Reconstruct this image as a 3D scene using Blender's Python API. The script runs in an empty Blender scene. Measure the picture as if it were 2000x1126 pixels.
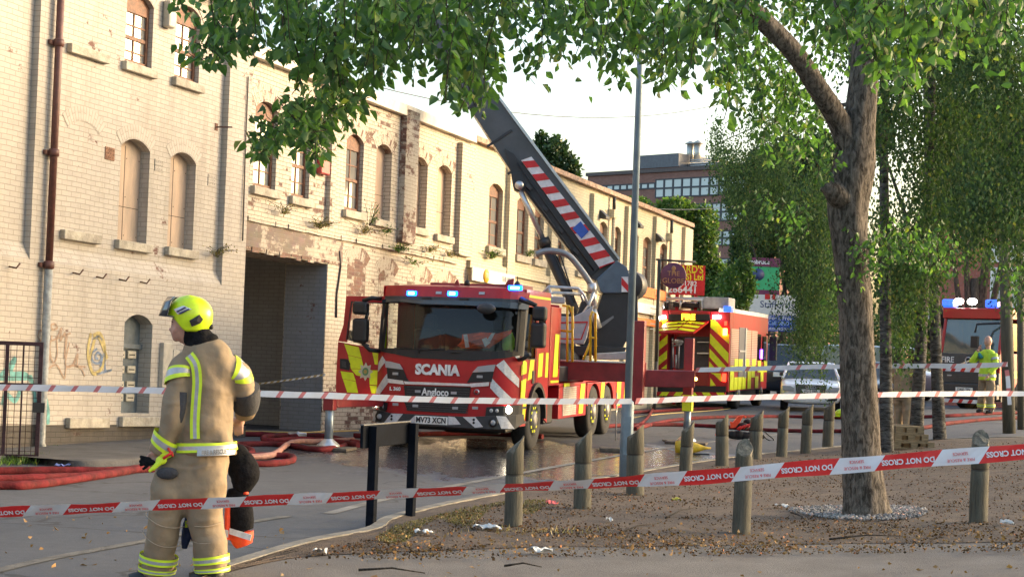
import bpy, math, random
import numpy as np
from mathutils import Vector, Matrix, Euler
C = bpy.context.scene.collection
rnd = random.Random(7)
PI = math.pi
# ---------------------------------------------------------------- camera
FPX, PX0, PY0 = 3300.0, 1000.0, 563.0
HORIZON, ROLL = 670.0, 0.036
PITCH = math.atan((HORIZON - PY0) / FPX)
CAMZ = 1.62
R0 = Vector((1, 0, 0)); FW = Vector((0, math.cos(PITCH), math.sin(PITCH))); U0 = Vector((0, -math.sin(PITCH), math.cos(PITCH)))
RT = math.cos(ROLL) * R0 + math.sin(ROLL) * U0
UP = -math.sin(ROLL) * R0 + math.cos(ROLL) * U0
cd = bpy.data.cameras.new('camera'); cam = bpy.data.objects.new('camera', cd); C.objects.link(cam)
M4 = Matrix((RT, UP, -FW)).transposed().to_4x4(); M4.translation = (0, 0, CAMZ)
cam.matrix_world = M4
cd.sensor_width = 36; cd.lens = FPX / 2000 * 36; cd.clip_end = 2000; cd.clip_start = .05
sc = bpy.context.scene; sc.camera = cam
# ---------------------------------------------------------------- light
SUN_EL, SUN_AZ = math.radians(11), math.radians(74)      # azimuth: clockwise from +Y (view direction)
w = bpy.data.worlds.new('World'); sc.world = w; w.use_nodes = True
nt = w.node_tree; nt.nodes.clear()
sky = nt.nodes.new('ShaderNodeTexSky'); sky.sky_type = 'NISHITA'; sky.sun_disc = False
sky.sun_elevation = SUN_EL; sky.sun_rotation = SUN_AZ; sky.air_density = 1.0; sky.dust_density = 4.5; sky.ozone_density = 1.0
bg = nt.nodes.new('ShaderNodeBackground'); bg.inputs[1].default_value = .15
wo = nt.nodes.new('ShaderNodeOutputWorld')
nt.links.new(sky.outputs[0], bg.inputs[0]); nt.links.new(bg.outputs[0], wo.inputs[0])
sl = bpy.data.lights.new('sun', 'SUN'); sl.energy = .5; sl.angle = math.radians(8); sl.color = (1, .82, .65)
so = bpy.data.objects.new('sun', sl); C.objects.link(so)
sd = Vector((math.sin(SUN_AZ) * math.cos(SUN_EL), math.cos(SUN_AZ) * math.cos(SUN_EL), math.sin(SUN_EL)))
so.rotation_euler = sd.to_track_quat('Z', 'Y').to_euler(); so.location = (0, 0, 60)
sc.view_settings.view_transform = 'Standard'; sc.view_settings.look = 'None'
sc.view_settings.exposure = 2.2; sc.view_settings.gamma = 1

# ---------------------------------------------------------------- measuring helpers
def ray(px, py):
    return FW + RT * ((px - PX0) / FPX) + UP * (-(py - PY0) / FPX)
CP = Vector((0, 0, CAMZ))
def at(px, py, D):
    d = ray(px, py); return CP + d * (D / d.y)
def sst(a, b, x):
    t = min(1, max(0, (x - a) / (b - a))); return t * t * (3 - 2 * t)
def gz(x, y):
    z = -.14 * sst(13, 24, y)
    w_ = x - .17 * y
    z += .34 * sst(-.3, 5.0, w_) * (1 - .75 * sst(48, 60, y)) * sst(4, 12, y)
    return z
def hit(px, py, h=0.0):
    d = ray(px, py); z = 0
    for _ in range(25):
        t = (z + h - CAMZ) / d.z if d.z < -1e-5 else 300
        p = CP + d * t; z = .5 * z + .5 * gz(p.x, p.y)
    return Vector((p.x, p.y, gz(p.x, p.y) + h))
def ground(px, D, h=0.0):
    p = at(px, 700, D); return Vector((p.x, p.y, gz(p.x, p.y) + h))

# ---------------------------------------------------------------- materials
MATS = {}
def nn(nt, t, **k):
    n = nt.nodes.new(t)
    for a, b in k.items(): setattr(n, a, b)
    return n
def pm(name, col, rough=.5, metal=0, var=.12, scale=6, bump=0, bscale=40, col2=None, coat=0, spec=.5, emit=None, es=0, dirt=0, coord='Object', stretch=None):
    """procedural principled material: colour broken up by two noises"""
    if name in MATS: return MATS[name]
    m = bpy.data.materials.new(name); m.use_nodes = True; t = m.node_tree; L = t.links
    b = t.nodes['Principled BSDF']
    tc = nn(t, 'ShaderNodeTexCoord'); src = tc.outputs[coord]
    if stretch:
        mp = nn(t, 'ShaderNodeMapping'); mp.inputs['Scale'].default_value = stretch; L.new(src, mp.inputs[0]); src = mp.outputs[0]
    n1 = nn(t, 'ShaderNodeTexNoise'); n1.inputs['Scale'].default_value = scale; n1.inputs['Detail'].default_value = 6; n1.inputs['Roughness'].default_value = .65
    L.new(src, n1.inputs['Vector'])
    c2 = col2 if col2 else tuple(max(0, c * (1 - 2.2 * var)) for c in col)
    c1 = col if col2 else tuple(min(1, c * (1 + var)) for c in col)
    mx = nn(t, 'ShaderNodeMix', data_type='RGBA')
    mr = nn(t, 'ShaderNodeMapRange'); mr.inputs[1].default_value = .32; mr.inputs[2].default_value = .68
    L.new(n1.outputs[0], mr.inputs[0]); L.new(mr.outputs[0], mx.inputs[0])
    mx.inputs[6].default_value = (*c2, 1); mx.inputs[7].default_value = (*c1, 1)
    out = mx.outputs[2]
    if dirt:
        n3 = nn(t, 'ShaderNodeTexNoise'); n3.inputs['Scale'].default_value = 1.7; n3.inputs['Detail'].default_value = 9; n3.inputs['Roughness'].default_value = .75
        L.new(src, n3.inputs['Vector'])
        r3 = nn(t, 'ShaderNodeMapRange'); r3.inputs[1].default_value = .45; r3.inputs[2].default_value = .8; r3.inputs[4].default_value = dirt
        L.new(n3.outputs[0], r3.inputs[0])
        m3 = nn(t, 'ShaderNodeMix', data_type='RGBA'); m3.inputs[7].default_value = (.09, .07, .05, 1)
        L.new(r3.outputs[0], m3.inputs[0]); L.new(out, m3.inputs[6]); out = m3.outputs[2]
    L.new(out, b.inputs['Base Color'])
    b.inputs['Metallic'].default_value = metal; b.inputs['Specular IOR Level'].default_value = spec
    b.inputs['Coat Weight'].default_value = coat; b.inputs['Coat Roughness'].default_value = .08
    rr = nn(t, 'ShaderNodeMapRange'); rr.inputs[3].default_value = max(.02, rough * .8); rr.inputs[4].default_value = min(1, rough * 1.25)
    L.new(n1.outputs[0], rr.inputs[0]); L.new(rr.outputs[0], b.inputs['Roughness'])
    if bump:
        n2 = nn(t, 'ShaderNodeTexNoise'); n2.inputs['Scale'].default_value = bscale; n2.inputs['Detail'].default_value = 5
        L.new(src, n2.inputs['Vector'])
        bp = nn(t, 'ShaderNodeBump'); bp.inputs['Strength'].default_value = bump; bp.inputs['Distance'].default_value = .02
        L.new(n2.outputs[0], bp.inputs['Height']); L.new(bp.outputs[0], b.inputs['Normal'])
    if emit:
        b.inputs['Emission Color'].default_value = (*emit, 1); b.inputs['Emission Strength'].default_value = es
    MATS[name] = m; return m

def brickmat(name, paint, peel, seed=0, brick=((.25, .135, .095), (.16, .085, .065)), mortar=(.24, .19, .15), joint=.62, bare=False, scuff=.3, lowpeel=None, bw=.225, bh=.075):
    """painted brick: courses in uv metres, flaking to bare brick where noise says so"""
    m = bpy.data.materials.new(name); m.use_nodes = True; t = m.node_tree; L = t.links; b = t.nodes['Principled BSDF']
    tc = nn(t, 'ShaderNodeTexCoord'); mp = nn(t, 'ShaderNodeMapping'); mp.inputs['Location'].default_value = (seed * 3.7, 0, 0); L.new(tc.outputs['UV'], mp.inputs[0])
    wn = nn(t, 'ShaderNodeTexNoise'); wn.inputs['Scale'].default_value = 2.5; L.new(mp.outputs[0], wn.inputs['Vector'])
    wa = nn(t, 'ShaderNodeMix', data_type='RGBA', blend_type='LINEAR_LIGHT'); wa.inputs[0].default_value = .014; L.new(mp.outputs[0], wa.inputs[6]); L.new(wn.outputs[1], wa.inputs[7])
    def bt(c1, c2, mo):
        k = nn(t, 'ShaderNodeTexBrick'); k.inputs['Scale'].default_value = 1; k.inputs['Brick Width'].default_value = bw; k.inputs['Row Height'].default_value = bh
        k.inputs['Mortar Size'].default_value = .007; k.inputs['Mortar Smooth'].default_value = .35
        k.inputs['Color1'].default_value = (*c1, 1); k.inputs['Color2'].default_value = (*c2, 1); k.inputs['Mortar'].default_value = (*mo, 1)
        L.new(wa.outputs[2], k.inputs['Vector']); return k
    bk = bt(brick[0], brick[1], mortar); rd = bt((0, 0, 0), (1, 1, 1), (.5, .5, .5))
    def noise(s, d=8, r=.7, v=mp.outputs[0]):
        n = nn(t, 'ShaderNodeTexNoise'); n.inputs['Scale'].default_value = s; n.inputs['Detail'].default_value = d; n.inputs['Roughness'].default_value = r; L.new(v, n.inputs['Vector']); return n
    big = noise(.55); med = noise(5); fine = noise(30)
    def math_(op, a, b_):
        q = nn(t, 'ShaderNodeMath', operation=op)
        for i, s in enumerate((a, b_)):
            if isinstance(s, (int, float)): q.inputs[i].default_value = s
            else: L.new(s, q.inputs[i])
        return q.outputs[0]
    # paint colour, grimed per brick
    pmx = nn(t, 'ShaderNodeMix', data_type='RGBA'); pmx.inputs[6].default_value = (*[c * .72 for c in paint], 1); pmx.inputs[7].default_value = (*paint, 1)
    v = math_('ADD', math_('MULTIPLY', med.outputs[0], 1.1), math_('MULTIPLY', rd.outputs[0], .30)); v = math_('SUBTRACT', v, .2)
    L.new(v, pmx.inputs[0]); pmx.clamp_factor = True
    grime = nn(t, 'ShaderNodeMix', data_type='RGBA'); grime.inputs[7].default_value = (.22, .19, .14, 1)
    sx = nn(t, 'ShaderNodeMapping'); sx.inputs['Scale'].default_value = (1.6, .22, 1); L.new(mp.outputs[0], sx.inputs[0])
    st = noise(1.5, 8, .7, sx.outputs[0])
    gm = nn(t, 'ShaderNodeMapRange'); gm.inputs[1].default_value = .5; gm.inputs[2].default_value = .82; gm.inputs[4].default_value = scuff; L.new(st.outputs[0], gm.inputs[0])
    L.new(gm.outputs[0], grime.inputs[0]); L.new(pmx.outputs[2], grime.inputs[6])
    mo = nn(t, 'ShaderNodeMix', data_type='RGBA'); mo.inputs[7].default_value = (*[c * (.45 if joint < .7 else .22) for c in paint], 1)
    L.new(math_('MULTIPLY', bk.outputs['Fac'], joint), mo.inputs[0]); L.new(grime.outputs[2], mo.inputs[6])
    # flaking mask
    s = math_('ADD', math_('MULTIPLY', big.outputs[0], 1.0), math_('MULTIPLY', med.outputs[0], .55))
    s = math_('ADD', s, math_('MULTIPLY', rd.outputs[0], .10 if joint < .7 else .22)); s = math_('ADD', s, math_('MULTIPLY', fine.outputs[0], .18))
    if lowpeel is not None:
        sp = nn(t, 'ShaderNodeSeparateXYZ'); L.new(tc.outputs['UV'], sp.inputs[0])
        lm = nn(t, 'ShaderNodeMapRange'); lm.inputs[1].default_value = lowpeel[0]; lm.inputs[2].default_value = lowpeel[1]; lm.inputs[3].default_value = lowpeel[2]; lm.inputs[4].default_value = 0
        L.new(sp.outputs[1], lm.inputs[0]); s = math_('ADD', s, lm.outputs[0])
    pk = nn(t, 'ShaderNodeMapRange'); pk.inputs[1].default_value = 1.35 - peel; pk.inputs[2].default_value = 1.40 - peel; L.new(s, pk.inputs[0])
    fin = nn(t, 'ShaderNodeMix', data_type='RGBA')
    if bare: fin.inputs[0].default_value = 1
    else: L.new(pk.outputs[0], fin.inputs[0])
    var = nn(t, 'ShaderNodeMix', data_type='RGBA', blend_type='MULTIPLY'); var.inputs[0].default_value = .5; L.new(bk.outputs[0], var.inputs[6]); L.new(med.outputs[1], var.inputs[7])
    L.new(mo.outputs[2], fin.inputs[6]); L.new(bk.outputs[0] if bare else var.outputs[2], fin.inputs[7])
    L.new(fin.outputs[2], b.inputs['Base Color']); b.inputs['Roughness'].default_value = .8
    h = math_('SUBTRACT', math_('MULTIPLY', fine.outputs[0], .35), bk.outputs['Fac'])
    h = math_('SUBTRACT', h, math_('MULTIPLY', pk.outputs[0], .5))
    bp = nn(t, 'ShaderNodeBump'); bp.inputs['Strength'].default_value = .55; bp.inputs['Distance'].default_value = .01; L.new(h, bp.inputs['Height']); L.new(bp.outputs[0], b.inputs['Normal'])
    return m

def glassmat(name, tint=(.02, .025, .03), rough=.03, thru=.0, spec=1.0, metal=0):
    if name in MATS: return MATS[name]
    m = bpy.data.materials.new(name); m.use_nodes = True; t = m.node_tree; L = t.links; b = t.nodes['Principled BSDF']
    tc = nn(t, 'ShaderNodeTexCoord'); n = nn(t, 'ShaderNodeTexNoise'); n.inputs['Scale'].default_value = 1.3; n.inputs['Detail'].default_value = 2; L.new(tc.outputs['Object'], n.inputs['Vector'])
    bp = nn(t, 'ShaderNodeBump'); bp.inputs['Strength'].default_value = .06; bp.inputs['Distance'].default_value = .05; L.new(n.outputs[0], bp.inputs['Height']); L.new(bp.outputs[0], b.inputs['Normal'])
    b.inputs['Base Color'].default_value = (*tint, 1); b.inputs['Roughness'].default_value = rough; b.inputs['IOR'].default_value = 1.5; b.inputs['Metallic'].default_value = metal; b.inputs['Specular IOR Level'].default_value = spec
    if thru:
        tr = nn(t, 'ShaderNodeBsdfTransparent'); tr.inputs[0].default_value = (.8, .86, .84, 1)
        mx = nn(t, 'ShaderNodeMixShader'); mx.inputs[0].default_value = thru
        L.new(b.outputs[0], mx.inputs[1]); L.new(tr.outputs[0], mx.inputs[2]); L.new(mx.outputs[0], t.nodes['Material Output'].inputs[0])
    MATS[name] = m; return m

def leafmat(name, dark, light, trans=.35, rough=.5):
    if name in MATS: return MATS[name]
    m = bpy.data.materials.new(name); m.use_nodes = True; t = m.node_tree; L = t.links; b = t.nodes['Principled BSDF']
    g = nn(t, 'ShaderNodeNewGeometry'); cr = nn(t, 'ShaderNodeValToRGB'); L.new(g.outputs['Random Per Island'], cr.inputs[0])
    cr.color_ramp.elements[0].color = (*dark, 1); cr.color_ramp.elements[1].color = (*light, 1); cr.color_ramp.elements[1].position = .93; e_ = cr.color_ramp.elements.new(1.0); e_.color = (min(1, light[0] * 2.2), light[1] * 1.3, light[2], 1)
    tc = nn(t, 'ShaderNodeTexCoord'); n = nn(t, 'ShaderNodeTexNoise'); n.inputs['Scale'].default_value = 1.4; L.new(tc.outputs['Object'], n.inputs['Vector'])
    mx = nn(t, 'ShaderNodeMix', data_type='RGBA', blend_type='MULTIPLY'); mx.inputs[0].default_value = .5
    mr = nn(t, 'ShaderNodeMapRange'); mr.inputs[1].default_value = .35; mr.inputs[2].default_value = .65; mr.inputs[3].default_value = .45; mr.inputs[4].default_value = 1.5
    L.new(n.outputs[0], mr.inputs[0]); L.new(cr.outputs[0], mx.inputs[6]); L.new(mr.outputs[0], mx.inputs[7])
    L.new(mx.outputs[2], b.inputs['Base Color']); b.inputs['Roughness'].default_value = rough; b.inputs['Specular IOR Level'].default_value = .35 if rough < .7 else .1
    tr = nn(t, 'ShaderNodeBsdfTranslucent'); ml = nn(t, 'ShaderNodeMix', data_type='RGBA', blend_type='MULTIPLY'); ml.inputs[0].default_value = 1
    L.new(mx.outputs[2], ml.inputs[6]); ml.inputs[7].default_value = (1.6, 1.9, .6, 1); L.new(ml.outputs[2], tr.inputs[0])
    ms = nn(t, 'ShaderNodeMixShader'); ms.inputs[0].default_value = trans
    L.new(b.outputs[0], ms.inputs[1]); L.new(tr.outputs[0], ms.inputs[2]); L.new(ms.outputs[0], t.nodes['Material Output'].inputs[0])
    MATS[name] = m; return m

# ---------------------------------------------------------------- objects
def tag(o, label=None, cat=None, group=None, kind=None):
    if label: o['label'] = label
    if cat: o['category'] = cat
    if group: o['group'] = group
    if kind: o['kind'] = kind
    return o
def thing(name, label, cat, loc=(0, 0, 0), rz=0, group=None, rot=None):
    o = bpy.data.objects.new(name, None); C.objects.link(o); o.empty_display_size = .1
    o.location = loc; o.rotation_euler = rot if rot else (0, 0, rz)
    o.matrix_basis = Matrix.Translation(Vector(loc)) @ (Euler(rot).to_matrix().to_4x4() if rot else Matrix.Rotation(rz, 4, 'Z'))
    return tag(o, label, cat, group)
def kids(o): return [c for c in bpy.data.objects if c.parent == o]
def copy_tree(o, parent=None):
    ch = kids(o); c = o.copy(); C.objects.link(c); c.parent = parent
    for k in ch: copy_tree(k, c)
    return c
def Wm(o):
    m = o.matrix_basis.copy()
    while o.parent: o = o.parent; m = o.matrix_basis @ m
    return m

SPLIT = {'pilaster', 'wheel_nut', 'red_stripe', 'wheel_arch', 'header', 'blue_beacon', 'wiper', 'roof_deflector', 'grab_rail', 'side_chequer', 'upright', 'roof_equipment', 'iron_hook', 'seam', 'door_seam', 'eye', 'grille_bar', 'guard_rail', 'wall_cable', 'mirror_arm'}
class MB:
    def __init__(s): s.v = []; s.f = []; s.mi = []; s.uv = {}; s.sm = []
    def add(s, vs, fs, mi=0, smooth=False, uv=None):
        k = len(s.v); s.v += [Vector(p) for p in vs]
        for i, f in enumerate(fs):
            if uv: s.uv[len(s.f)] = uv[i]
            s.f.append([a + k for a in f]); s.mi.append(mi); s.sm.append(smooth)
        return s
    def box(s, x0, x1, y0, y1, z0, z1, mi=0, xf=None):
        vs = [Vector((x, y, z)) for z in (z0, z1) for y in (y0, y1) for x in (x0, x1)]
        if xf: vs = [xf @ p for p in vs]
        return s.add(vs, [(0, 2, 3, 1), (4, 5, 7, 6), (0, 1, 5, 4), (2, 6, 7, 3), (0, 4, 6, 2), (1, 3, 7, 5)], mi)
    def prism(s, poly, a, b, axis='y', mi=0, xf=None):
        """poly = 2d points; axis = extrusion axis"""
        def P(p, d): return {'y': (p[0], d, p[1]), 'x': (d, p[0], p[1]), 'z': (p[0], p[1], d)}[axis]
        n = len(poly); vs = [Vector(P(p, a)) for p in poly] + [Vector(P(p, b)) for p in poly]
        if xf: vs = [xf @ p for p in vs]
        return s.add(vs, [tuple(range(n)), tuple(range(2 * n - 1, n - 1, -1))] + [(i, i + n, (i + 1) % n + n, (i + 1) % n) for i in range(n)], mi)
    def slab(s, pts, off, mi=0):
        """3d polygon thickened by vector off"""
        n = len(pts); off = Vector(off); vs = [Vector(p) for p in pts] + [Vector(p) + off for p in pts]
        return s.add(vs, [tuple(range(n)), tuple(range(2 * n - 1, n - 1, -1))] + [(i, i + n, (i + 1) % n + n, (i + 1) % n) for i in range(n)], mi)
    def tube(s, pts, r, n=10, mi=0, caps=True, smooth=True, flat=1.0, ref=None, uv=False):
        pts = [Vector(p) for p in pts]; m = len(pts); rs = r if isinstance(r, (list, tuple)) else [r] * m
        vs = []; side = None
        for i, p in enumerate(pts):
            t = (pts[min(i + 1, m - 1)] - pts[max(i - 1, 0)]).normalized()
            if side is None:
                g = Vector(ref) if ref else (Vector((0, 0, 1)) if abs(t.z) < .9 else Vector((1, 0, 0)))
                side = (g - t * g.dot(t)).normalized()
            else: side = (side - t * side.dot(t)).normalized()
            q = t.cross(side)
            for k in range(n):
                a = 2 * PI * k / n; vs.append(p + side * (math.cos(a) * rs[i] * flat) + q * (math.sin(a) * rs[i]))
        fs = []
        for i in range(m - 1):
            for k in range(n): fs.append((i * n + k, i * n + (k + 1) % n, (i + 1) * n + (k + 1) % n, (i + 1) * n + k))
        s.add(vs, fs, mi, smooth)
        if caps: s.add([], []); k0 = len(s.v) - m * n; s.f.append([k0 + k for k in range(n)][::-1]); s.mi.append(mi); s.sm.append(False); s.f.append([k0 + (m - 1) * n + k for k in range(n)]); s.mi.append(mi); s.sm.append(False)
        return s
    def lathe(s, prof, c=(0, 0, 0), axis='z', n=24, mi=0, xf=None, smooth=True):
        c = Vector(c); vs = []
        for (r, h) in prof:
            for k in range(n):
                a = 2 * PI * k / n; u, v = r * math.cos(a), r * math.sin(a)
                vs.append(c + Vector({'z': (u, v, h), 'x': (h, u, v), 'y': (v, h, u)}[axis]))
        if xf: vs = [xf @ p for p in vs]
        m = len(prof); fs = [(i * n + k, i * n + (k + 1) % n, (i + 1) * n + (k + 1) % n, (i + 1) * n + k) for i in range(m - 1) for k in range(n)]
        fs += [tuple(range(n))[::-1], tuple((m - 1) * n + k for k in range(n))]
        return s.add(vs, fs, mi, smooth)
    def ball(s, c, r, n=12, mi=0, sc=(1, 1, 1)):
        c = Vector(c); vs = []; m = n // 2 + 1
        for i in range(m):
            ph = PI * i / (m - 1)
            for k in range(n):
                a = 2 * PI * k / n; vs.append(c + Vector((math.sin(ph) * math.cos(a) * sc[0], math.sin(ph) * math.sin(a) * sc[1], math.cos(ph) * sc[2])) * r)
        return s.add(vs, [(i * n + k, (i + 1) * n + k, (i + 1) * n + (k + 1) % n, i * n + (k + 1) % n) for i in range(m - 1) for k in range(n)], mi, True)
    def build(s, name, mats, parent=None, world=False, bevel=0, seg=2, sub=0, smooth=None, xf=None):
        if name in SPLIT:
            par = list(range(len(s.v)))
            def fd(i):
                while par[i] != i: par[i] = par[par[i]]; i = par[i]
                return i
            for f in s.f:
                for i in f[1:]: par[fd(i)] = fd(f[0])
            gr = {}
            for k, f in enumerate(s.f): gr.setdefault(fd(f[0]), []).append(k)
            if len(gr) > 1:
                for ks in gr.values():
                    m = MB(); ix = {}
                    for k in ks:
                        for i in s.f[k]:
                            if i not in ix: ix[i] = len(m.v); m.v.append(s.v[i])
                        if k in s.uv: m.uv[len(m.f)] = s.uv[k]
                        m.f.append([ix[i] for i in s.f[k]]); m.mi.append(s.mi[k]); m.sm.append(s.sm[k])
                    m.name_ = name; o = m.build_one(name, mats, parent, world, bevel, seg, sub, smooth, xf)
                return o
        return s.build_one(name, mats, parent, world, bevel, seg, sub, smooth, xf)
    def build_one(s, name, mats, parent=None, world=False, bevel=0, seg=2, sub=0, smooth=None, xf=None):
        if not isinstance(mats, (list, tuple)): mats = [mats]
        V = s.v; uvsrc = V
        if xf: V = [xf(p) if callable(xf) else xf @ p for p in V]
        if world and parent: Mi = Wm(parent).inverted(); V = [Mi @ p for p in V]
        me = bpy.data.meshes.new(name); me.from_pydata([tuple(p) for p in V], [], s.f)
        for m in mats: me.materials.append(m)
        ul = me.uv_layers.new(name='UVMap'); li = 0
        for fi, f in enumerate(s.f):
            p = me.polygons[fi]; p.material_index = s.mi[fi]; p.use_smooth = s.sm[fi] if smooth is None else smooth
            if fi in s.uv:
                for j, q in enumerate(s.uv[fi]): ul.data[li + j].uv = q
            else:
                a, b_, c_ = uvsrc[f[0]], uvsrc[f[1]], uvsrc[f[2]]; n = (b_ - a).cross(c_ - a)
                ax = max(range(3), key=lambda i: abs(n[i]))
                for j, vi in enumerate(f):
                    q = uvsrc[vi]; ul.data[li + j].uv = (q.x, q.z) if ax == 1 else ((q.y, q.z) if ax == 0 else (q.x, q.y))
            li += len(f)
        me.validate(); me.update()
        o = bpy.data.objects.new(name, me); C.objects.link(o)
        if parent: o.parent = parent
        if bevel:
            bv = o.modifiers.new('bevel', 'BEVEL'); bv.width = bevel; bv.segments = seg; bv.limit_method = 'ANGLE'; bv.angle_limit = math.radians(35); bv.harden_normals = False
        if sub:
            su = o.modifiers.new('sub', 'SUBSURF'); su.levels = su.render_levels = sub
        return o

def text(body, size, mat, parent, M, name='lettering', ext=.004, bold=0.0, xs=1.0, align='CENTER', space=1.0):
    """lettering as a mesh; M maps the text plane (x right, y up, z out) to the parent's space"""
    cu = bpy.data.curves.new(name, 'FONT'); cu.body = body; cu.size = size; cu.align_x = align; cu.align_y = 'CENTER'; cu.extrude = ext; cu.offset = bold; cu.resolution_u = 3; cu.space_character = space
    o = bpy.data.objects.new(name + '_tmp', cu); C.objects.link(o)
    dg = bpy.context.evaluated_depsgraph_get(); dg.update()
    me = bpy.data.meshes.new_from_object(o.evaluated_get(dg)); bpy.data.objects.remove(o)
    me.transform(M @ Matrix.Diagonal((xs, 1, 1, 1))); me.materials.clear(); me.materials.append(mat); me.name = name
    r = bpy.data.objects.new(name, me); C.objects.link(r)
    if parent: r.parent = parent
    return r
def plane_M(o, xdir, ydir):
    x = Vector(xdir).normalized(); y = Vector(ydir); y = (y - x * y.dot(x)).normalized(); z = x.cross(y)
    m = Matrix((x, y, z)).transposed().to_4x4(); m.translation = Vector(o); return m

def clipx(poly, a, keep_gt):
    out = []
    for i in range(len(poly)):
        p, q = poly[i], poly[(i + 1) % len(poly)]
        ip = (p[0] >= a) if keep_gt else (p[0] <= a); iq = (q[0] >= a) if keep_gt else (q[0] <= a)
        if ip: out.append(p)
        if ip != iq:
            t = (a - p[0]) / (q[0] - p[0]); out.append((a, p[1] + t * (q[1] - p[1])))
    return out
def skin(mb, poly, surf, off, thick, mi=0, step=.1):
    """lay a flat polygon (x,z) over a curved surface surf(x,z)->point,normal as a thin plate"""
    x0 = min(p[0] for p in poly); x1 = max(p[0] for p in poly); k = math.floor(x0 / step)
    while k * step < x1:
        q = clipx(clipx(poly, max(k * step, x0), True), min((k + 1) * step, x1), False); k += 1
        q = [p for i, p in enumerate(q) if (Vector(p) - Vector(q[i - 1])).length > 1e-5]
        if len(q) < 3: continue
        ps = []; qs = []
        for (x, z) in q:
            P, N = surf(x, z); ps.append(P + N * (off + thick)); qs.append(P + N * off)
        n = len(ps); mb.add(ps + qs, [tuple(range(n))] + [(i, i + n, (i + 1) % n + n, (i + 1) % n) for i in range(n)], mi)
def catmull(pts, n=6):
    pts = [tuple(p) for p in pts]; out = []; m = len(pts); d = len(pts[0])
    for i in range(m - 1):
        p0, p1, p2, p3 = pts[max(i - 1, 0)], pts[i], pts[i + 1], pts[min(i + 2, m - 1)]
        for k in range(n):
            t = k / n
            out.append(tuple(.5 * (2 * p1[j] + (p2[j] - p0[j]) * t + (2 * p0[j] - 5 * p1[j] + 4 * p2[j] - p3[j]) * t * t + (3 * p1[j] - p0[j] - 3 * p2[j] + p3[j]) * t ** 3) for j in range(d)))
    out.append(pts[-1]); return out
def leaves(name, P, Dn, S, mat, parent=None, wid=.62, bend=.18, seed=1, six=False):
    """many separate leaves as one mesh. P centres, Dn pointing direction, S lengths (numpy)"""
    r = np.random.RandomState(seed); n = len(P); P = np.asarray(P, float); Dn = np.asarray(Dn, float); S = np.asarray(S, float)[:, None]
    Dn = Dn / (np.linalg.norm(Dn, axis=1, keepdims=True) + 1e-9)
    q = r.normal(size=(n, 3)); q -= Dn * (q * Dn).sum(1, keepdims=True); q /= (np.linalg.norm(q, axis=1, keepdims=True) + 1e-9)
    nn_ = np.cross(Dn, q)
    if six:
        co = [(0, 0, 0), (.28, .5, 1), (.62, .38, .8), (1, 0, 0), (.62, -.38, .8), (.28, -.5, 1)]
    else: co = [(0, 0, 0), (.4, .5, 1), (1, 0, 0), (.4, -.5, 1)]
    k = len(co); V = np.zeros((n, k, 3))
    for i, (a, b_, c_) in enumerate(co): V[:, i] = P + Dn * S * a + q * S * b_ * wid + nn_ * S * bend * c_
    V = V.reshape(-1, 3).astype(np.float32)
    idx = np.arange(n)[:, None] * k
    if six: F = np.concatenate([idx + np.array([[0, 1, 2, 3]]), idx + np.array([[0, 3, 4, 5]])], 1).reshape(-1, 4)
    else: F = np.concatenate([idx + np.array([[0, 1, 2]]), idx + np.array([[0, 2, 3]])], 1).reshape(-1, 3)
    me = bpy.data.meshes.new(name); me.vertices.add(len(V)); me.vertices.foreach_set('co', V.ravel())
    me.loops.add(F.size); me.loops.foreach_set('vertex_index', F.ravel().astype(np.int32))
    me.polygons.add(len(F)); me.polygons.foreach_set('loop_start', (np.arange(len(F)) * F.shape[1]).astype(np.int32))
    me.materials.append(mat); me.update(calc_edges=True); me.validate()
    o = bpy.data.objects.new(name, me); C.objects.link(o)
    if parent: o.parent = parent
    return o
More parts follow.
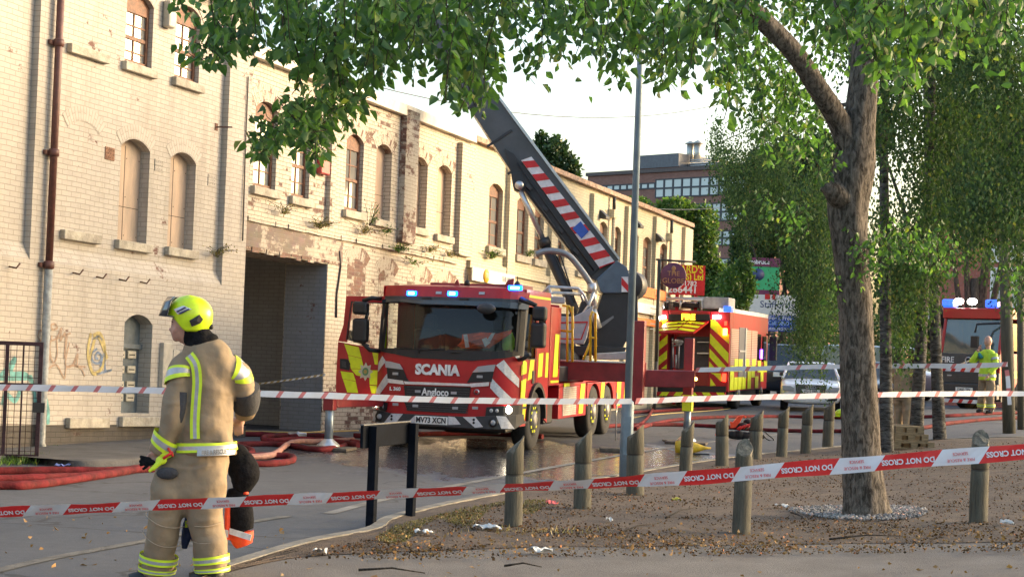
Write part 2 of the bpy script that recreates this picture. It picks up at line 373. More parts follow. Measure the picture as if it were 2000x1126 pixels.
# ================================================================ SETTING
def grid_sheet(name, xs, ys, zf, mat, kind='structure'):
    V = [(x, y, zf(x, y)) for y in ys for x in xs]; n = len(xs)
    F = [(j * n + i, j * n + i + 1, (j + 1) * n + i + 1, (j + 1) * n + i) for j in range(len(ys) - 1) for i in range(n - 1)]
    mb = MB(); mb.add(V, F, 0, True); o = mb.build(name, mat); return tag(o, kind=kind)
def asphalt():
    m = bpy.data.materials.new('asphalt'); m.use_nodes = True; t = m.node_tree; L = t.links; b = t.nodes['Principled BSDF']
    tc = nn(t, 'ShaderNodeTexCoord'); S = tc.outputs['Object']
    def noise(s, d=6, r=.6, v=S):
        n = nn(t, 'ShaderNodeTexNoise'); n.inputs['Scale'].default_value = s; n.inputs['Detail'].default_value = d; n.inputs['Roughness'].default_value = r; L.new(v, n.inputs['Vector']); return n.outputs[0]
    def ma(op, a, b_, c=None, cl=False):
        q = nn(t, 'ShaderNodeMath', operation=op); q.use_clamp = cl
        for i, s in enumerate((a, b_) if c is None else (a, b_, c)):
            if isinstance(s, (int, float)): q.inputs[i].default_value = s
            else: L.new(s, q.inputs[i])
        return q.outputs[0]
    def mr(x, a, b_, c=0, d=1):
        q = nn(t, 'ShaderNodeMapRange'); q.inputs[1].default_value = a; q.inputs[2].default_value = b_; q.inputs[3].default_value = c; q.inputs[4].default_value = d; L.new(x, q.inputs[0]); return q.outputs[0]
    st = nn(t, 'ShaderNodeMapping'); st.inputs['Rotation'].default_value = (0, 0, math.radians(20)); st.inputs['Scale'].default_value = (1.6, .5, 1); L.new(S, st.inputs[0])
    blot = noise(.45, 8, .65, st.outputs[0]); fine = noise(90, 3); mid = noise(7, 6, .7)
    sp = nn(t, 'ShaderNodeSeparateXYZ'); L.new(S, sp.inputs[0])
    # wet zone: around the first vehicle, 21..36 m out
    dx = ma('MULTIPLY', ma('SUBTRACT', sp.outputs[0], .3), .19); dy = ma('MULTIPLY', ma('SUBTRACT', sp.outputs[1], 26.0), .155)
    rr = ma('SQRT', ma('ADD', ma('MULTIPLY', dx, dx), ma('MULTIPLY', dy, dy)), 0)
    near = ma('SUBTRACT', 1.0, rr)
    wet = mr(ma('ADD', ma('MULTIPLY', blot, 1.5), near), .93, 1.12)
    dark = ma('MULTIPLY', wet, 1)
    cr = nn(t, 'ShaderNodeValToRGB'); L.new(ma('ADD', ma('MULTIPLY', blot, .6), ma('MULTIPLY', mid, .4)), cr.inputs[0])
    e = cr.color_ramp.elements; e[0].position = .35; e[0].color = (.05, .053, .06, 1); e[1].position = .66; e[1].color = (.092, .095, .103, 1)
    m1 = nn(t, 'ShaderNodeMix', data_type='RGBA', blend_type='MULTIPLY'); m1.inputs[0].default_value = .7; L.new(cr.outputs[0], m1.inputs[6])
    c2 = nn(t, 'ShaderNodeCombineXYZ'); f2 = mr(fine, .25, .75, .5, 1.5)
    for i in range(3): L.new(f2, c2.inputs[i])
    L.new(c2.outputs[0], m1.inputs[7])
    # cracks / patch seams
    vo = nn(t, 'ShaderNodeTexVoronoi', feature='DISTANCE_TO_EDGE'); vo.inputs['Scale'].default_value = .42
    wv = nn(t, 'ShaderNodeMix', data_type='RGBA', blend_type='LINEAR_LIGHT'); wv.inputs[0].default_value = .25; L.new(S, wv.inputs[6])
    n9 = nn(t, 'ShaderNodeTexNoise'); n9.inputs['Scale'].default_value = 2.2; L.new(S, n9.inputs['Vector']); L.new(n9.outputs[1], wv.inputs[7]); L.new(wv.outputs[2], vo.inputs['Vector'])
    crk = mr(vo.outputs['Distance'], .004, .013, .75, 0)
    m2 = nn(t, 'ShaderNodeMix', data_type='RGBA'); m2.inputs[7].default_value = (.025, .024, .022, 1); L.new(crk, m2.inputs[0]); L.new(m1.outputs[2], m2.inputs[6])
    m3 = nn(t, 'ShaderNodeMix', data_type='RGBA'); m3.inputs[7].default_value = (.03, .03, .032, 1); L.new(ma('MULTIPLY', wet, .5), m3.inputs[0]); L.new(m2.outputs[2], m3.inputs[6])
    L.new(m3.outputs[2], b.inputs['Base Color'])
    L.new(ma('SUBTRACT', .86, ma('MULTIPLY', wet, mr(mid, .35, .7, .55, .79))), b.inputs['Roughness'])
    bp = nn(t, 'ShaderNodeBump'); bp.inputs['Distance'].default_value = .006
    L.new(ma('SUBTRACT', .7, ma('MULTIPLY', wet, .64)), bp.inputs['Strength']); L.new(ma('ADD', fine, ma('MULTIPLY', mid, 1.5)), bp.inputs['Height']); L.new(bp.outputs[0], b.inputs['Normal'])
    return m
ASPH = asphalt()
xs = [-400, -200, -100, -60, -40, -25] + [-16 + .8 * i for i in range(51)] + [26, 32, 40, 60, 100, 200, 400]
ys = [-60, -30, -12, -4, 0, 3] + [5 + .8 * i for i in range(75)] + [68, 74, 82, 95, 120, 170, 260, 400, 700]
grid_sheet('road', xs, ys, lambda x, y: gz(x, y) if y < 150 else gz(x, y) - .0 * y, ASPH)

# verge of dirt and leaves between kerb and path; kerb curve in pixels, far -> swept
kerb_px = [(430, 1128), (600, 1074), (733, 1046), (775, 1022), (900, 990), (1080, 957), (1200, 938), (1330, 915), (1450, 897), (1600, 882), (1720, 870), (1850, 863), (2010, 858), (2200, 852)]
path_px = [(380, 1150), (560, 1105), (760, 1092), (860, 1088), (960, 1084), (1080, 1080), (1200, 1080), (1330, 1078), (1450, 1076), (1600, 1074), (1720, 1072), (1850, 1072), (2010, 1070), (2250, 1070)]
KC = [hit(*p) for p in catmull(kerb_px, 6)]; PC = [hit(*p) for p in catmull(path_px, 6)]
def ruled(name, A, B, h, n, mat, rough=.012, skirt=True, seed=3):
    r = random.Random(seed); V = []; m = len(A)
    for j in range(n + 1):
        for i in range(m):
            t = j / n; p = A[i].lerp(B[i], t); z = gz(p.x, p.y) + h + (r.uniform(-1, 1) * rough if 0 < j < n else 0); V.append((p.x, p.y, z))
    F = [(j * m + i, (j + 1) * m + i, (j + 1) * m + i + 1, j * m + i + 1) for j in range(n) for i in range(m - 1)]
    if skirt:
        k = len(V); V += [(p.x, p.y, gz(p.x, p.y) - .05) for p in A]; F += [(i + 1, i + k + 1, i + k, i) for i in range(m - 1)]
    mb = MB(); mb.add(V, F, 0, True); return tag(mb.build(name, mat), kind='structure')
def dirtmat():
    m = pm('verge dirt', (.125, .088, .062), .95, 0, .3, 3.0, 1.0, 60, col2=(.055, .038, .028)); return m
VD = dirtmat()
ruled('verge', KC, PC, .055, 46, VD, .010)
PATHM = pm('path grit', (.17, .157, .145), .93, 0, .12, 2.2, 1.0, 110, col2=(.115, .10, .09))
PB = [Vector((p.x * .55 - .3, 2.0, 0)) for p in PC]
ruled('path', PC, PB, .05, 30, PATHM, .003, skirt=False)
# kerb: worn concrete edging strip with a real step
kp = [(p.x, p.y) for p in KC]
mb = MB(); V = []; F = []; W_ = .13
for i, p in enumerate(KC):
    t = (KC[min(i + 1, len(KC) - 1)] - KC[max(i - 1, 0)]); t.z = 0; t.normalize(); nrm = Vector((-t.y, t.x, 0))   # towards road
    z = gz(p.x, p.y)
    for q, zz in ((p - nrm * .01, -.03), (p - nrm * .01, .068), (p + nrm * .10, .066), (p + nrm * .125, .045), (p + nrm * .125, -.05)): V.append((q.x, q.y, z + zz))
n = len(KC)
for i in range(n - 1):
    for k in range(4): F.append((i * 5 + k, i * 5 + k + 1, (i + 1) * 5 + k + 1, (i + 1) * 5 + k))
mb.add(V, F); KM = pm('kerb concrete', (.24, .22, .185), .9, 0, .25, 5, .6, 50, dirt=.6); tag(mb.build('kerb', KM), kind='structure')
# worn channel strip between lay-by and carriageway, and a seam at lower left
def strip(name, px, w, h, mat):
    A = [hit(*p) for p in catmull(px, 8)]; mb = MB(); V = []
    for i, p in enumerate(A):
        t = (A[min(i + 1, len(A) - 1)] - A[max(i - 1, 0)]); t.z = 0; t.normalize(); nr = Vector((-t.y, t.x, 0))
        for s in (-.5, .5): q = p + nr * w * s; V.append((q.x, q.y, gz(q.x, q.y) + h))
    mb.add(V, [(2 * i, 2 * i + 1, 2 * i + 3, 2 * i + 2) for i in range(len(A) - 1)]); return tag(mb.build(name, mat), kind='structure')
strip('channel', [(640, 1003), (760, 973), (985, 930), (1130, 903), (1300, 875), (1480, 852), (1700, 835), (1990, 823)], .12, .006, pm('channel stone', (.22, .21, .19), .9, 0, .25, 3, .5, 40, dirt=.5))
strip('gutter', [(-20, 1118), (90, 1092), (284, 1056), (420, 1030), (560, 1008)], .11, .006, pm('gutter grit', (.16, .15, .13), .95, 0, .3, 6, .7, 60, dirt=.7))

# (wall side pavement is laid after the facade frame)
# ================================================================ FACADE FRAME
FA = math.atan(1360 / 3300); FE = Vector((math.sin(FA), math.cos(FA), 0)); FN = Vector((-math.cos(FA), math.sin(FA), 0))  # FN into the wall
FP = at(271, 600, 26); FP.z = 0; SL = .0275
def fac(px, py, n=0):
    d = ray(px, py); o = FP + FN * n - CP; nn2 = FN; t = o.dot(nn2) / d.dot(nn2); P = CP + d * t; u = (P - FP).dot(FE); return u, P.z + SL * u
def f2w(p):   # local (u, n, v) -> world
    return FP + FE * p[0] + FN * p[1] + Vector((0, 0, p[2] - SL * p[0]))
def opening(xl, xr, yt, yb, rise=.14):
    ym = (yt + yb) / 2; xc = (xl + xr) / 2
    return [fac(xl, ym)[0], fac(xr, ym)[0], fac(xc, yb)[1], fac(xc, yt)[1], rise]
def arc(u0, u1, vs, rise, n=8, off=0):
    """points from left springing to right over a segmental arch"""
    w = (u1 - u0) / 2; 
    if rise < .01: return [(u0 - off, vs + off), (u1 + off, vs + off)]
    R = (w * w + rise * rise) / (2 * rise); c = ((u0 + u1) / 2, vs + rise - R); a = math.asin(min(1, w / R))
    return [(c[0] + (R + off) * math.sin(-a + 2 * a * i / n), c[1] + (R + off) * math.cos(-a + 2 * a * i / n)) for i in range(n + 1)]
def wall_mesh(u0, u1, v0, vt, ops, thick=.35, revs=None):
    mb = MB(); vl, vr = vt
    top = lambda u: vl + (vr - vl) * (u - u0) / (u1 - u0)
    us = sorted(set([u0, u1] + [o[0] for o in ops] + [o[1] for o in ops])); vm = sorted(set([v0] + [o[2] for o in ops] + [o[3] for o in ops]))
    for i in range(len(us) - 1):
        a, b_ = us[i], us[i + 1]; um = (a + b_) / 2
        rows = vm + [None]
        for j in range(len(vm)):
            lo = vm[j]; hi = rows[j + 1]; mid = (lo + (hi if hi is not None else top(um))) / 2
            if any(o[0] < um < o[1] and o[2] < mid < o[3] for o in ops): continue
            p = [(a, 0, lo), (b_, 0, lo), (b_, 0, hi if hi is not None else top(b_)), (a, 0, hi if hi is not None else top(a))]
            mb.add(p, [(0, 1, 2, 3)])
    for k, o in enumerate(ops):
        a, b_, lo, hi, rise = o[:5]; d = o[5] if len(o) > 5 else .24; vs = hi - rise; A = arc(a, b_, vs, rise)
        if rise >= .01:
            for i in range(len(A) - 1):
                mb.add([(A[i][0], 0, A[i][1]), (A[i + 1][0], 0, A[i + 1][1]), (A[i + 1][0], 0, hi), (A[i][0], 0, hi)], [(0, 1, 2, 3)])
        loop = [(a, lo)] + [(p[0], p[1]) for p in A] + [(b_, lo)]
        for i in range(len(loop) - 1):
            p, q = loop[i], loop[i + 1]; mb.add([(p[0], 0, p[1]), (q[0], 0, q[1]), (q[0], d, q[1]), (p[0], d, p[1])], [(0, 1, 2, 3)])
        mb.add([(a, 0, lo), (b_, 0, lo), (b_, d, lo), (a, d, lo)], [(0, 1, 2, 3)])
    # top, back
    mb.add([(u0, 0, vl), (u1, 0, vr), (u1, thick, vr), (u0, thick, vl)], [(0, 1, 2, 3)])
    return mb
GLASS_W = glassmat('window glass', (.42, .42, .40), .06, metal=.6)
WOOD = pm('brown window wood', (.20, .085, .045), .6, 0, .3, 14, .3, 60, dirt=.3)
PLY = pm('weathered plywood board', (.50, .37, .27), .8, 0, .2, 2.0, .3, 30, col2=(.34, .27, .21), stretch=(3, 3, .7))
STONE = pm('pale sill stone', (.47, .43, .35), .85, 0, .18, 5, .5, 40, dirt=.75)
STEELG = pm('grey painted shutter', (.14, .17, .19), .55, .2, .15, 8, .1, 30, dirt=.4)
def fbox(mb, u0, u1, n0, n1, v0, v1, mi=0): mb.box(u0, u1, n0, n1, v0, v1, mi)
def make_window(par, o, kind, d=.08, lab=None):
    if kind == 'board': d = .17
    a, b_, lo, hi, rise = o[:5]; A = arc(a, b_, hi - rise, rise)
    if kind == 'board':
        mb = MB(); loop = [(a + .002, lo)] + [(p[0], p[1]) for p in A] + [(b_ - .002, lo)]; mb.prism([(p[0], p[1]) for p in loop][::-1], d, d + .02); w = mb.build('window', PLY, par, xf=f2w)
        w['label'] = 'arched window boarded over with bare plywood'; um = a + (b_ - a) * .46
        j = MB(); j.box(um - .006, um + .006, d - .003, d, lo + .02, hi - .1); j.box(a + .02, b_ - .02, d - .003, d, lo + (hi - lo) * .34, lo + (hi - lo) * .34 + .01)
        for q in range(9): j.box(a + .05 + (q % 3) * (b_ - a - .1) / 2, a + .066 + (q % 3) * (b_ - a - .1) / 2, d - .006, d - .003, lo + .1 + (q // 3) * (hi - lo - .4) / 2, lo + .116 + (q // 3) * (hi - lo - .4) / 2)
        j.build('board_joint', pm('dark gap', (.06, .045, .035), .9), w, xf=f2w); return w
    fr = MB(); s = .055
    loop = [(a, lo)] + A + [(b_, lo)]
    fr.box(a, a + s, d, d + .07, lo, hi - rise); fr.box(b_ - s, b_, d, d + .07, lo, hi - rise); fr.box(a, b_, d, d + .08, lo, lo + .08)
    inner = arc(a + s, b_ - s, hi - rise - .02, rise * .8)
    th = hi - rise - .16
    top = [(a, th)] + A + [(b_, th)]; fr.prism(top[::-1], d + .005, d + .06)          # boarded arch head
    mh = (lo + th) / 2 + .02
    fr.box(a + s, b_ - s, d + .01, d + .06, mh - .03, mh + .03)
    w = fr.build('window', WOOD, par, xf=f2w, bevel=.004)
    gb = MB(); um = (a + b_) / 2
    gb.box(um - .014, um + .014, d + .02, d + .05, lo + .08, th)
    for q in (lo + (mh - lo) * .5, mh + (th - mh) * .5): gb.box(a + s, b_ - s, d + .022, d + .048, q - .012, q + .012)
    gb.build('frame', WOOD, w, xf=f2w)
    g = MB(); g.box(a + s, b_ - s, d + .035, d + .04, lo + .07, th); g.build('pane', GLASS_W, w, xf=f2w); 
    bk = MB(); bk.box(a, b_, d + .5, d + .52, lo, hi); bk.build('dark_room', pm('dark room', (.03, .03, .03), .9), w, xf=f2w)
    return w
def make_sill(par, o, ext=.07, h=.13, proud=.09, mat=None):
    mb = MB(); mb.box(o[0] - ext, o[1] + ext, -proud, .05, o[2] - h, o[2] + .004); mb.build('sill', mat or STONE, par, xf=f2w, bevel=.012)
def ring(par, o, mat, th=.22, n=16, off0=0):
    a, b_, lo, hi, rise = o[:5]; i0 = arc(a, b_, hi - rise, rise, n); i1 = arc(a, b_, hi - rise, rise, n, th); mb = MB(); s = 0
    for i in range(n):
        l = math.dist(i1[i], i1[i + 1]); P = [(i0[i][0], -.006, i0[i][1]), (i0[i + 1][0], -.006, i0[i + 1][1]), (i1[i + 1][0], -.006, i1[i + 1][1]), (i1[i][0], -.006, i1[i][1])]
        mb.add(P, [(0, 1, 2, 3)], uv=[[(0, s), (0, s + l), (.225, s + l), (.225, s)]]); s += l
        mb.add([P[3], P[2], (i1[i + 1][0], .002, i1[i + 1][1]), (i1[i][0], .002, i1[i][1])], [(0, 1, 2, 3)])
    return mb.build('window_arch', mat, par, xf=f2w)

PAINT = (.66, .58, .45)
BR1 = brickmat('cream painted brick', (.50, .455, .395), .285, 1, joint=.6, scuff=.7)
BR2 = brickmat('flaking cream brick', (.58, .52, .42), .225, 2, joint=.8, scuff=.6, lowpeel=(1.6, 3.3, .10))
BR3 = brickmat('yellowed cream brick', (.64, .565, .40), .26, 3, joint=.695, scuff=.4)
BRP = brickmat('exposed pier brick', (.50, .45, .37), .46, 5, scuff=.3)
DARKP = brickmat('blackened plinth brick', (.075, .065, .055), .3, 6, brick=((.09, .05, .035), (.06, .04, .03)), scuff=.5)
GREYW = brickmat('grey passage brick', (.42, .42, .43), .25, 7, scuff=.5)
BASEV = -2.6
# ---------------------------------------------------------------- tall building
uE = fac(476, 300)[0]; uL = fac(-700, 560)[0]
vT1 = fac(474, -4)[1]
tall = thing('factory_building', 'tall three storey cream painted brick factory with brown downpipe, filling the left', 'building', f2w((fac(100, 600)[0], 3, 0)) * 1.0)
ops1 = []
sash1 = [opening(246, 299, -12, 130), opening(343, 391, 12, 160)]
brd1 = [opening(233, 290, 271, 474), opening(330, 380, 297, 487)]
door1 = opening(228, 283, 613, 806)
extra1 = [opening(-170, -110, -100, 60), opening(-170, -110, 190, 400)]
ops1 = sash1 + brd1 + [door1] + extra1
wall_mesh(uL, uE - .002, BASEV, (vT1, vT1), ops1).build('wall', BR1, tall, world=True, xf=f2w)
# back volume + roof
mb = MB(); mb.box(uL, uE, .36, 11, BASEV, vT1 - .02); mb.build('rear_block', BR1, tall, world=True, xf=f2w)
# because every child is laid out in facade space, parent transforms are undone by world=True; the helpers below need it too
_b = MB.build
def _build(s, name, mats, parent=None, world=False, **k):
    return _b(s, name, mats, parent, world=(world or ('xf' in k and k['xf'] is f2w and parent is not None)), **k)
MB.build = _build
for o in sash1: make_window(tall, o, 'sash')
for o in brd1: make_window(tall, o, 'board')
make_window(tall, extra1[0], 'sash'); make_window(tall, extra1[1], 'board')
for o in sash1 + brd1 + extra1: make_sill(tall, o); ring(tall, o, BR1)
ring(tall, door1, BR1)
blind_t = opening(140, 205, -70, 98); blind_m = opening(128, 190, 236, 455); blind_b = opening(120, 190, 640, 812)
for o in (blind_t, blind_m, blind_b):
    make_sill(tall, o); 
    if o is not blind_b: ring(tall, o, BR1)
make_sill(tall, [door1[0] - .02, door1[1] + .1, door1[2], 0, 0], .03, .14)
# relief: pilasters proud of the panel, sloped plinth band
pil = MB()
vb = fac(260, 520)[1]; pr = .11
ua, ub = fac(48, 445)[0], fac(84, 445)[0]; uc = fac(432, 300)[0]
for (a, b_) in ((ua, ub), (uc, uE + .015)):
    pil.box(a, b_, -pr, .0, vb, vT1)
pil.box(uL, uE + .012, -pr + .002, 0, BASEV, vb - .12)
pil.add([(ub, 0, vb + .1), (uc, 0, vb + .1), (uc, -pr + .002, vb - .12), (ub, -pr + .002, vb - .12)], [(0, 3, 2, 1)])
pil.add([(uL, 0, vb + .1), (ua, 0, vb + .1), (ua, -pr + .002, vb - .12), (uL, -pr + .002, vb - .12)], [(0, 3, 2, 1)])
# lower block must leave the doorway open: rebuild with cut
pil2 = MB()
for (a, b_) in ((ua, ub), (uc, uE + .012)): pil2.box(a, b_, -pr, .0, vb - .12, vT1)
def slopeband(a, b_): pil2.add([(a, 0, vb + .1), (b_, 0, vb + .1), (b_, -pr + .002, vb - .12), (a, -pr + .002, vb - .12)], [(0, 3, 2, 1)])
slopeband(ub, uc); slopeband(uL, ua)
lowm = wall_mesh(uL, uE + .012, BASEV, (vb - .12, vb - .12), [[door1[0], door1[1], door1[2], door1[3], door1[4], pr]], thick=pr)
for p in lowm.v: p.y -= pr
k = len(pil2.v); pil2.v += lowm.v; pil2.f += [[i + k for i in f] for f in lowm.f]; pil2.mi += lowm.mi; pil2.sm += lowm.sm
pil2.build('pilaster_and_plinth', BR1, tall, xf=f2w)
# dark base course
vd = fac(150, 828)[1]
mb = MB(); mb.box(uL, door1[0] - .1, -pr - .012, -pr, BASEV, vd); mb.box(door1[0] - .1, fac(468, 830)[0], -pr - .012, -pr, BASEV, fac(300, 832)[1]); mb.build('base_course', DARKP, tall, xf=f2w)
# sills that sit on the plinth face
for a_, b_, y in ((115, 194, 814), (219, 291, 812)):
    mb = MB(); u0, v0 = fac(a_, y); u1 = fac(b_, y)[0]; mb.box(u0, u1, -pr - .09, -pr, v0 - .15, v0 + .0); mb.build('sill', STONE, tall, xf=f2w, bevel=.012)
# cornice
mb = MB(); mb.box(uL, uE + .05, -.16, .0, vT1 - .16, vT1 + .02); mb.box(uL, uE + .05, -.24, 0, vT1 + .02, vT1 + .12)
u = uE - 2.6
while u < uE: mb.box(u, u + .1, -.2, -.1, vT1 - .32, vT1 - .16); u += .24
mb.build('cornice', STONE, tall, xf=f2w)
# door panel with letter boxes
mb = MB(); a, b_, lo, hi, rise = door1; A = arc(a, b_, hi - rise, rise)
mb.prism(([(a, lo)] + A + [(b_, lo)])[::-1], .12, .15); db = mb.build('door', STEELG, tall, xf=f2w); db['label'] = 'grey boarded doorway with rows of cream letter boxes'
mb = MB(); vm_ = fac(255, 680)[1]; mb.box(a, b_, .06, .12, vm_, vm_ + .07); mb.build('transom', STEELG, db, xf=f2w)
LB = pm('cream letter box', (.52, .48, .38), .6, 0, .1, 8, dirt=.3)
for yy, in ((693,), (722,), (752,), (777,)):
    for i in range(2):
        ct = fac(247 + i * 16, yy); mb = MB(); w_ = (b_ - a) * .2; u0 = a + .12 + i * (w_ + .14)
        mb.box(u0, u0 + w_ + .06, .085, .12, ct[1] - .05, ct[1] + .06); lbx = mb.build('letter_box', LB, db, xf=f2w, bevel=.006)
        s_ = MB(); s_.box(u0 + .03, u0 + w_ + .03, .082, .086, ct[1] - .005, ct[1] + .012); s_.build('slot', pm('black slot', (.02, .02, .02), .8), lbx, xf=f2w)
# air bricks, small fittings
TERRA = pm('terracotta air brick', (.30, .16, .10), .9, 0, .3, 30, .6, 120)
for (x, y) in ((103, 275), (215, 300), (311, 323), (414, 352)):
    u, v = fac(x, y); mb = MB(); mb.box(u - .13, u + .1, -.012, 0, v - .1, v + .09)
    for i in range(3):
        for j in range(4): mb.box(u - .11 + j * .055, u - .085 + j * .055, -.018, -.012, v - .07 + i * .055, v - .045 + i * .055)
    mb.build('air_brick', [BR1 if x != 215 else TERRA], tall, xf=f2w)
IRON = pm('rusty iron', (.14, .07, .05), .7, .4, .3, 20, .3, 80)
for x, y in ((5, 520), (130, 532), (176, 540), (221, 545), (262, 550)):
    u, v = fac(x, y); mb = MB(); mb.tube([(u, -pr, v), (u, -pr - .12, v - .02), (u + .04, -pr - .15, v + .05)], .012, 6); mb.build('iron_hook', IRON, tall, xf=f2w)
u, v = fac(422, 248); mb = MB(); mb.tube([(u, 0, v), (u + .05, -.28, v - .0)], .012, 6); mb.box(u - .04, u + .04, -.01, 0, v - .06, v + .06); mb.build('iron_bracket', IRON, tall, xf=f2w)
u, v = fac(324, 28); mb = MB(); mb.box(u - .1, u + .1, -.14, 0, v - .22, v + .2); mb.build('alarm_box', pm('pale grey plastic', (.42, .40, .34), .5), tall, xf=f2w, bevel=.03)
for (x, y, w_, h_) in ((308, 712, .13, .35), (325, 707, .09, .2), (315, 790, .09, .2)):
    u, v = fac(x, y); mb = MB(); mb.box(u - w_, u + w_, -pr - .08, -pr, v - h_, v + h_); mb.build('meter_box', pm('cream meter box', (.5, .46, .38), .6, dirt=.3), tall, xf=f2w, bevel=.012)
# downpipe: painted brown above, grey below
mb = MB(); up = fac(93, 2)[0]; ul_ = fac(62, 800)[0]; v1 = fac(70, 525)[1]; upm = fac(78, 400)[0]
mb.tube([(upm, -pr - .09, v1), (upm, -pr - .09, vT1 + .1)], .052, 12)
for y in (88, 305, 525): v = fac(78, y)[1]; mb.lathe([(.052, 0), (.075, .01), (.075, .1), (.052, .11)], (upm, -pr - .09, v)); mb.box(upm - .13, upm + .13, -pr - .05, -pr, v + .02, v + .08)
dp = mb.build('downpipe', pm('brown pipe paint', (.12, .045, .035), .5, 0, .2, 12, dirt=.3), tall, xf=f2w)
mb = MB(); mb.tube([(upm, -pr - .09, v1), (upm, -pr - .09, fac(60, 862)[1]), (upm + .03, -pr - .12, fac(60, 880)[1] - .04)], [.058, .058, .07], 12); mb.build('lower_pipe', pm('grey pipe', (.33, .34, .32), .6, 0, .2, 12, dirt=.4), dp, xf=f2w)
# graffiti: sprayed strokes as thin ribbons on the wall
def spray(par, name, px, w, mat, n=-.118, ln=6):
    mb = MB(); P = catmull(px, ln); A = [fac(x, y, n + .0) for x, y in P]; V = []
    for i, a in enumerate(A):
        b0 = A[max(i - 1, 0)]; b1 = A[min(i + 1, len(A) - 1)]; d = Vector((b1[0] - b0[0], b1[1] - b0[1])); d = d.normalized() if d.length > 1e-6 else Vector((1, 0)); q = Vector((-d.y, d.x)) * w / 2
        for s in (-1, 1): V.append((a[0] + q.x * s, n, a[1] + q.y * s))
    mb.add(V, [(2 * i, 2 * i + 2, 2 * i + 3, 2 * i + 1) for i in range(len(A) - 1)]); return mb.build(name, mat, par, xf=f2w)
GB = pm('faded brown spray', (.42, .30, .22), .9, 0, .2, 20); GT = pm('faded teal spray', (.16, .38, .36), .9, 0, .25, 9); GBL = pm('faded blue spray', (.20, .26, .36), .9, 0, .25, 12); GY = pm('faded yellow spray', (.50, .40, .17), .9, 0, .2, 12)
for k, s in enumerate([[(90, 650), (78, 645), (75, 660), (88, 672), (90, 700), (95, 706), (98, 690)], [(102, 655), (97, 680), (104, 708), (112, 690), (110, 655)], [(108, 632), (100, 634), (103, 643), (112, 640), (108, 632)], [(112, 660), (120, 640), (118, 665), (128, 650), (126, 700), (132, 650)], [(100, 665), (138, 650)], [(136, 668), (128, 710), (140, 714), (152, 690), (150, 716)], [(152, 695), (146, 712), (158, 718), (166, 734)], [(88, 725), (110, 712), (126, 738), (132, 715), (168, 716)]]):
    spray(tall, 'graffiti_tag', s, .028, GB)
for s in ([(178, 650), (172, 690), (182, 728), (200, 716), (205, 680), (196, 652), (182, 655)], [(176, 700), (190, 655), (210, 700)]): spray(tall, 'graffiti_crest', s, .06, GY)
for s in ([(190, 680), (180, 690), (182, 706), (194, 708), (198, 694), (190, 688), (187, 698), (192, 700)], [(196, 716), (204, 690), (206, 722), (218, 722), (188, 730)], [(184, 662), (192, 656), (200, 664)]): spray(tall, 'graffiti_face', s, .035, GBL)
for s in ([(0, 735), (20, 712), (30, 700), (22, 728), (48, 730), (60, 742)], [(5, 790), (12, 770), (30, 782), (40, 760)], [(86, 745), (88, 770), (94, 800), (94, 828)], [(60, 735), (66, 760), (70, 790)], [(0, 738), (40, 738), (62, 736)]): spray(tall, 'graffiti_scrawl', s, .07, GT)

pa = [(-160, 912), (40, 902), (110, 909), (170, 914), (300, 908), (380, 893), (440, 870)]
A_ = [hit(*p) for p in catmull(pa, 5)]; B_ = []
for p in A_: u = (p - FP).dot(FE) + .3; q = f2w((u, -.08, 0)); B_.append(Vector((q.x, q.y, 0)))
ruled('pavement', A_, B_, .09, 6, pm('old pavement', (.11, .105, .10), .9, 0, .25, 2.5, .6, 50, col2=(.05, .047, .045)), .004)
# ---------------------------------------------------------------- two storey workshop
uS = uE; uM = fac(916, 400)[0]; uR = fac(1345, 520)[0]
vTa, vTb = fac(520, 112)[1] - .1, fac(912, 267)[1] - .1
ws = thing('workshop_building', 'two storey flaking cream brick workshop with a dark open gateway beside the tall factory', 'building', f2w((fac(700, 600)[0], 3, 0)))
sash2 = [opening(497, 541, 198, 369), opening(571, 606, 232, 388), opening(675, 709, 262, 414)]
brd2 = [opening(733, 764, 281, 431), opening(805, 834, 306, 446), opening(853, 881, 322, 461)]
ga = opening(470, 634, 500, 845, .0); ga[0] = uS + .06; ga[2] = BASEV; gate = ga + [.9]
ops2 = sash2 + brd2 + [gate]
wall_mesh(uS, uM, BASEV, (vTa, vTb), ops2).build('wall', BR2, ws, xf=f2w)
for o in sash2: make_window(ws, o, 'sash')
for o in brd2: make_window(ws, o, 'board')
for o in sash2 + brd2: make_sill(ws, o, .08, .14); ring(ws, o, BR2, .3)
# piers
mb = MB(); mb.box(fac(640, 300)[0], fac(650, 300)[0], -.09, 0, fac(640, 440)[1], vTa - .3); mb.box(fac(890, 400)[0], uM, -.12, 0, fac(900, 500)[1], vTb - .1); mb.build('pilaster', BR2, ws, xf=f2w)
mb = MB(); mb.box(fac(779, 340)[0], fac(804, 340)[0], -.14, 0, fac(790, 475)[1], vTb + .16); pr_ = mb.build('ruined_pier', BRP, ws, xf=f2w); pr_['label'] = 'crumbling brick pier with the paint fallen off'
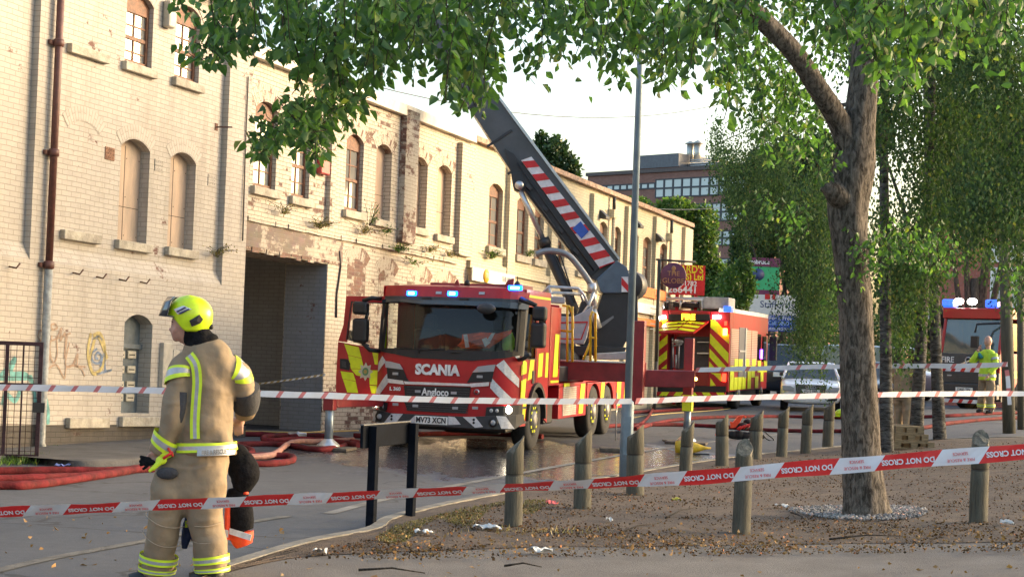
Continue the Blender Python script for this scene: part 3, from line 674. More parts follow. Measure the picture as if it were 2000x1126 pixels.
# parapet, fascia, gutter, skewed ledge of broken brick above the gate
mb = MB(); a = fac(500, 120)[0]
mb.add([(uS, -.14, vTa + .0), (uM, -.14, vTb), (uM, -.14, vTb + .22), (uS, -.14, vTa + .22), (uS, .3, vTa), (uM, .3, vTb), (uM, .3, vTb + .22), (uS, .3, vTa + .22)], [(0, 1, 2, 3), (3, 2, 6, 7), (0, 4, 5, 1), (1, 5, 6, 2), (0, 3, 7, 4)])
mb.build('gutter', pm('white gutter paint', (.66, .62, .52), .6, 0, .15, 4, dirt=.3), ws, xf=f2w)
mb = MB(); mb.add([(uS, .1, vTa + .2), (uM, .1, vTb + .2), (uM, 5, vTb + .7), (uS, 5, vTa + .7), (uM, 10, vTb + .2), (uS, 10, vTa + .2)], [(0, 1, 2, 3), (3, 2, 4, 5)]); mb.build('roof', pm('roof slate', (.13, .12, .12), .8, 0, .2, 8), ws, xf=f2w)
mb = MB(); mb.box(uS + .05, uM, 9.6, 10, BASEV, vTb); mb.box(uM - .3, uM, .4, 9.6, BASEV, vTb); mb.build('rear_wall', BR2, ws, xf=f2w)
led = MB(); rr_ = random.Random(4); u = uS + .1; vg = ga[3]
while u < ga[1] + .5:
    w_ = rr_.uniform(.1, .24); led.box(u, u + w_, -rr_.uniform(.005, .03), .1, vg - rr_.uniform(-.03, .035), vg + .07); u += w_ + .004
led.build('broken_lintel', BRP, ws, xf=f2w)
mb = MB(); rr_ = random.Random(9)
vL = fac(640, 455)[1]; u = uS + .15
while u < uM - .6:
    w_ = rr_.uniform(.18, .24); mb.box(u, u + w_, -rr_.uniform(.05, .085), .0, vL - .075 - rr_.uniform(0, .012), vL); u += w_ + .006
mb.build('string_course', BR2, ws, xf=f2w)
mb = MB(); mb.box(uS + .12, ga[1] + .55, -.014, .0, vg + .06, vL - .1); mb.build('flaking_render', brickmat('bare lintel render', (.50, .44, .36), .50, 9, joint=.5, scuff=.6, brick=((.27, .205, .17), (.21, .165, .14)), mortar=(.25, .2, .165)), ws, xf=f2w)
# passage interior
mb = MB(); a, b_ = ga[0], ga[1]; v1 = ga[3] + .25
mb.add([(a, .9, BASEV), (a, 7, BASEV), (a, 7, v1), (a, .9, v1)], [(0, 1, 2, 3)]); mb.add([(b_ + .0, .9, BASEV), (b_ + .9, .9, BASEV), (b_ + .9, 7, BASEV), (b_ + .9, 7, v1), (b_ + .9, .9, v1), (b_, .9, v1)], [(0, 1, 4, 5), (1, 2, 3, 4)])
mb.add([(a, 5.2, BASEV), (b_ + 1, 5.2, BASEV), (b_ + 1, 5.2, v1), (a, 5.2, v1)], [(0, 1, 2, 3)])
mb.add([(a, .88, v1), (b_ + 1, .88, v1), (b_ + 1, 7, v1), (a, 7, v1)], [(0, 1, 2, 3)])
mb.build('gateway_passage', GREYW, ws, xf=f2w)
mb = MB(); mb.box(b_ - .012, b_ + .002, .02, .88, BASEV, ga[3] - .02); mb.build('gateway_jamb', brickmat('grey jamb brick', (.30, .31, .33), .28, 12, joint=.5, scuff=.7), ws, xf=f2w)
# cables on the wall
mb = MB(); mb.tube([f for f in [(fac(472, 150)[0], -.13, fac(472, 150)[1]), (fac(466, 300)[0], -.13, fac(466, 300)[1]), (fac(460, 470)[0], -.14, fac(460, 470)[1])]], .012, 6)
mb.tube([(fac(x, y)[0], -.02, fac(x, y)[1]) for x, y in ((661, 490), (664, 520), (660, 548), (656, 575), (655, 620))], .018, 6); mb.build('wall_cable', pm('dark cable', (.06, .05, .05), .6), ws, xf=f2w)
# blind arches showing low on the wall
for (x0, x1, y0) in ((676, 712, 505), (737, 768, 525), (805, 835, 540), (852, 880, 548)):
    o = opening(x0, x1, y0, y0 + 150); ring(ws, o, BRP, .26)
    mb = MB(); A = arc(o[0], o[1], o[3] - .14, .14); mb.prism(([(o[0], o[2])] + A + [(o[1], o[2])])[::-1], -.004, .002); mb.build('blocked_window', BRP, ws, xf=f2w)
mb = MB(); mb.box(fac(626, 322)[0] - .16, fac(626, 322)[0] + .16, -.12, 0, fac(626, 330)[1] - .1, fac(626, 322)[1] + .16); ab = mb.build('alarm_box', pm('red alarm box', (.45, .05, .05), .4), ws, xf=f2w, bevel=.02)

# ---------------------------------------------------------------- far painted range
vRa, vRb = fac(925, 275)[1], fac(1340, 440)[1]
rg = thing('brick_warehouse', 'long bright cream brick range with tall arched windows and piers, beyond the ladder truck', 'building', f2w((fac(1100, 600)[0], 3, 0)))
sash3 = [opening(954, 981, 358, 484), opening(1009, 1032, 384, 500), opening(1044, 1062, 398, 508), opening(1088, 1104, 410, 520), opening(1128, 1143, 420, 530), opening(1169, 1185, 432, 534), opening(1196, 1212, 442, 545), opening(1231, 1246, 452, 556), opening(1255, 1271, 462, 562), opening(1288, 1302, 475, 570)]
wall_mesh(uM, uR, BASEV, (vRa, vRb), sash3).build('wall', BR3, rg, xf=f2w)
for o in sash3: make_window(rg, o, 'sash', .1); make_sill(rg, o, .1, .16)
for o in sash3: ring(rg, o, BR3, .24, 10)
mb = MB()
for (a, b_) in ((986, 1000), (1070, 1082), (1150, 1163), (1218, 1227), (1273, 1281), (1330, 1345)):
    ym = 430 + (a - 985) * .3; mb.box(fac(a, ym)[0], fac(b_, ym)[0], -.11, 0, BASEV, (vRa + vRb) / 2 - .15)
mb.box(uM, uR, -.09, 0, fac(1000, 530)[1] - .12, fac(1000, 530)[1] + .05)
mb.build('pilaster', BR3, rg, xf=f2w)
mb = MB(); mb.add([(uM, -.15, vRa - .02), (uR, -.15, vRb - .02), (uR, -.15, vRb + .1), (uM, -.15, vRa + .1), (uM, .4, vRa), (uR, .4, vRb), (uR, .4, vRb + .12), (uM, .4, vRa + .12)], [(0, 1, 2, 3), (3, 2, 6, 7), (0, 4, 5, 1), (1, 5, 6, 2), (0, 3, 7, 4)]); mb.build('coping', pm('brick coping', (.42, .28, .20), .8, 0, .3, 8, .3), rg, xf=f2w)
mb = MB(); mb.box(uM, uR, 9.6, 10, BASEV, vRb); mb.box(uR - .3, uR, .4, 10, BASEV, vRb - .02); mb.box(uM + .05, uR, .4, 9.6, vRb - .5, vRb - .3); mb.build('rear_wall', BR3, rg, xf=f2w)
BLK = pm('black fitting', (.03, .03, .03), .5)
for (x, y0, y1) in ((1192, 385, 410), (1305, 430, 456)):
    mb = MB(); u, v = fac(x, y0); v2 = fac(x, y1)[1]; mb.tube([(u, -.12, v), (u, -.12, v2)], .05, 8); h = mb.build('downpipe', BLK, rg, xf=f2w)
    mb = MB(); mb.box(u - .14, u + .14, -.18, 0, v2 - .22, v2); mb.tube([(u, -.12, v2 - .2), (u, -.12, v2 - 3.2)], .055, 8); mb.build('lower_pipe', BR3, h, xf=f2w)
for x, y in ((1167, 418), (1235, 436), (1277, 463)):
    u, v = fac(x, y); mb = MB(); mb.box(u - .03, u + .03, -.2, 0, v - .03, v + .03); mb.prism([(-.1, v - .12), (-.3, v - .14), (-.3, v - .06), (-.1, v + .12)], u - .16, u + .16, 'x'); mb.build('floodlight', BLK, rg, xf=f2w, bevel=.01)
# wall sign, banners
def board(par, name, x0, y0, x1, y1, n, mat, th=.03):
    a, v1 = fac(x0, y0, n); b_, v0 = fac(x1, y1, n); mb = MB(); mb.box(a, b_, n - th, n, v0, v1); return mb.build(name, mat, par, xf=f2w), (a, b_, v0, v1)
WHT = pm('white sign paint', (.72, .70, .64), .5, 0, .06, 6); ORG = pm('orange banner', (.75, .18, .03), .6, 0, .12, 5); GRYT = pm('grey letter paint', (.33, .33, .33), .6); YEL = pm('yellow sign paint', (.80, .48, .04), .5)
def fM(u, v, n): return plane_M(f2w((u, n, v)), FE - Vector((0, 0, SL)), (0, 0, 1))
def wtext(par, *a, **k):
    r = text(*a, **k); r.parent = par; r.data.transform(Wm(par).inverted()); return r
s1 = thing('shop_sign', 'white wall sign with yellow disc and grey capitals above the ladder truck cab', 'sign', f2w((fac(962, 541)[0], -.1, fac(962, 541)[1])))
_, (a, b_, v0, v1) = board(s1, 'sign_board', 921, 521, 1003, 562, -.13, WHT)
mb = MB(); mb.lathe([(.52 * (v1 - v0), 0), (.52 * (v1 - v0), .02)], (a + .75, -.185, (v0 + v1) / 2), 'y', 28); mb.build('disc', YEL, s1, xf=f2w)
wtext(s1, 'THE VISTA', (v1 - v0) * .62, GRYT, None, fM((a + b_) / 2 + .75, (v0 + v1) / 2, -.18), xs=.8)
wtext(s1, '73', (v1 - v0) * .55, WHT, None, fM(a + .75, (v0 + v1) / 2, -.205))
s2 = thing('hanging_banner', 'orange banner with pale letters over a white panel on the far wall', 'banner', f2w((fac(1270, 600)[0], -.1, 0)))
_, (a, b_, v0, v1) = board(s2, 'banner', 1244, 556, 1299, 588, -.13, ORG)
wtext(s2, 'VISTA', (v1 - v0) * .75, pm('pale orange letters', (.85, .5, .25), .6), None, fM((a + b_) / 2 + .5, (v0 + v1) / 2, -.17))
_, (a, b_, v0, v1) = board(s2, 'notice_panel', 1244, 589, 1291, 618, -.13, WHT); mb = MB()
for i in range(5): mb.box(a + 1.2, b_ - .4 - .25 * (i % 3), -.168, -.16, v1 - .12 - i * .15, v1 - .09 - i * .15)
mb.build('small_print', GRYT, s2, xf=f2w); board(s2, 'lower_panel', 1244, 619, 1291, 640, -.13, ORG)
# ================================================================ FAR BUILDINGS, SIGNS, STREET FURNITURE
RB = brickmat('red office brick', (.3, .1, .07), 0, 8, brick=((.30, .14, .10), (.24, .105, .075)), mortar=(.2, .14, .12), bare=True)
def box_building(name, label, P0, P1, depth, zb, zt, mat):
    """returns root, map(u,n,v)->world ; u along P0->P1"""
    e = (P1 - P0); e.z = 0; Lg = e.length; e.normalize(); nI = Vector((-e.y, e.x, 0))
    if nI.y < 0: nI = -nI
    f = lambda p: P0 + e * p[0] + nI * p[1] + Vector((0, 0, p[2]))
    P0.z = 0; r = thing(name, label, 'building', f((Lg / 2, 0, zb)))
    return r, f, Lg, e, nI
OA = at(1148, 345, 130); OB = at(1475, 325, 119)
off, of, OL, oe, on = box_building('office_block', 'brown brick office block with long window bands and a plant room on its roof', OA, OB, 14, -1, 15, RB)
zt = at(1148, 344, 130).z
def obuild(mb, name, mat, par, f=of, **k): return mb.build(name, mat, par, world=True, xf=f, **k)
mb = MB(); mb.box(0, OL, 0, 14, -2, zt); obuild(mb, 'wall', RB, off)
mb = MB(); mb.box(-.1, OL + .1, -.15, 14, zt - .02, zt + .25); obuild(mb, 'coping', pm('dark coping', (.12, .09, .08), .7), off)
def ou(px, py):
    d = ray(px, py); t = (OA - CP).dot(on) / d.dot(on); P = CP + d * t; return (P - OA).dot(oe), P.z
PG = glassmat('office glass', (.45, .52, .54), .12, spec=1)
DF = pm('dark window frame', (.05, .05, .06), .5)
def band(x0, x1, yt, yb, n, split=True):
    u0, vt_ = ou(x0, yt); u1, _ = ou(x1, yt); vb_ = ou(x0, yb)[1]; w_ = (u1 - u0) / n
    for i in range(n):
        mb = MB(); a = u0 + i * w_; b_ = a + w_
        mb.box(a, b_, -.06, .0, vb_, vb_ + .08); mb.box(a, b_, -.06, 0, vt_ - .08, vt_); mb.box(a, a + .08, -.06, 0, vb_ + .08, vt_ - .08); mb.box(b_ - .08, b_, -.06, 0, vb_ + .08, vt_ - .08)
        if split: mb.box(a + .08, b_ - .08, -.06, 0, (vb_ + vt_) / 2 - .07, (vb_ + vt_) / 2 + .07)
        f = obuild(mb, 'window', DF, off); g = MB(); g.box(a + .1, b_ - .1, -.03, -.02, vb_ + .1, vt_ - .1); obuild(g, 'pane', PG, f)
band(1172, 1280, 362, 374, 8, False); band(1281, 1460, 350, 387, 10)
band(1340, 1462, 398, 434, 7); band(1395, 1462, 450, 480, 4); band(1300, 1460, 505, 535, 9)
u0, v1 = ou(1216, 306); u1, _ = ou(1372, 306)
mb = MB(); mb.box(u0, u0 + 4.2, 1.5, 9, zt + .2, v1 - .8); obuild(mb, 'plant_room', RB, off); mb = MB(); mb.box(u0 - .1, u0 + 4.3, 1.4, 9, v1 - .8, v1 + .2); obuild(mb, 'plant_room_cladding', pm('grey cladding', (.14, .14, .15), .6), off)
mb = MB(); mb.box(u0 + 4.3, u1, 2.5, 8, zt + .2, v1 - .5)
obuild(mb, 'plant_room', pm('grey cladding', (.14, .14, .15), .6), off); mb = MB()
for i in range(5): mb.box(u0 + 4.6, u1 - .8, 2.42, 2.5, zt + .5 + i * .14, zt + .57 + i * .14)
obuild(mb, 'louvre', pm('pale louvre', (.5, .5, .5), .5), off)
for x in (1299, 1313):
    u, _ = ou(x, 300); mb = MB(); mb.tube([(u, 3, zt + 1), (u, 3, v1 + 1.0)], .28, 12); mb.lathe([(.05, .3), (.42, .1), (.42, .05)], (u, 3, v1 + 1.0), n=12); obuild(mb, 'flue', pm('flue metal', (.5, .48, .42), .4, .6), off)

# red brick flats at right
HA = at(1836, 500, 62); HB = at(2130, 500, 59)
fl, ff, FLn, fe, fn = box_building('brick_flats', 'red brick flats with white framed windows behind the trees at the right edge', HA, HB, 10, -1, 10, RB)
def fu(px, py):
    d = ray(px, py); t = (HA - CP).dot(fn) / d.dot(fn); P = CP + d * t; return (P - HA).dot(fe), P.z
ztf = fu(1900, 213)[1]; RB2 = brickmat('flats brick', (.3, .1, .07), 0, 11, brick=((.40, .12, .075), (.30, .085, .055)), mortar=(.30, .2, .16), bare=True)
mb = MB(); mb.box(0, FLn, 0, 9, -2, ztf); obuild(mb, 'wall', RB2, fl, ff)
mb = MB(); mb.box(-.15, FLn + .1, -.2, 9.1, ztf, ztf + .25); obuild(mb, 'roof_edge', pm('dark coping', (.12, .09, .08), .7), fl, ff)
UPV = pm('white window frame', (.78, .78, .76), .4)
CURT = pm('net curtain', (.62, .62, .58), .9, 0, .25, 12, stretch=(8, 8, .4))
for (x0, x1, yt, yb) in ((1973, 2030, 318, 412), (1936, 2000, 522, 600), (2060, 2150, 318, 412), (2060, 2150, 522, 600), (1860, 1900, 330, 410)):
    a, v1 = fu(x0, yt); b_, _ = fu(x1, yt); v0 = fu(x0, yb)[1]; mb = MB()
    mb.box(a, b_, -.07, 0, v0, v0 + .1); mb.box(a, b_, -.07, 0, v1 - .1, v1); mb.box(a, a + .1, -.07, 0, v0 + .1, v1 - .1); mb.box(b_ - .1, b_, -.07, 0, v0 + .1, v1 - .1); m_ = (a + b_) / 2; mb.box(m_ - .05, m_ + .05, -.07, 0, v0 + .1, v1 - .1)
    f = obuild(mb, 'window', UPV, fl, ff); g = MB(); g.box(a + .08, b_ - .08, -.02, -.015, v0 + .08, v1 - .08); obuild(g, 'curtain', CURT, f, ff)
a, v1 = fu(1934, 480); b_, v0 = fu(2002, 512); mb = MB(); mb.box(a, b_ + 8, -.1, 0, v0, v1); obuild(mb, 'spandrel_panel', UPV, fl, ff)

# brick house behind the photographer (mirrored in the windscreen)
def house(nm, label, c, rz, w_, d_, h_, gab):
    r = thing(nm, label, 'building', c, rz); mb = MB(); mb.box(-w_ / 2, w_ / 2, 0, d_, -1, h_); mb.add([(-w_ / 2, 0, h_), (w_ / 2, 0, h_), (0, 0, h_ + gab), (-w_ / 2, d_, h_), (w_ / 2, d_, h_), (0, d_, h_ + gab)], [(0, 1, 2), (5, 4, 3)]); mb.build('wall', RB2, r)
    mb = MB(); s = .2; mb.add([(-w_ / 2 - s, -.2, h_ - s), (0, -.2, h_ + gab + .1), (0, d_, h_ + gab + .1), (-w_ / 2 - s, d_, h_ - s), (w_ / 2 + s, -.2, h_ - s), (w_ / 2 + s, d_, h_ - s)], [(0, 1, 2, 3), (1, 4, 5, 2)]); mb.build('roof', pm('roof tile', (.10, .06, .05), .8, 0, .2, 8), r)
    for x in (-2.4, 0, 2.4):
        mb = MB(); mb.box(x - .8, x + .8, -.12, 0, 4.4, 6.5); f = mb.build('window', pm('cream window surround', (.62, .52, .34), .7), r); g = MB(); g.box(x - .5, x + .5, -.14, -.12, 4.7, 6.2); g.build('pane', GLASS_W, f)
    return r
house('brick_house', 'red brick gabled house with cream window surrounds behind the photographer', (-19.5, -1.5, 0), math.radians(147), 11, 9, 6.8, 3.6)

# ---------------------------------------------------------------- hanging round sign, red board
PUR = pm('purple sign paint', (.13, .035, .09), .45); GLD = pm('gold letter', (.55, .28, .12), .45)
Dg = 47; c = at(1315, 538, Dg); r = 25 / FPX * Dg
gs = thing('hanging_sign', 'round purple pub sign with gold capitals hanging from a black bracket', 'sign', c)
mb = MB(); mb.lathe([(r * .96, -.05), (r, -.04), (r, .04), (r * .96, .05)], (0, 0, 0), 'y', 40); mb.build('disc', PUR, gs)
for s_, z in (('THE', -.07), ('GLOBE', -.27)): text(s_, .19 if s_ == 'THE' else .2, GLD, gs, Matrix.Translation((0, -.055, z + .12)) @ Matrix.Rotation(PI / 2, 4, 'X'), ext=.004)
mb = MB(); mb.ball((0, -.06, .2), .06, 10, 0, (1, .3, 1.2)); mb.prism([(-.03, .14), (.03, .14), (.05, .08), (-.05, .08)], -.062, -.05); mb.build('balloon_emblem', GLD, gs)
mb = MB(); zt_ = at(1315, 508, Dg).z - c.z; mb.tube([(-.5, 0, zt_), (.62, 0, zt_ - .03)], .03, 8); mb.tube([(-.42, 0, zt_), (-.36, 0, -.3), (-.4, .0, -.5)], .02, 6); mb.tube([(-.15, 0, zt_), (-.15, 0, r * .9)], .012, 6); mb.tube([(.15, 0, zt_), (.15, 0, r * .9)], .012, 6)
mb.tube([(-.4, 0, zt_ + .03), (-.4, 0, -2.4)], .05, 8); mb.tube([(-.4, 0, -2.4), (-.4, 0, -4.2)], .05, 8)
mb.build('bracket', BLK, gs)
REDS = pm('red sign board', (.62, .02, .02), .45, 0, .08, 3); LY = pm('yellow letters', (.85, .75, .02), .5); LW = pm('white letters', (.82, .82, .8), .5)
Dr = 51; A = at(1309, 516, Dr); B = at(1376, 577, Dr)
rs = thing('roof_company_sign', 'red board with yellow and white lettering partly behind the round purple sign', 'sign', (A + B) / 2)
hw = (B.x - A.x) / 2; hh = (A.z - B.z) / 2
mb = MB(); mb.box(-hw, hw, 0, .05, -hh, hh); mb.box(-hw + .2, -hw + .3, .05, .15, -hh - 3.3, hh); mb.box(hw - .3, hw - .2, .05, .15, -hh - 3.3, hh); mb.build('board', REDS, rs)
RX = Matrix.Rotation(PI / 2, 4, 'X')
def T(s_, x, z, size, mat, par, al='RIGHT', y=-.004, **k): return text(s_, size, mat, par, Matrix.Translation((x, y, z)) @ RX, align=al, **k)
T("ARD'S", hw - .06, hh * .7, .32, LY, rs, bold=.006, xs=.82); T('(ROOFS) Ltd', hw - .05, hh * .2, .27, LY, rs, bold=.006, xs=.82); T('Tel: 01782', hw - .24, -hh * .24, .2, LW, rs, bold=.004); T('266441', hw - .22, -hh * .66, .3, LW, rs, bold=.008)

# ---------------------------------------------------------------- hoardings beyond
def hoard(name, label, x0, y0, x1, y1, D, mat, post=True):
    A = at(x0, y0, D); B = at(x1, y1, D); r = thing(name, label, 'sign', ((A.x + B.x) / 2, D, gz((A.x + B.x) / 2, D))); zc = (A.z + B.z) / 2 - r.location.z; hw = (B.x - A.x) / 2; hh = (A.z - B.z) / 2
    mb = MB(); mb.box(-hw, hw, 0, .08, zc - hh, zc + hh); mb.build('board', mat, r)
    if post:
        mb = MB(); mb.box(-hw + .2, -hw + .32, .08, .2, -.3, zc + hh); mb.box(hw - .32, hw - .2, .08, .2, -.3, zc + hh); mb.build('post', pm('timber post', (.16, .12, .09), .9), r)
    return r, zc, hw, hh
GRN = pm('green hoarding', (.05, .42, .16), .5, 0, .1, 1); MAR = pm('maroon hoarding', (.16, .03, .08), .5); BLU = pm('blue hoarding', (.02, .07, .34), .5); NAV = pm('navy letters', (.04, .06, .16), .5)
g, zc, hw, hh = hoard('property_hoarding', 'green hoarding with maroon header and footer strips rising above the silver car', 1460, 506, 1522, 574, 84, GRN)
mb = MB(); mb.box(-hw, hw, -.03, 0, zc + hh - .34, zc + hh + .1); mb.box(-hw, hw, -.03, 0, zc - hh - .1, zc - hh + .18); mb.build('header', MAR, g)
T('Imbruce', -hw + .1, zc + hh - .12, .3, LW, g, 'LEFT', -.036, bold=.008)
mb = MB(); mb.lathe([(.30, 0), (.30, .01)], (-.25, -.02, zc + .1), 'y', 20); mb.build('dark_emblem', NAV, g)
g, zc, hw, hh = hoard('company_hoarding', 'white hoarding reading Staffordshire with a blue panel below, behind the weeping birch', 1464, 574, 1560, 616, 80, WHT)
T('Staffordshire', -hw + .5, zc + .0, .46, NAV, g, 'LEFT'); T('Automation', -hw + .9, zc - .42, .46, GRYT, g, 'LEFT')
mb = MB(); mb.box(-.45, -.2, -.01, 0, zc + .25, zc + .5); mb.box(-.1, .05, -.01, 0, zc + .25, zc + .5); mb.build('red_emblem', REDS, g)
mb = MB(); mb.box(-hw + .75, hw - .1, -.0, .08, zc - hh - .78, zc - hh - .02); mb.build('blue_panel', BLU, g)
T('For a Free', hw - .3, zc - hh - .16, .26, LW, g); T('Call 0800 0', hw - .25, zc - hh - .40, .26, pm('pale blue letters', (.4, .6, .85), .5), g); T('automation.c', hw - .3, zc - hh - .65, .24, LW, g)

# ---------------------------------------------------------------- lamp post
GALV = pm('grey blue post paint', (.20, .27, .33), .5, .15, .12, 3, .05, 60, dirt=.25)
b0 = ground(1229, 22.2); tp = at(1262, -600, 22.2)
lp = thing('lamp_post', 'tall blue grey steel lamp post with thicker base in front of the ladder truck', 'lamp post', b0)
kx = (at(1252, 70, 22.2).x - b0.x) / (at(1252, 70, 22.2).z - b0.z)
H_ = tp.z - b0.z
P_ = lambda z: (kx * z, 0, z)
mb = MB(); hb = at(1236, 790, 22.2).z - b0.z; mb.tube([P_(-.2), P_(hb - .02), P_(hb + .04), P_(hb + .06)], [.083, .083, .075, .05], 20); pb = mb.build('post_base', GALV, lp)
mb = MB(); mb.box(-.045, .045, -.088, -.07, .35, .85); mb.build('access_door', pm('post door', (.17, .23, .28), .5, .2), pb)
mb = MB(); mb.tube([P_(hb), P_(H_)], [.05, .036], 20); mb.build('post', GALV, lp)
mb = MB(); e = Vector(P_(H_)); mb.tube([e, e + Vector((-.4, .1, .25)), e + Vector((-1.0, .2, .3))], .03, 10); mb.build('bracket_arm', GALV, lp)
mb = MB(); mb.prism([(-1.0, .2), (-1.7, .2), (-1.65, .36), (-1.1, .38)], .1, .36); hd = mb.build('lantern', GALV, lp, xf=lambda p: p + e, bevel=.03)

# ---------------------------------------------------------------- bollards
BW = pm('weathered timber', (.15, .142, .108), .92, 0, .25, 7, 1.0, 34, col2=(.055, .054, .04), stretch=(6, 6, .45), dirt=.4)
BT = pm('cut timber top', (.15, .138, .108), .9, 0, .3, 25, .5, 60)
BD = pm('timber groove', (.05, .045, .035), .95)
BOL = [  # px centre at base, py base, px-height, side of slant, label
 (1002, 1040, 190, 1, 'big near timber bollard with slanted top, right of the black sign frame'), (1137, 1003, 165, 1, 'timber bollard with slanted top in front of the ladder truck rear wheels'),
 (1240, 975, 147, 1, 'timber bollard with slanted top standing right against the lamp post'), (1337, 948, 128, 1, 'timber bollard with slanted top beside the yellow bag'),
 (1410, 916, 110, 1, 'timber bollard just left of the red and black kit pile'), (1474, 903, 104, 1, 'timber bollard rising in front of the red and black kit pile'),
 (1526, 898, 106, 1, 'timber bollard first to the right of the kit pile, before the silver car'), (1573, 891, 104, 1, 'timber bollard in front of the silver car number plate'), (1616, 879, 98, 1, 'timber bollard nearest the left side of the big tree trunk'),
 (1447, 1053, 195, 0, 'near timber bollard with rounded face towards us, on the leaf litter below the kit pile'), (1910, 1030, 190, 0, 'timber bollard with round sloping face, alone right of the big tree')]
for i, (px, py, ph, side, lab) in enumerate(BOL):
    g = hit(px, py); s = FPX / g.y; h = ph / s * 1.0; r = .075 if i < 3 or i > 8 else .072
    if i in (0, 9, 10): r = 17.5 / s
    elif i in (1, 2): r = 17 / s
    else: r = 12.5 / s if i < 6 else 10.5 / s
    b = thing('bollard', lab, 'bollard', g, group='timber bollards along the verge')
    n = 24; mb = MB(); prof = []; zs = [-.1, h * .45, h * .585, h * .59, h * .605, h * .61]; rs = [r * 1.04, r * 1.0, r, r * .93, r * .93, r]
    vs = []
    for z, q in zip(zs, rs):
        for k in range(n): a = 2 * PI * k / n; vs.append((q * math.cos(a), q * math.sin(a), z))
    for k in range(n):
        a = 2 * PI * k / n; x, y = r * math.cos(a), r * math.sin(a)
        tt = (x / r + 1) / 2 if side else (y / r + 1) / 2
        z = h - (1 - tt) * (.24 if side else .22) * (1 - .35 * (tt < .15)) + rnd.uniform(-.006, .006); q = 1 + rnd.uniform(-.05, .01); vs.append((x * q, y * q, z))
    fs = [(j * n + k, j * n + (k + 1) % n, (j + 1) * n + (k + 1) % n, (j + 1) * n + k) for j in range(6) for k in range(n)]
    mb.add(vs, fs, 0, True); mb.mi = [2 if 2 * n <= q < 4 * n + n else 0 for q in range(len(mb.f))]
    mb.add([vs[6 * n + k] for k in range(n)], [tuple(range(n))], 1)
    mb.build('post', [BW, BT, BD], b); b.matrix_basis = Matrix.Translation(g) @ Euler((rnd.uniform(-.025, .025), rnd.uniform(-.03, .03), rnd.uniform(-.35, .1))).to_matrix().to_4x4()
# ---------------------------------------------------------------- street name frame seen from behind
NB = pm('black sign metal', (.008, .010, .015), .9, 0, .2, 10, .05, 60, spec=.06)
A = hit(724, 1033); B = hit(801, 1018); s = FPX / A.y; sgn = thing('street_name_sign', 'black street name frame on two square posts, seen from its blank back', 'sign', A)
e = B - A; ang = math.atan2(e.y, e.x); sgn.rotation_euler.z = ang; sgn.matrix_basis = Matrix.Translation(A) @ Matrix.Rotation(ang, 4, 'Z')
Ls = Vector((e.x, e.y)).length; hp = 200 / s
for x in (0, Ls): mb = MB(); mb.box(x - .036, x + .036, -.036, .036, -.15, hp); mb.build('post', NB, sgn, bevel=.004)
mb = MB(); mb.box(-.14, Ls + .03, .04, .07, hp - .185, hp + .01); mb.build('name_board', NB, sgn, bevel=.008)
mb = MB(); mb.box(-.14, Ls + .03, .038, .072, hp + .008, hp + .018); mb.build('top_trim', pm('worn white edge', (.12, .12, .12), .6, 0, .4, 30), sgn)

# ---------------------------------------------------------------- iron gate at the left
GI = pm('dark red iron', (.055, .025, .03), .6, .3, .3, 12, .2, 60)
A = ground(-160, 21.3); B = ground(84, 21.6); gt = thing('iron_gate', 'dark iron bar gate with wire mesh standing at the left edge of the photo', 'gate', B)
e = B - A; Lg = e.length; ang = math.atan2(e.y, e.x); gt.matrix_basis = Matrix.Translation(B) @ Matrix.Rotation(ang, 4, 'Z'); gt.rotation_euler.z = ang
hg = (at(85, 668, 21.6).z - B.z)
mb = MB(); mb.box(-Lg, 0, -.025, .025, hg - .05, hg); mb.box(-Lg, 0, -.02, .02, .06, .11); mb.box(-.05, 0, -.025, .025, -.02, hg - .05); mb.box(-Lg, -.05, -.008, .008, hg * .64, hg * .65 + .012); mb.build('frame', GI, gt)
mb = MB(); x = -.44
while x > -Lg: mb.box(x - .022, x + .022, -.03, .03, .0, hg - .05); x -= .40
mb.build('upright', GI, gt)
mb = MB(); x = -.1
while x > -Lg: mb.tube([(x, 0, .1), (x, 0, hg - .04)], .0035, 4); x -= .075
z = .15
while z < hg - .05: mb.tube([(-Lg, .01, z), (0, .01, z)], .0035, 4); z += .085
x = -.24
while x > -Lg: mb.box(x - .008, x + .008, -.01, .01, .1, hg - .05); x -= .40
mb.build('wire_mesh', GI, gt)
mb = MB(); mb.box(-.1, .05, -.05, .04, hg * .42, hg * .5); mb.build('lock', BLK, gt)

# overhead wires
def wire(name, label, p, q, sag, r=.012):
    mb = MB(); P = [p.lerp(q, i / 16) - Vector((0, 0, sag * 4 * (i / 16) * (1 - i / 16))) for i in range(17)]; mb.tube(P, r, 5)
    return tag(mb.build(name, BLK), label, 'cable')
wire('overhead_wire', 'thin black telephone wire crossing the sky above the boom', at(700, 160, 38), at(1500, 176, 60), .9, .012)
wire('overhead_wire', 'faint twin line of wire across the far range of windows', at(1110, 385, 45), at(1480, 395, 62), .3, .012)
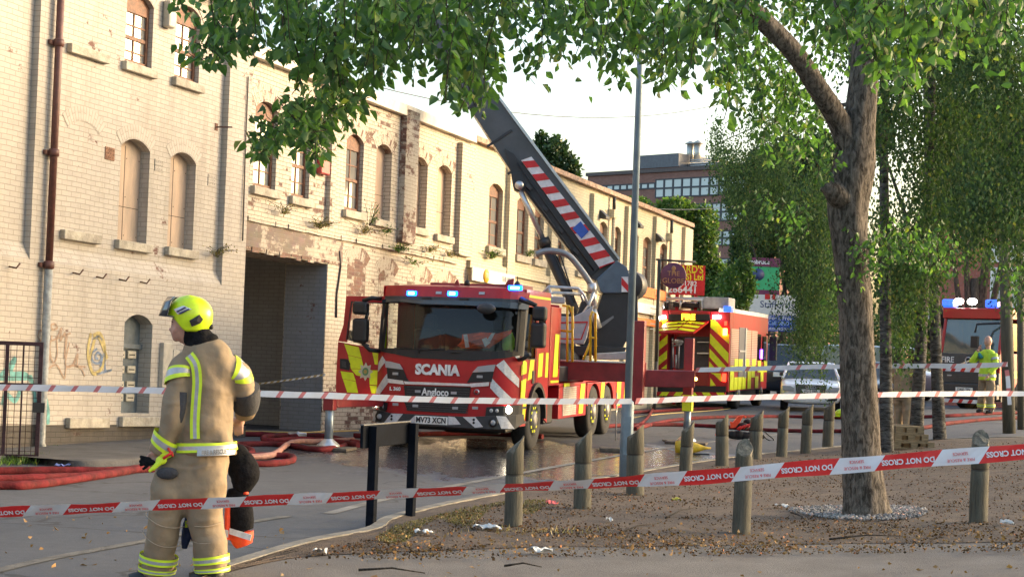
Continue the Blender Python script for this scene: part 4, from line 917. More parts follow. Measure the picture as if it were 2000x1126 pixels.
# ================================================================ LADDER TRUCK
RED = pm('fire red paint', (.42, .010, .016), .35, 0, .1, 2, coat=.25, spec=.35, dirt=.12); REDM = pm('dull red paint', (.26, .018, .025), .4, 0, .15, 4, dirt=.2)
FYEL = pm('fluorescent yellow film', (.72, .80, .01), .4, 0, .06, 10); SILV = pm('silver reflective film', (.62, .62, .64), .35, .1, .1, 30)
DGR = pm('charcoal trim', (.035, .037, .042), .5, 0, .15, 10); BLKP = pm('black plastic', (.012, .012, .014), .5, 0, .2, 20); CHR = pm('brushed metal', (.55, .56, .58), .3, .8, .1, 20)
RUB = pm('tyre rubber', (.02, .02, .021), .85, 0, .3, 12, .4, 60); ALU = pm('aluminium', (.55, .56, .57), .35, .7, .1, 15)
LAMPY = pm('bright headlamp', (1, 1, 1), .2, emit=(1, .86, .6), es=14); LAMPW = pm('white work lamp', (1, 1, 1), .2, emit=(1, .93, .85), es=10); BLUE = pm('lit blue beacon', (.02, .08, .9), .2, emit=(.0, .07, 1.0), es=4.5); BLUC = pm('pale core of blue beacon', (.4, .6, 1), .2, emit=(.16, .5, 1.0), es=4)
REDL = pm('lit red lamp', (.9, .05, .02), .2, emit=(1, .10, .02), es=8); AMB = pm('amber lamp', (.9, .4, .05), .2, emit=(1, .5, .08), es=5); BLUEOFF = pm('dim blue lens', (.04, .12, .6), .15, coat=.5, emit=(.02, .1, .9), es=.5)
WSG = glassmat('windscreen glass', (.012, .016, .018), .02, thru=.7, spec=1.0); WSD = glassmat('dark cab glass', (.01, .012, .014), .03, thru=.25)
LENS = glassmat('clear lamp lens', (.35, .36, .38), .05); SEAT = pm('dark seat cloth', (.03, .03, .035), .9)
th = math.radians(15)
Tp = ground(866, 27.4); tr = thing('ladder_truck', 'large red aerial ladder fire engine with chequered sides, open cab door and raised dark boom', 'fire engine', Tp, -th)
TI = Wm(tr).inverted()
SX, SZ = 339.0, 359.0
def c3(cx, cy): return ((cx - 785) / SX, (1061 - (cy - .042 * (cx - 785))) / SZ)
def fy(x, z):   # front surface: rake above the sill, rounded corners
    y = .045 * x * x + .28 * max(0, (abs(x) - .78) / .47) ** 2.2 * (1 if z > .1 else 1)
    if z > 1.5: y += (z - 1.5) * .03 + (z - 1.5) ** 2 * .13
    return y
def surf(x, z):
    e = .01; P = Vector((x, fy(x, z), z)); dx = Vector((2 * e, fy(x + e, z) - fy(x - e, z), 0)); dz = Vector((0, fy(x, z + e) - fy(x, z - e), 2 * e)); N = dx.cross(dz).normalized(); return P, N
def fplate(par, name, polys, off, thick, mat, c=True, mats=None, bevel=0):
    if name in ('grille', 'light_strip', 'headlight_housing', 'headlamp_unit', 'silver_chevron', 'panel_seam') and len(polys) > 1:
        return [fplate(par, name, [p], off, thick, mat) for p in polys]
    mb = MB()
    for p in polys:
        q = [c3(*a) for a in p] if c else p
        ar = sum(q[i][0] * q[(i + 1) % len(q)][1] - q[(i + 1) % len(q)][0] * q[i][1] for i in range(len(q)))
        if ar < 0: q = q[::-1]
        skin(mb, q, surf, off, thick)
    return mb.build(name, mat, par, bevel=bevel)
HWD = 1.235
# cab shell with a real windscreen opening
ZS0, ZS1, ZR = c3(785, 505)[1], c3(785, 218)[1], c3(785, 118)[1] + .02
cab = MB()
def frontgrid(z0, z1, xa, xb, nx=26, nz=4):
    V = []
    for j in range(nz + 1):
        z = z0 + (z1 - z0) * j / nz
        for i in range(nx + 1): x = xa + (xb - xa) * i / nx; V.append((x, fy(x, z), z))
    return V, [(j * (nx + 1) + i, j * (nx + 1) + i + 1, (j + 1) * (nx + 1) + i + 1, (j + 1) * (nx + 1) + i) for j in range(nz) for i in range(nx)]
V, F = frontgrid(.42, ZS0, -HWD, HWD); cab.add(V, F, 0, True)
V, F = frontgrid(ZS1, ZR - .0, -HWD, HWD, nz=2); cab.add(V, F, 0, True)
for s in (-1, 1):
    V, F = frontgrid(ZS0, ZS1, min(s * 1.14, s * HWD), max(s * 1.14, s * HWD), 3, 3); cab.add(V, F, 1, True)
CL = 2.15; yb0 = fy(HWD, 1)
def side(s, z0, z1, y0, y1, mi=0): x = s * HWD; cab.add([(x, y0, z0), (x, y1, z0), (x, y1, z1), (x, y0, z1)], [(0, 1, 2, 3) if s > 0 else (3, 2, 1, 0)], mi)
# right side (visible): lower panel with wheel arch, window openings
WY = 1.30; WR = .50
def archside(s, zt):
    x = s * HWD; pts = [(yb0, .42), (WY - .62, .42)] + [(WY - .62 * math.cos(a), .50 + .62 * math.sin(a)) for a in [PI * k / 12 for k in range(0, 13)]] + [(CL, .42), (CL, zt), (yb0, zt)]
    cab.prism(pts, x - s * .03, x, 'x')
for s in (1, -1):
    archside(s, 1.52)
    if s > 0:
        cab.prism([(fy(HWD, 1.52), 1.52), (.42, 1.52), (.62, ZS1 + .02), (fy(HWD, 2.4), ZS1 + .02)], HWD - .04, HWD, 'x', 1)  # a pillar
        side(s, 1.52, ZS1 + .02, 1.18, 1.28); side(s, 1.52, ZS1 + .02, 1.28, CL)
    else: side(s, 1.52, ZS1 + .02, 1.25, CL)
    side(s, ZS1 + .02, ZR, fy(HWD, 2.45), CL)
# roof crown
V = []; ny = 8; nx = 14
for j in range(ny + 1):
    for i in range(nx + 1):
        x = -HWD + 2 * HWD * i / nx; y0 = fy(x, ZR); y = y0 + (CL - y0) * j / ny; V.append((x, y, ZR + .05 * (1 - (abs(x) / HWD) ** 4) * min(1, j / 2)))
cab.add(V, [(j * (nx + 1) + i, j * (nx + 1) + i + 1, (j + 1) * (nx + 1) + i + 1, (j + 1) * (nx + 1) + i) for j in range(ny) for i in range(nx)], 0, True)
cab.add([(-HWD, CL, .6), (HWD, CL, .6), (HWD, CL, ZR), (-HWD, CL, ZR)], [(3, 2, 1, 0)], 0)
cab.build('cab', [RED, DGR], tr)
mb = MB(); mb.box(-1.17, 1.17, .45, 2.1, .75, .8); mb.prism([(fy(0, 1.5) + .05, 1.1), (.5, 1.1), (.5, 1.42), (fy(0, 1.5) + .05, ZS0 + .02)], -.85, .85, 'x'); mb.box(-1.17, 1.17, .34, .5, 1.1, 1.44)
mb.box(-1.18, 1.18, 2.0, 2.1, .8, 2.5); mb.build('cab_interior', SEAT, tr, bevel=.02)
for s in (-1, 1): mb = MB(); mb.box(s * .62 - .26, s * .62 + .26, 1.05, 1.25, 1.1, 1.95); mb.box(s * .62 - .13, s * .62 + .13, 1.08, 1.2, 1.95, 2.2); mb.build('seat', SEAT, tr, bevel=.05)
mb = MB(); mb.lathe([(.24, 0), (.25, .02), (.23, .03)], (.62, .62, 1.5), n=20, xf=None); mb.build('steering_wheel', BLKP, tr)
# windscreen
mb = MB(); V, F = frontgrid(ZS0 + .0, ZS1 + .0, -1.15, 1.15, 24, 6); mb.add([(x, y + .012, z) for x, y, z in V], F, 0, True); ws_ = mb.build('windscreen', WSG, tr)
fplate(tr, 'windscreen_surround', [[(405, 468), (1195, 495), (1190, 515), (1130, 530), (950, 545), (610, 528), (500, 505), (405, 490)], [(410, 195), (430, 195), (425, 480), (402, 478)], [(1180, 220), (1197, 220), (1197, 505), (1180, 505)]], .006, .012, BLKP)
fplate(tr, 'sun_visor', [[(418, 190), (1200, 218), (1196, 255), (1080, 245), (900, 232), (640, 222), (520, 205), (418, 208)]], .015, .10, pm('smoked visor', (.03, .04, .05), .25, coat=.4))
fplate(tr, 'roof_front_panel', [[(415, 122), (1205, 152), (1203, 195), (1190, 212), (430, 185), (413, 170)]], .006, .05, RED)
fplate(tr, 'roof_front_band', [[(416, 165), (1202, 195), (1200, 215), (416, 187)]], .056, .01, DGR)
# lower front pieces
fplate(tr, 'grille', [[(562, 688), (948, 697), (940, 760), (572, 750)], [(566, 780), (940, 793), (922, 850), (590, 835)]], .005, .014, BLKP)
mb = MB()
for z in [c3(785, y)[1] for y in (705, 720, 735, 748, 798, 812, 826, 838)]:
    for k in range(-5, 6): pass
    skin(mb, [(-.6, z - .008), (.45, z - .008), (.45, z + .008), (-.6, z + .008)], surf, .019, .008)
mb.build('grille_bar', DGR, tr)
fplate(tr, 'light_strip', [[(465, 648), (556, 660), (566, 682), (468, 672)], [(562, 664), (940, 678), (948, 692), (572, 680)], [(942, 676), (1050, 668), (1048, 690), (950, 697)]], .02, .014, pm('silver strip', (.72, .72, .74), .3, .3))
fplate(tr, 'headlight_housing', [[(452, 583), (556, 596), (585, 665), (462, 648)], [(1072, 607), (956, 612), (925, 672), (1062, 667)]], .006, .012, BLKP)
for p in ([(445, 545), (480, 548), (535, 562), (556, 595), (452, 583)], [(1080, 567), (1040, 571), (985, 578), (955, 612), (1072, 607)]): fplate(tr, 'upper_headlight', [p], .02, .02, LENS)
for cx, cy in ((513, 619), (997, 636), (648, 722), (855, 731), (637, 806), (866, 818), (520, 798), (978, 817), (733, 154), (978, 160)):
    fplate(tr, 'marker_light', [[(cx - 16, cy - 8), (cx + 16, cy - 7), (cx + 16, cy + 8), (cx - 16, cy + 7)]], .03 if cy > 200 else .06, .012, LENS)
for p in ([(370, 775), (468, 790), (462, 832), (450, 840), (360, 820)], [(1040, 812), (1205, 800), (1208, 862), (1035, 866)]): fplate(tr, 'headlamp_unit', [p], .008, .02, BLKP)
for cx, cy, r in ((379, 797, .062), (1151, 828, .066)):
    x, z = c3(cx, cy); P, N = surf(x, z); mb = MB(); mb.ball((x, P.y - .03, z), r, 16, 0, (1, .4, 1)); mb.build('headlight', LAMPY, tr)
for cx, cy in ((412, 806), (440, 812), (1066, 832), (1095, 833)):
    x, z = c3(cx, cy); P, N = surf(x, z); mb = MB(); mb.ball((x, P.y - .02, z), .035, 12, 0, (1, .5, 1)); mb.build('lamp_lens', LENS, tr)
fplate(tr, 'silver_chevron', [[(376, 608), (378, 555), (412, 515), (442, 548)], [(362, 738), (368, 712), (455, 618), (460, 678), (402, 740)], [(1082, 572), (1120, 540), (1192, 650), (1192, 700), (1140, 640)], [(1058, 640), (1170, 770), (1110, 765), (1055, 702)], [(1170, 520), (1190, 505), (1192, 550)]], .004, .004, SILV)
fplate(tr, 'panel_seam', [[(460, 752), (1060, 775), (1060, 780), (460, 757)], [(480, 548), (484, 548), (600, 670), (596, 672)]], .003, .003, DGR)
# bumper
def bsurf(x, z): P, N = surf(x, z); return P - Vector((0, .07, 0)), N
mb = MB(); q = [c3(*a) for a in ((350, 835), (400, 832), (480, 850), (640, 855), (930, 868), (1100, 862), (1222, 856), (1226, 905), (1185, 942), (1000, 935), (640, 918), (420, 908), (346, 902))][::-1]
skin(mb, q, bsurf, -.07, .07); mb.build('bumper', DGR, tr)
for p in ([(356, 842), (392, 840), (378, 902), (350, 900)], [(500, 852), (570, 853), (528, 908), (455, 905)], [(602, 900), (640, 862), (640, 914), (604, 912)], [(832, 866), (870, 870), (905, 912), (835, 915)], [(915, 868), (985, 868), (1030, 925), (985, 930)], [(1098, 862), (1145, 866), (1185, 938), (1125, 935)]):
    mb = MB(); skin(mb, [c3(*a) for a in p][::-1], bsurf, .002, .004); mb.build('bumper_chevron', SILV, tr)
for cx, cy in ((420, 870), (1086, 900)):
    x, z = c3(cx, cy); P, N = bsurf(x, z); mb = MB(); mb.lathe([(.07, -.0), (.075, -.03), (.05, -.035)], (x, P.y, z), 'y', 20, 0); mb.build('fog_light_ring', BLKP, tr); mb = MB(); mb.ball((x, P.y - .03, z), .045, 12, 0, (1, .4, 1)); mb.build('fog_light', LENS, tr)
for cx, cy in ((503, 866), (503, 884), (977, 884), (977, 902)):
    x, z = c3(cx, cy); P, N = bsurf(x, z); mb = MB(); mb.ball((x, P.y - .005, z), .022, 10, 0, (1, .5, 1)); mb.build('parking_sensor', BLKP, tr)
def RF(x, z, off=.03, src=surf, tilt=0): P, N = src(x, z); return Matrix.Translation((x, P.y - off, z)) @ Matrix.Rotation(PI / 2 - tilt, 4, 'X')
PLT = pm('white plate', (.78, .78, .76), .4); NAVY = pm('black plate letters', (.02, .02, .025), .4)
x, z = c3(737, 889); P, N = bsurf(x, z); mb = MB(); mb.box(x - .275, x + .275, P.y - .03, P.y - .005, z - .065, z + .065); mb.build('number_plate', PLT, tr, bevel=.006)
text('MV73 XCN', .125, NAVY, tr, RF(x, z, .034, bsurf), bold=.003, xs=.84)
WLET = pm('white lettering', (.80, .80, .80), .35)
x, z = c3(754, 600); text('SCANIA', .225, WLET, tr, RF(x, z, .02), ext=.012, bold=.011, xs=.93)
x, z = c3(750, 728); text('Angloco', .165, WLET, tr, RF(x, z, .045), bold=.004, xs=.82)
x, z = c3(512, 708); text('L 360', .08, WLET, tr, RF(x, z, .03), bold=.003, xs=1.05)
x, z = c3(982, 724); P, N = surf(x, z); mb = MB(); mb.lathe([(.045, 0), (.045, -.012)], (x, P.y - .012, z), 'y', 20); mb.lathe([(.03, -.012), (.028, -.018)], (x, P.y - .012, z), 'y', 20, 1); mb.build('maker_badge', [CHR, RED], tr)
# beacons on roof front
for cx, cy, w_ in ((575, 148, .085), (813, 153, .085), (1152, 122, .12)):
    x, z = c3(cx, cy); P, N = surf(x, z); mb = MB(); mb.box(x - w_, x + w_, P.y - .09, P.y - .05, z - .04, z + .04); b = mb.build('blue_beacon', BLUE, tr, bevel=.015); mb = MB(); mb.box(x - w_ * .6, x + w_ * .6, P.y - .095, P.y - .088, z - .022, z + .022); mb.build('lamp_core', BLUC, b)
for cx, cy in ((668, 183), (884, 190)): x, z = c3(cx, cy); P, N = surf(x, z); mb = MB(); mb.box(x - .07, x + .07, P.y - .12, P.y - .05, z - .03, z + .03); mb.build('roof_camera', BLKP, tr, bevel=.01)
mb = MB(); mb.prism([(.35, 0), (.45, .17), (.5, .06), (1.25, .06), (1.32, .17), (1.42, .20), (1.40, 0)], .5, .56, 'y', xf=Matrix.Translation((-.45, .1, ZR - .02))); mb.prism([(-.7, 0), (.9, 0), (.9, .08), (-.7, .08)], .7, 1.4, 'y', xf=Matrix.Translation((.2, .0, ZR))); mb.build('roof_deflector', REDM, tr, bevel=.01)
for x in (.25, 1.1): mb = MB(); mb.lathe([(.05, 0), (.05, .06), (.02, .09)], (x, .35, ZR + .03), n=12); mb.tube([(x, .35, ZR + .1), (x, .35, ZR + .2)], .008, 6); mb.build('antenna', BLKP, tr)
# wipers, kerb mirror, dash vest
mb = MB()
for (a, b_) in (((1150, 492), (830, 500)), ((790, 482), (500, 470))): p, q = [Vector((c3(*k)[0], fy(*c3(*k)) - .035, c3(*k)[1])) for k in (a, b_)]; mb.tube([p, q], .010, 5); mb.tube([p + Vector((0, 0, .02)), p.lerp(q, .5) + Vector((0, -.01, -.02)), p.lerp(q, .5) + Vector((0, 0, -.07))], .009, 5)
mb.build('wiper', BLKP, tr)
mb = MB(); mb.ball((c3(1030, 245)[0], -.12, c3(1030, 245)[1]), .16, 14, 0, (1, .5, .55)); mb.tube([(c3(1010, 205)[0], .1, c3(1010, 205)[1]), (c3(1020, 235)[0], -.1, c3(1020, 235)[1])], .02, 6); mb.build('kerb_mirror', DGR, tr)
ORV = pm('orange hi vis cloth', (.95, .13, .03), .7, 0, .15, 8, .4, 12); GRV = pm('green hi vis cloth', (.30, .65, .05), .7, 0, .15, 8)
vest = thing('hi_vis_vest', 'crumpled orange hi-vis vest with silver bands on the dashboard behind the ladder truck windscreen', 'vest', Wm(tr) @ Vector((c3(980, 470)[0], .28, 1.45)))
mb = MB(); rr_ = random.Random(3); pts = [(848, 390), (960, 378), (1050, 385), (1135, 365), (1130, 385), (1080, 425), (1010, 472), (850, 472), (830, 455), (852, 430)]
q = [c3(*p) for p in pts]; c = (sum(a for a, _ in q) / len(q), sum(b for _, b in q) / len(q))
V = [(c[0], .20, c[1])]
for ring_ in (.5, 1.0):
    for (a, b_) in q: V.append((c[0] + (a - c[0]) * ring_, .24 + rr_.uniform(-.05, .05) + .04 * ring_ + (b_ - 1.45) * .12, c[1] + (b_ - c[1]) * ring_))
n = len(q); F = [(0, 1 + i, 1 + (i + 1) % n) for i in range(n)] + [(1 + i, 1 + n + i, 1 + n + (i + 1) % n, 1 + (i + 1) % n) for i in range(n)]
k = len(V); V2 = [(a, b_ + .05, c_) for a, b_, c_ in V]; mb.add(V + V2, F + [tuple(k + j for j in f)[::-1] for f in F], 0)
mb.build('cloth', ORV, vest, world=True, xf=Wm(tr))
mb = MB()
for p in ([(878, 392), (900, 390), (915, 465), (893, 468)], [(985, 420), (1010, 410), (1035, 440), (1005, 465)], [(1040, 385), (1060, 382), (1035, 432), (1015, 425)]):
    mb.slab([(c3(*a)[0], .155, c3(*a)[1]) for a in p], (0, .01, 0))
mb.build('reflective_band', SILV, vest, world=True, xf=Wm(tr))
mb = MB(); mb.ball((c3(1105, 440)[0], .5, c3(1105, 440)[1]), .14, 10, 0, (.8, 1, 1.5)); gv = tag(mb.build('green_jacket', GRV, None, xf=Wm(tr)), 'yellow green hi-vis jacket hanging inside the ladder truck cab beside the orange vest', 'jacket')
# side: battenburg, door, windows (right side, x=+HWD)
def sideplate(par, name, polys, off, thick, mat, s=1):
    mb = MB()
    for p in polys:
        mb.prism(p, s * (HWD + off), s * (HWD + off + thick), 'x')
    return mb.build(name, mat, par)
sideplate(tr, 'side_chequer', [[(.3, .88), (.56, .88), (.62, 1.2), (.3, 1.16)], [(.3, 1.25), (.62, 1.28), (.62, 1.46), (.42, 1.5), (.3, 1.4)], [(.72, 1.16), (1.05, 1.2), (1.12, 1.5), (.85, 1.5)], [(1.38, 1.2), (1.68, 1.22), (1.72, 1.62), (1.42, 1.6)], [(1.9, 1.2), (2.08, 1.2), (2.1, 1.62), (1.92, 1.62)], [(.58, .5), (.66, .75), (.68, .88), (.5, .88), (.42, .5)]], .002, .003, FYEL)
sideplate(tr, 'side_window', [[(.45, 1.54), (1.16, 1.54), (1.16, 2.22), (.62, 2.26)]], -.02, .006, WSD)
sideplate(tr, 'rear_side_window', [[(1.34, 1.75), (1.8, 1.75), (1.8, 2.2), (1.34, 2.2)]], .002, .006, WSD)
sideplate(tr, 'door_seam', [[(.34, .5), (.36, .5), (.36, 1.52), (.34, 1.52)], [(1.22, 1.1), (1.24, 1.1), (1.24, 2.4), (1.22, 2.4)], [(.36, 1.5), (1.22, 1.5), (1.22, 1.52), (.36, 1.52)]], .003, .004, BLKP)
sideplate(tr, 'roof_edge_strip', [[(.6, 2.52), (2.1, 2.52), (2.1, 2.56), (.6, 2.56)]], .002, .01, FYEL)
mb = MB(); mb.box(HWD, HWD + .02, .98, 1.12, 1.1, 1.32); mb.build('door_handle', BLKP, tr, bevel=.01)
mb = MB(); pts = [(WY - .62 * math.cos(a), .50 + .62 * math.sin(a)) for a in [PI * k / 14 for k in range(15)]] + [(WY + .55 * math.cos(a), .50 + .55 * math.sin(a)) for a in [PI * k / 14 for k in range(15)]]
for s in (1, -1): mb.prism(pts, s * (HWD - .1), s * (HWD + .05), 'x')
mb.box(HWD - .35, HWD + .02, .3, .66, .46, .50); mb.box(HWD - .35, HWD + .01, .35, .68, .70, .74); mb.build('wheel_arch', BLKP, tr)
# mirrors
def mirror(cx0, cy0, cx1, cy1, y, s):
    x0, z1 = c3(cx0, cy0); x1, z0 = c3(cx1, cy1); mb = MB(); mb.box(x0, x1, y - .1, y + .1, z0, z1); return mb
mr_ = mirror(1275, 232, 1352, 318, .1, 1); m1 = mr_.build('mirror', BLKP, tr, bevel=.05, seg=3)
mirror(1270, 325, 1350, 475, .1, 1).build('mirror', BLKP, tr, bevel=.05, seg=3)
mb = MB(); mb.tube([(1.2, .25, c3(1210, 190)[1]), (1.4, .1, c3(1290, 215)[1]), (1.5, .1, c3(1330, 230)[1])], [.05, .04, .035], 8); mb.tube([(1.2, .25, 1.5), (1.3, .15, 1.52), (1.42, .1, 1.6)], .035, 8); mb.build('mirror_arm', BLKP, tr)
# open door on the left
dr_pts = lambda L: [(c3(a, b)[0] , c3(a, b)[1]) for a, b in L]
DY = .42
door = MB(); O = dr_pts([(150, 155), (398, 160), (404, 480), (372, 560), (365, 745), (112, 735), (108, 640), (112, 430), (140, 330)]); I = dr_pts([(188, 190), (378, 202), (392, 468), (300, 452), (165, 415)])
# frame ring between outline and window hole
def quadstrip(mb, A, B, y0, y1, mi=0): pass
ys_ = DY
lowO = dr_pts([(112, 430), (404, 480), (372, 560), (365, 765), (112, 775), (108, 640)])
door.prism(lowO[::-1], ys_, ys_ + .06)
for seg in ([(112, 425), (140, 330), (150, 155), (188, 190), (165, 415), (160, 432)], [(150, 155), (398, 160), (378, 202), (188, 190)], [(398, 160), (404, 480), (392, 470), (378, 202)]): door.prism(dr_pts(seg)[::-1], ys_, ys_ + .05)
dr = door.build('door', RED, tr); dr['label'] = 'open cab door with yellow chequers and crest'
def dplate(name, polys, off, mat, th_=.004):
    mb = MB()
    for p in polys: mb.prism(dr_pts(p)[::-1], ys_ - off - th_, ys_ - off)
    return mb.build(name, mat, dr)
dplate('yellow_chequer', [[(150, 442), (238, 462), (258, 528), (176, 508)], [(176, 510), (258, 530), (275, 592), (196, 590)], [(320, 490), (380, 500), (376, 570), (338, 565)], [(135, 605), (210, 615), (228, 665), (148, 650)], [(305, 600), (372, 600), (368, 690), (312, 685)], [(150, 652), (228, 668), (245, 735), (180, 733)], [(312, 690), (366, 695), (362, 738), (325, 737)], [(196, 592), (270, 594), (282, 640), (230, 630)]], .003, FYEL)
dplate('yellow_edge', [[(389, 165), (399, 165), (402, 475), (388, 468)]], .003, FYEL)
dplate('window_seal', [[(160, 415), (165, 408), (300, 446), (300, 456)], [(165, 415), (188, 190), (182, 186), (160, 415)], [(182, 186), (380, 198), (378, 204), (188, 192)]], .002, BLKP, .01)
dplate('handle_recess', [[(128, 530), (175, 532), (192, 560), (188, 602), (130, 590)]], .004, BLKP)
dplate('door_handle', [[(140, 545), (166, 548), (170, 585), (145, 580)]], .012, DGR, .02)
# crest: eight pointed star
ccx, ccy = 285, 608; star = []
for k in range(16): a = 2 * PI * k / 16; r = 56 if k % 2 == 0 else 36; star.append((ccx + r * .8 * math.sin(a), ccy - r * math.cos(a)))
st_ = dplate('crest', [star], .008, pm('crest silver', (.50, .48, .38), .4, .3))
star2 = [(ccx + 22 * .85 * math.sin(2 * PI * k / 20), ccy - 24 * math.cos(2 * PI * k / 20)) for k in range(20)]; dplate('crest_ring', [star2], .014, pm('crest green', (.10, .25, .12), .5)); star3 = [(ccx + 12 * .85 * math.sin(2 * PI * k / 16), ccy - 13 * math.cos(2 * PI * k / 16)) for k in range(16)]; dplate('crest_centre', [star3], .02, pm('crest gold', (.45, .32, .08), .4))
x0, z1 = c3(165, 195); mb = MB(); mb.prism(dr_pts([(166, 360), (235, 370), (235, 430), (166, 412)])[::-1], ys_ + .02, ys_ + .025); mb.build('window_pane', WSD, dr)
mirror(233, 190, 318, 272, .15, -1).build('mirror', BLKP, tr, bevel=.05, seg=3); mirror(236, 290, 322, 438, .15, -1).build('mirror', BLKP, tr, bevel=.05, seg=3)
mb = MB(); P3 = lambda cx, cy, y: (c3(cx, cy)[0], y, c3(cx, cy)[1]); mb.tube([P3(372, 175, .3), P3(345, 172, .1), P3(290, 188, .12)], .035, 8); mb.tube([P3(318, 260, .15), P3(305, 300, .15)], .03, 8); mb.tube([P3(390, 488, .3), P3(340, 480, .12), P3(300, 440, .12)], .035, 8); mb.build('mirror_arm', BLKP, tr)
# wheels
def wheel(par, x, y, s, r=WR, w_=.28, hub=True, ring=None, bare=False):
    mb = MB(); mb.lathe([(r * .56, 0), (r * .93, -.0), (r, .04), (r, w_ - .04), (r * .93, w_), (r * .56, w_)], (x, y, r), 'x', 36)
    if s > 0: pass
    wn_ = mb.build('wheel', RUB, par); xo = x + (w_ if s > 0 else 0)
    mb = MB(); sg = 1 if s > 0 else -1
    mb.lathe([(r * .57, .0), (r * .55, -.03 * sg), (r * .46, -.06 * sg), (r * .30, -.05 * sg), (r * .27, .03 * sg), (r * .12, .05 * sg), (.01, .05 * sg)], (xo, y, r), 'x', 30); mb.build('rim', ring or pm('grey steel rim', (.22, .22, .22), .5, .4, dirt=.5), wn_)
    mb = MB()
    for k in range(10): a = 2 * PI * k / 10; mb.box(xo - .04 * sg - .03, xo - .04 * sg + .05, y + r * .40 * math.cos(a) - .025, y + r * .40 * math.cos(a) + .025, r + r * .40 * math.sin(a) - .022, r + r * .40 * math.sin(a) + .022)
    mb.build('wheel_nut', FYEL, wn_); return wn_
for y in (WY, 6.0, 7.3):
    wheel(tr, HWD - .30, y, 1); wheel(tr, -HWD + .02, y, -1)
# chassis, body
mb = MB(); mb.box(-.45, .45, .3, 9.6, .55, .95); mb.box(-1.0, 1.0, .35, .8, .30, .5); mb.box(-1.1, 1.15, 2.3, 2.9, .38, .8); mb.lathe([(.25, -.5), (.25, .5)], (-.1, 2.2, .42), 'x', 16); mb.box(-.8, .8, 1.1, 1.5, .38, .62); mb.build('chassis', BLKP, tr, bevel=.03)
BW_ = HWD
mb = MB(); mb.box(-BW_, BW_, 2.22, 2.98, 1.05, 2.42); mb.box(-BW_, BW_, 2.98, 5.2, 1.02, 1.08)
mb.box(-BW_, BW_, 3.0, 5.25, .45, 1.02); mb.box(-BW_, BW_, 7.95, 9.6, .5, 1.08)
for s in (1, -1):
    for yc in (6.0, 7.3):
        pts = [(yc - .64, .62), (yc - .64, 1.06), (yc + .64, 1.06), (yc + .64, .62)] + [(yc + .57 * math.cos(a), .62 + .42 * math.sin(a)) for a in [PI * k / 10 for k in range(11)]]
        mb.prism(pts, s * (BW_ - .06), s * BW_, 'x')
mb.box(-BW_ + .05, BW_ - .05, 5.2, 9.6, 1.07, 1.18)
mb.build('body', RED, tr, bevel=.012)
mb = MB()
for s in (1,):
    for k in range(14): mb.box(BW_ - .01, BW_ + .012, 3.3, 4.35, .50 + k * .037, .53 + k * .037)
mb.build('roller_shutter', pm('pale shutter', (.60, .58, .50), .5), tr)
sideplate(tr, 'yellow_shutter', [[(3.3, 1.02), (3.75, 1.02), (3.75, 1.38 - .3), (3.3, 1.38 - .3)]], .01, .01, FYEL)
sideplate(tr, 'side_chequer', [[(4.6, .5), (4.95, .5), (5.1, 1.05), (4.75, 1.05)], [(6.55, .75), (6.85, .75), (6.9, 1.05), (6.6, 1.05)], [(8.1, .55), (8.5, .55), (8.6, 1.05), (8.2, 1.05)], [(8.9, .55), (9.3, .55), (9.4, 1.05), (9.0, 1.05)], [(2.45, 1.2), (2.8, 1.2), (2.9, 1.95), (2.55, 1.95)], [(2.3, 1.1), (2.9, 1.1), (2.9, 1.14), (2.3, 1.14)]], .004, .004, FYEL)
# yellow grab rails
YR = pm('yellow rail paint', (.72, .42, .02), .4)
def wt(px, py, D): return TI @ at(px, py, D)
mb = MB(); D = 30.0
for x in (1108, 1118): mb.tube([wt(x, 598, D), wt(x, 706, D)], .022, 8)
mb.tube([wt(1098, 596, D), wt(1112, 598, D), wt(1118, 612, D), wt(1119, 640, D), wt(1115, 647, D), wt(1094, 645, D)], .022, 8)
mb.tube([wt(1153, 705, D), wt(1153, 618, D), wt(1157, 608, D), wt(1163, 612, D), wt(1163, 706, D)], .024, 8); mb.tube([wt(1139, 703, D), wt(1153, 668, D)], .022, 8); mb.tube([wt(1150, 658, D), wt(1164, 660, D)], .02, 8)
mb.build('grab_rail', YR, tr)
# outriggers
def beam(par, name, p, q, w_, h_, mat, bevel=.015):
    d = (q - p).normalized(); sd_ = Vector((0, 0, 1)).cross(d).normalized(); up = Vector((0, 0, 1)); mb = MB(); V = []
    for b in (p, q):
        for (a, c_) in ((-1, -1), (1, -1), (1, 1), (-1, 1)): V.append(b + sd_ * a * w_ / 2 + up * c_ * h_ / 2)
    mb.add(V, [(0, 1, 2, 3), (7, 6, 5, 4), (0, 4, 5, 1), (1, 5, 6, 2), (2, 6, 7, 3), (3, 7, 4, 0)]); return mb.build(name, mat, par, bevel=bevel)
p0 = wt(1090, 722, 30.9); p1 = wt(1262, 727, 31.0); p2 = wt(1250, 738, 31.0); p3 = wt(1356, 740, 31.0)
beam(tr, 'outrigger_housing', Vector((p0.x - 1.6, p0.y, p0.z)), p1, .34, .37, REDM)
beam(tr, 'outrigger_beam', p2, p3, .26, .31, REDM)
pt = (wt(1095, 704, 30.7), wt(1236, 708, 30.7)); mb = MB(); mb.tube(pt, .018, 6); mb.build('beam_edge_trim', ALU, tr)
mb = MB(); a, b_ = wt(1248, 626, 30.8), wt(1248, 790, 30.8); mb.box(a.x - .13, a.x + .13, a.y - .1, a.y + .1, b_.z, a.z); mb.build('outrigger_column', REDM, tr, bevel=.02)
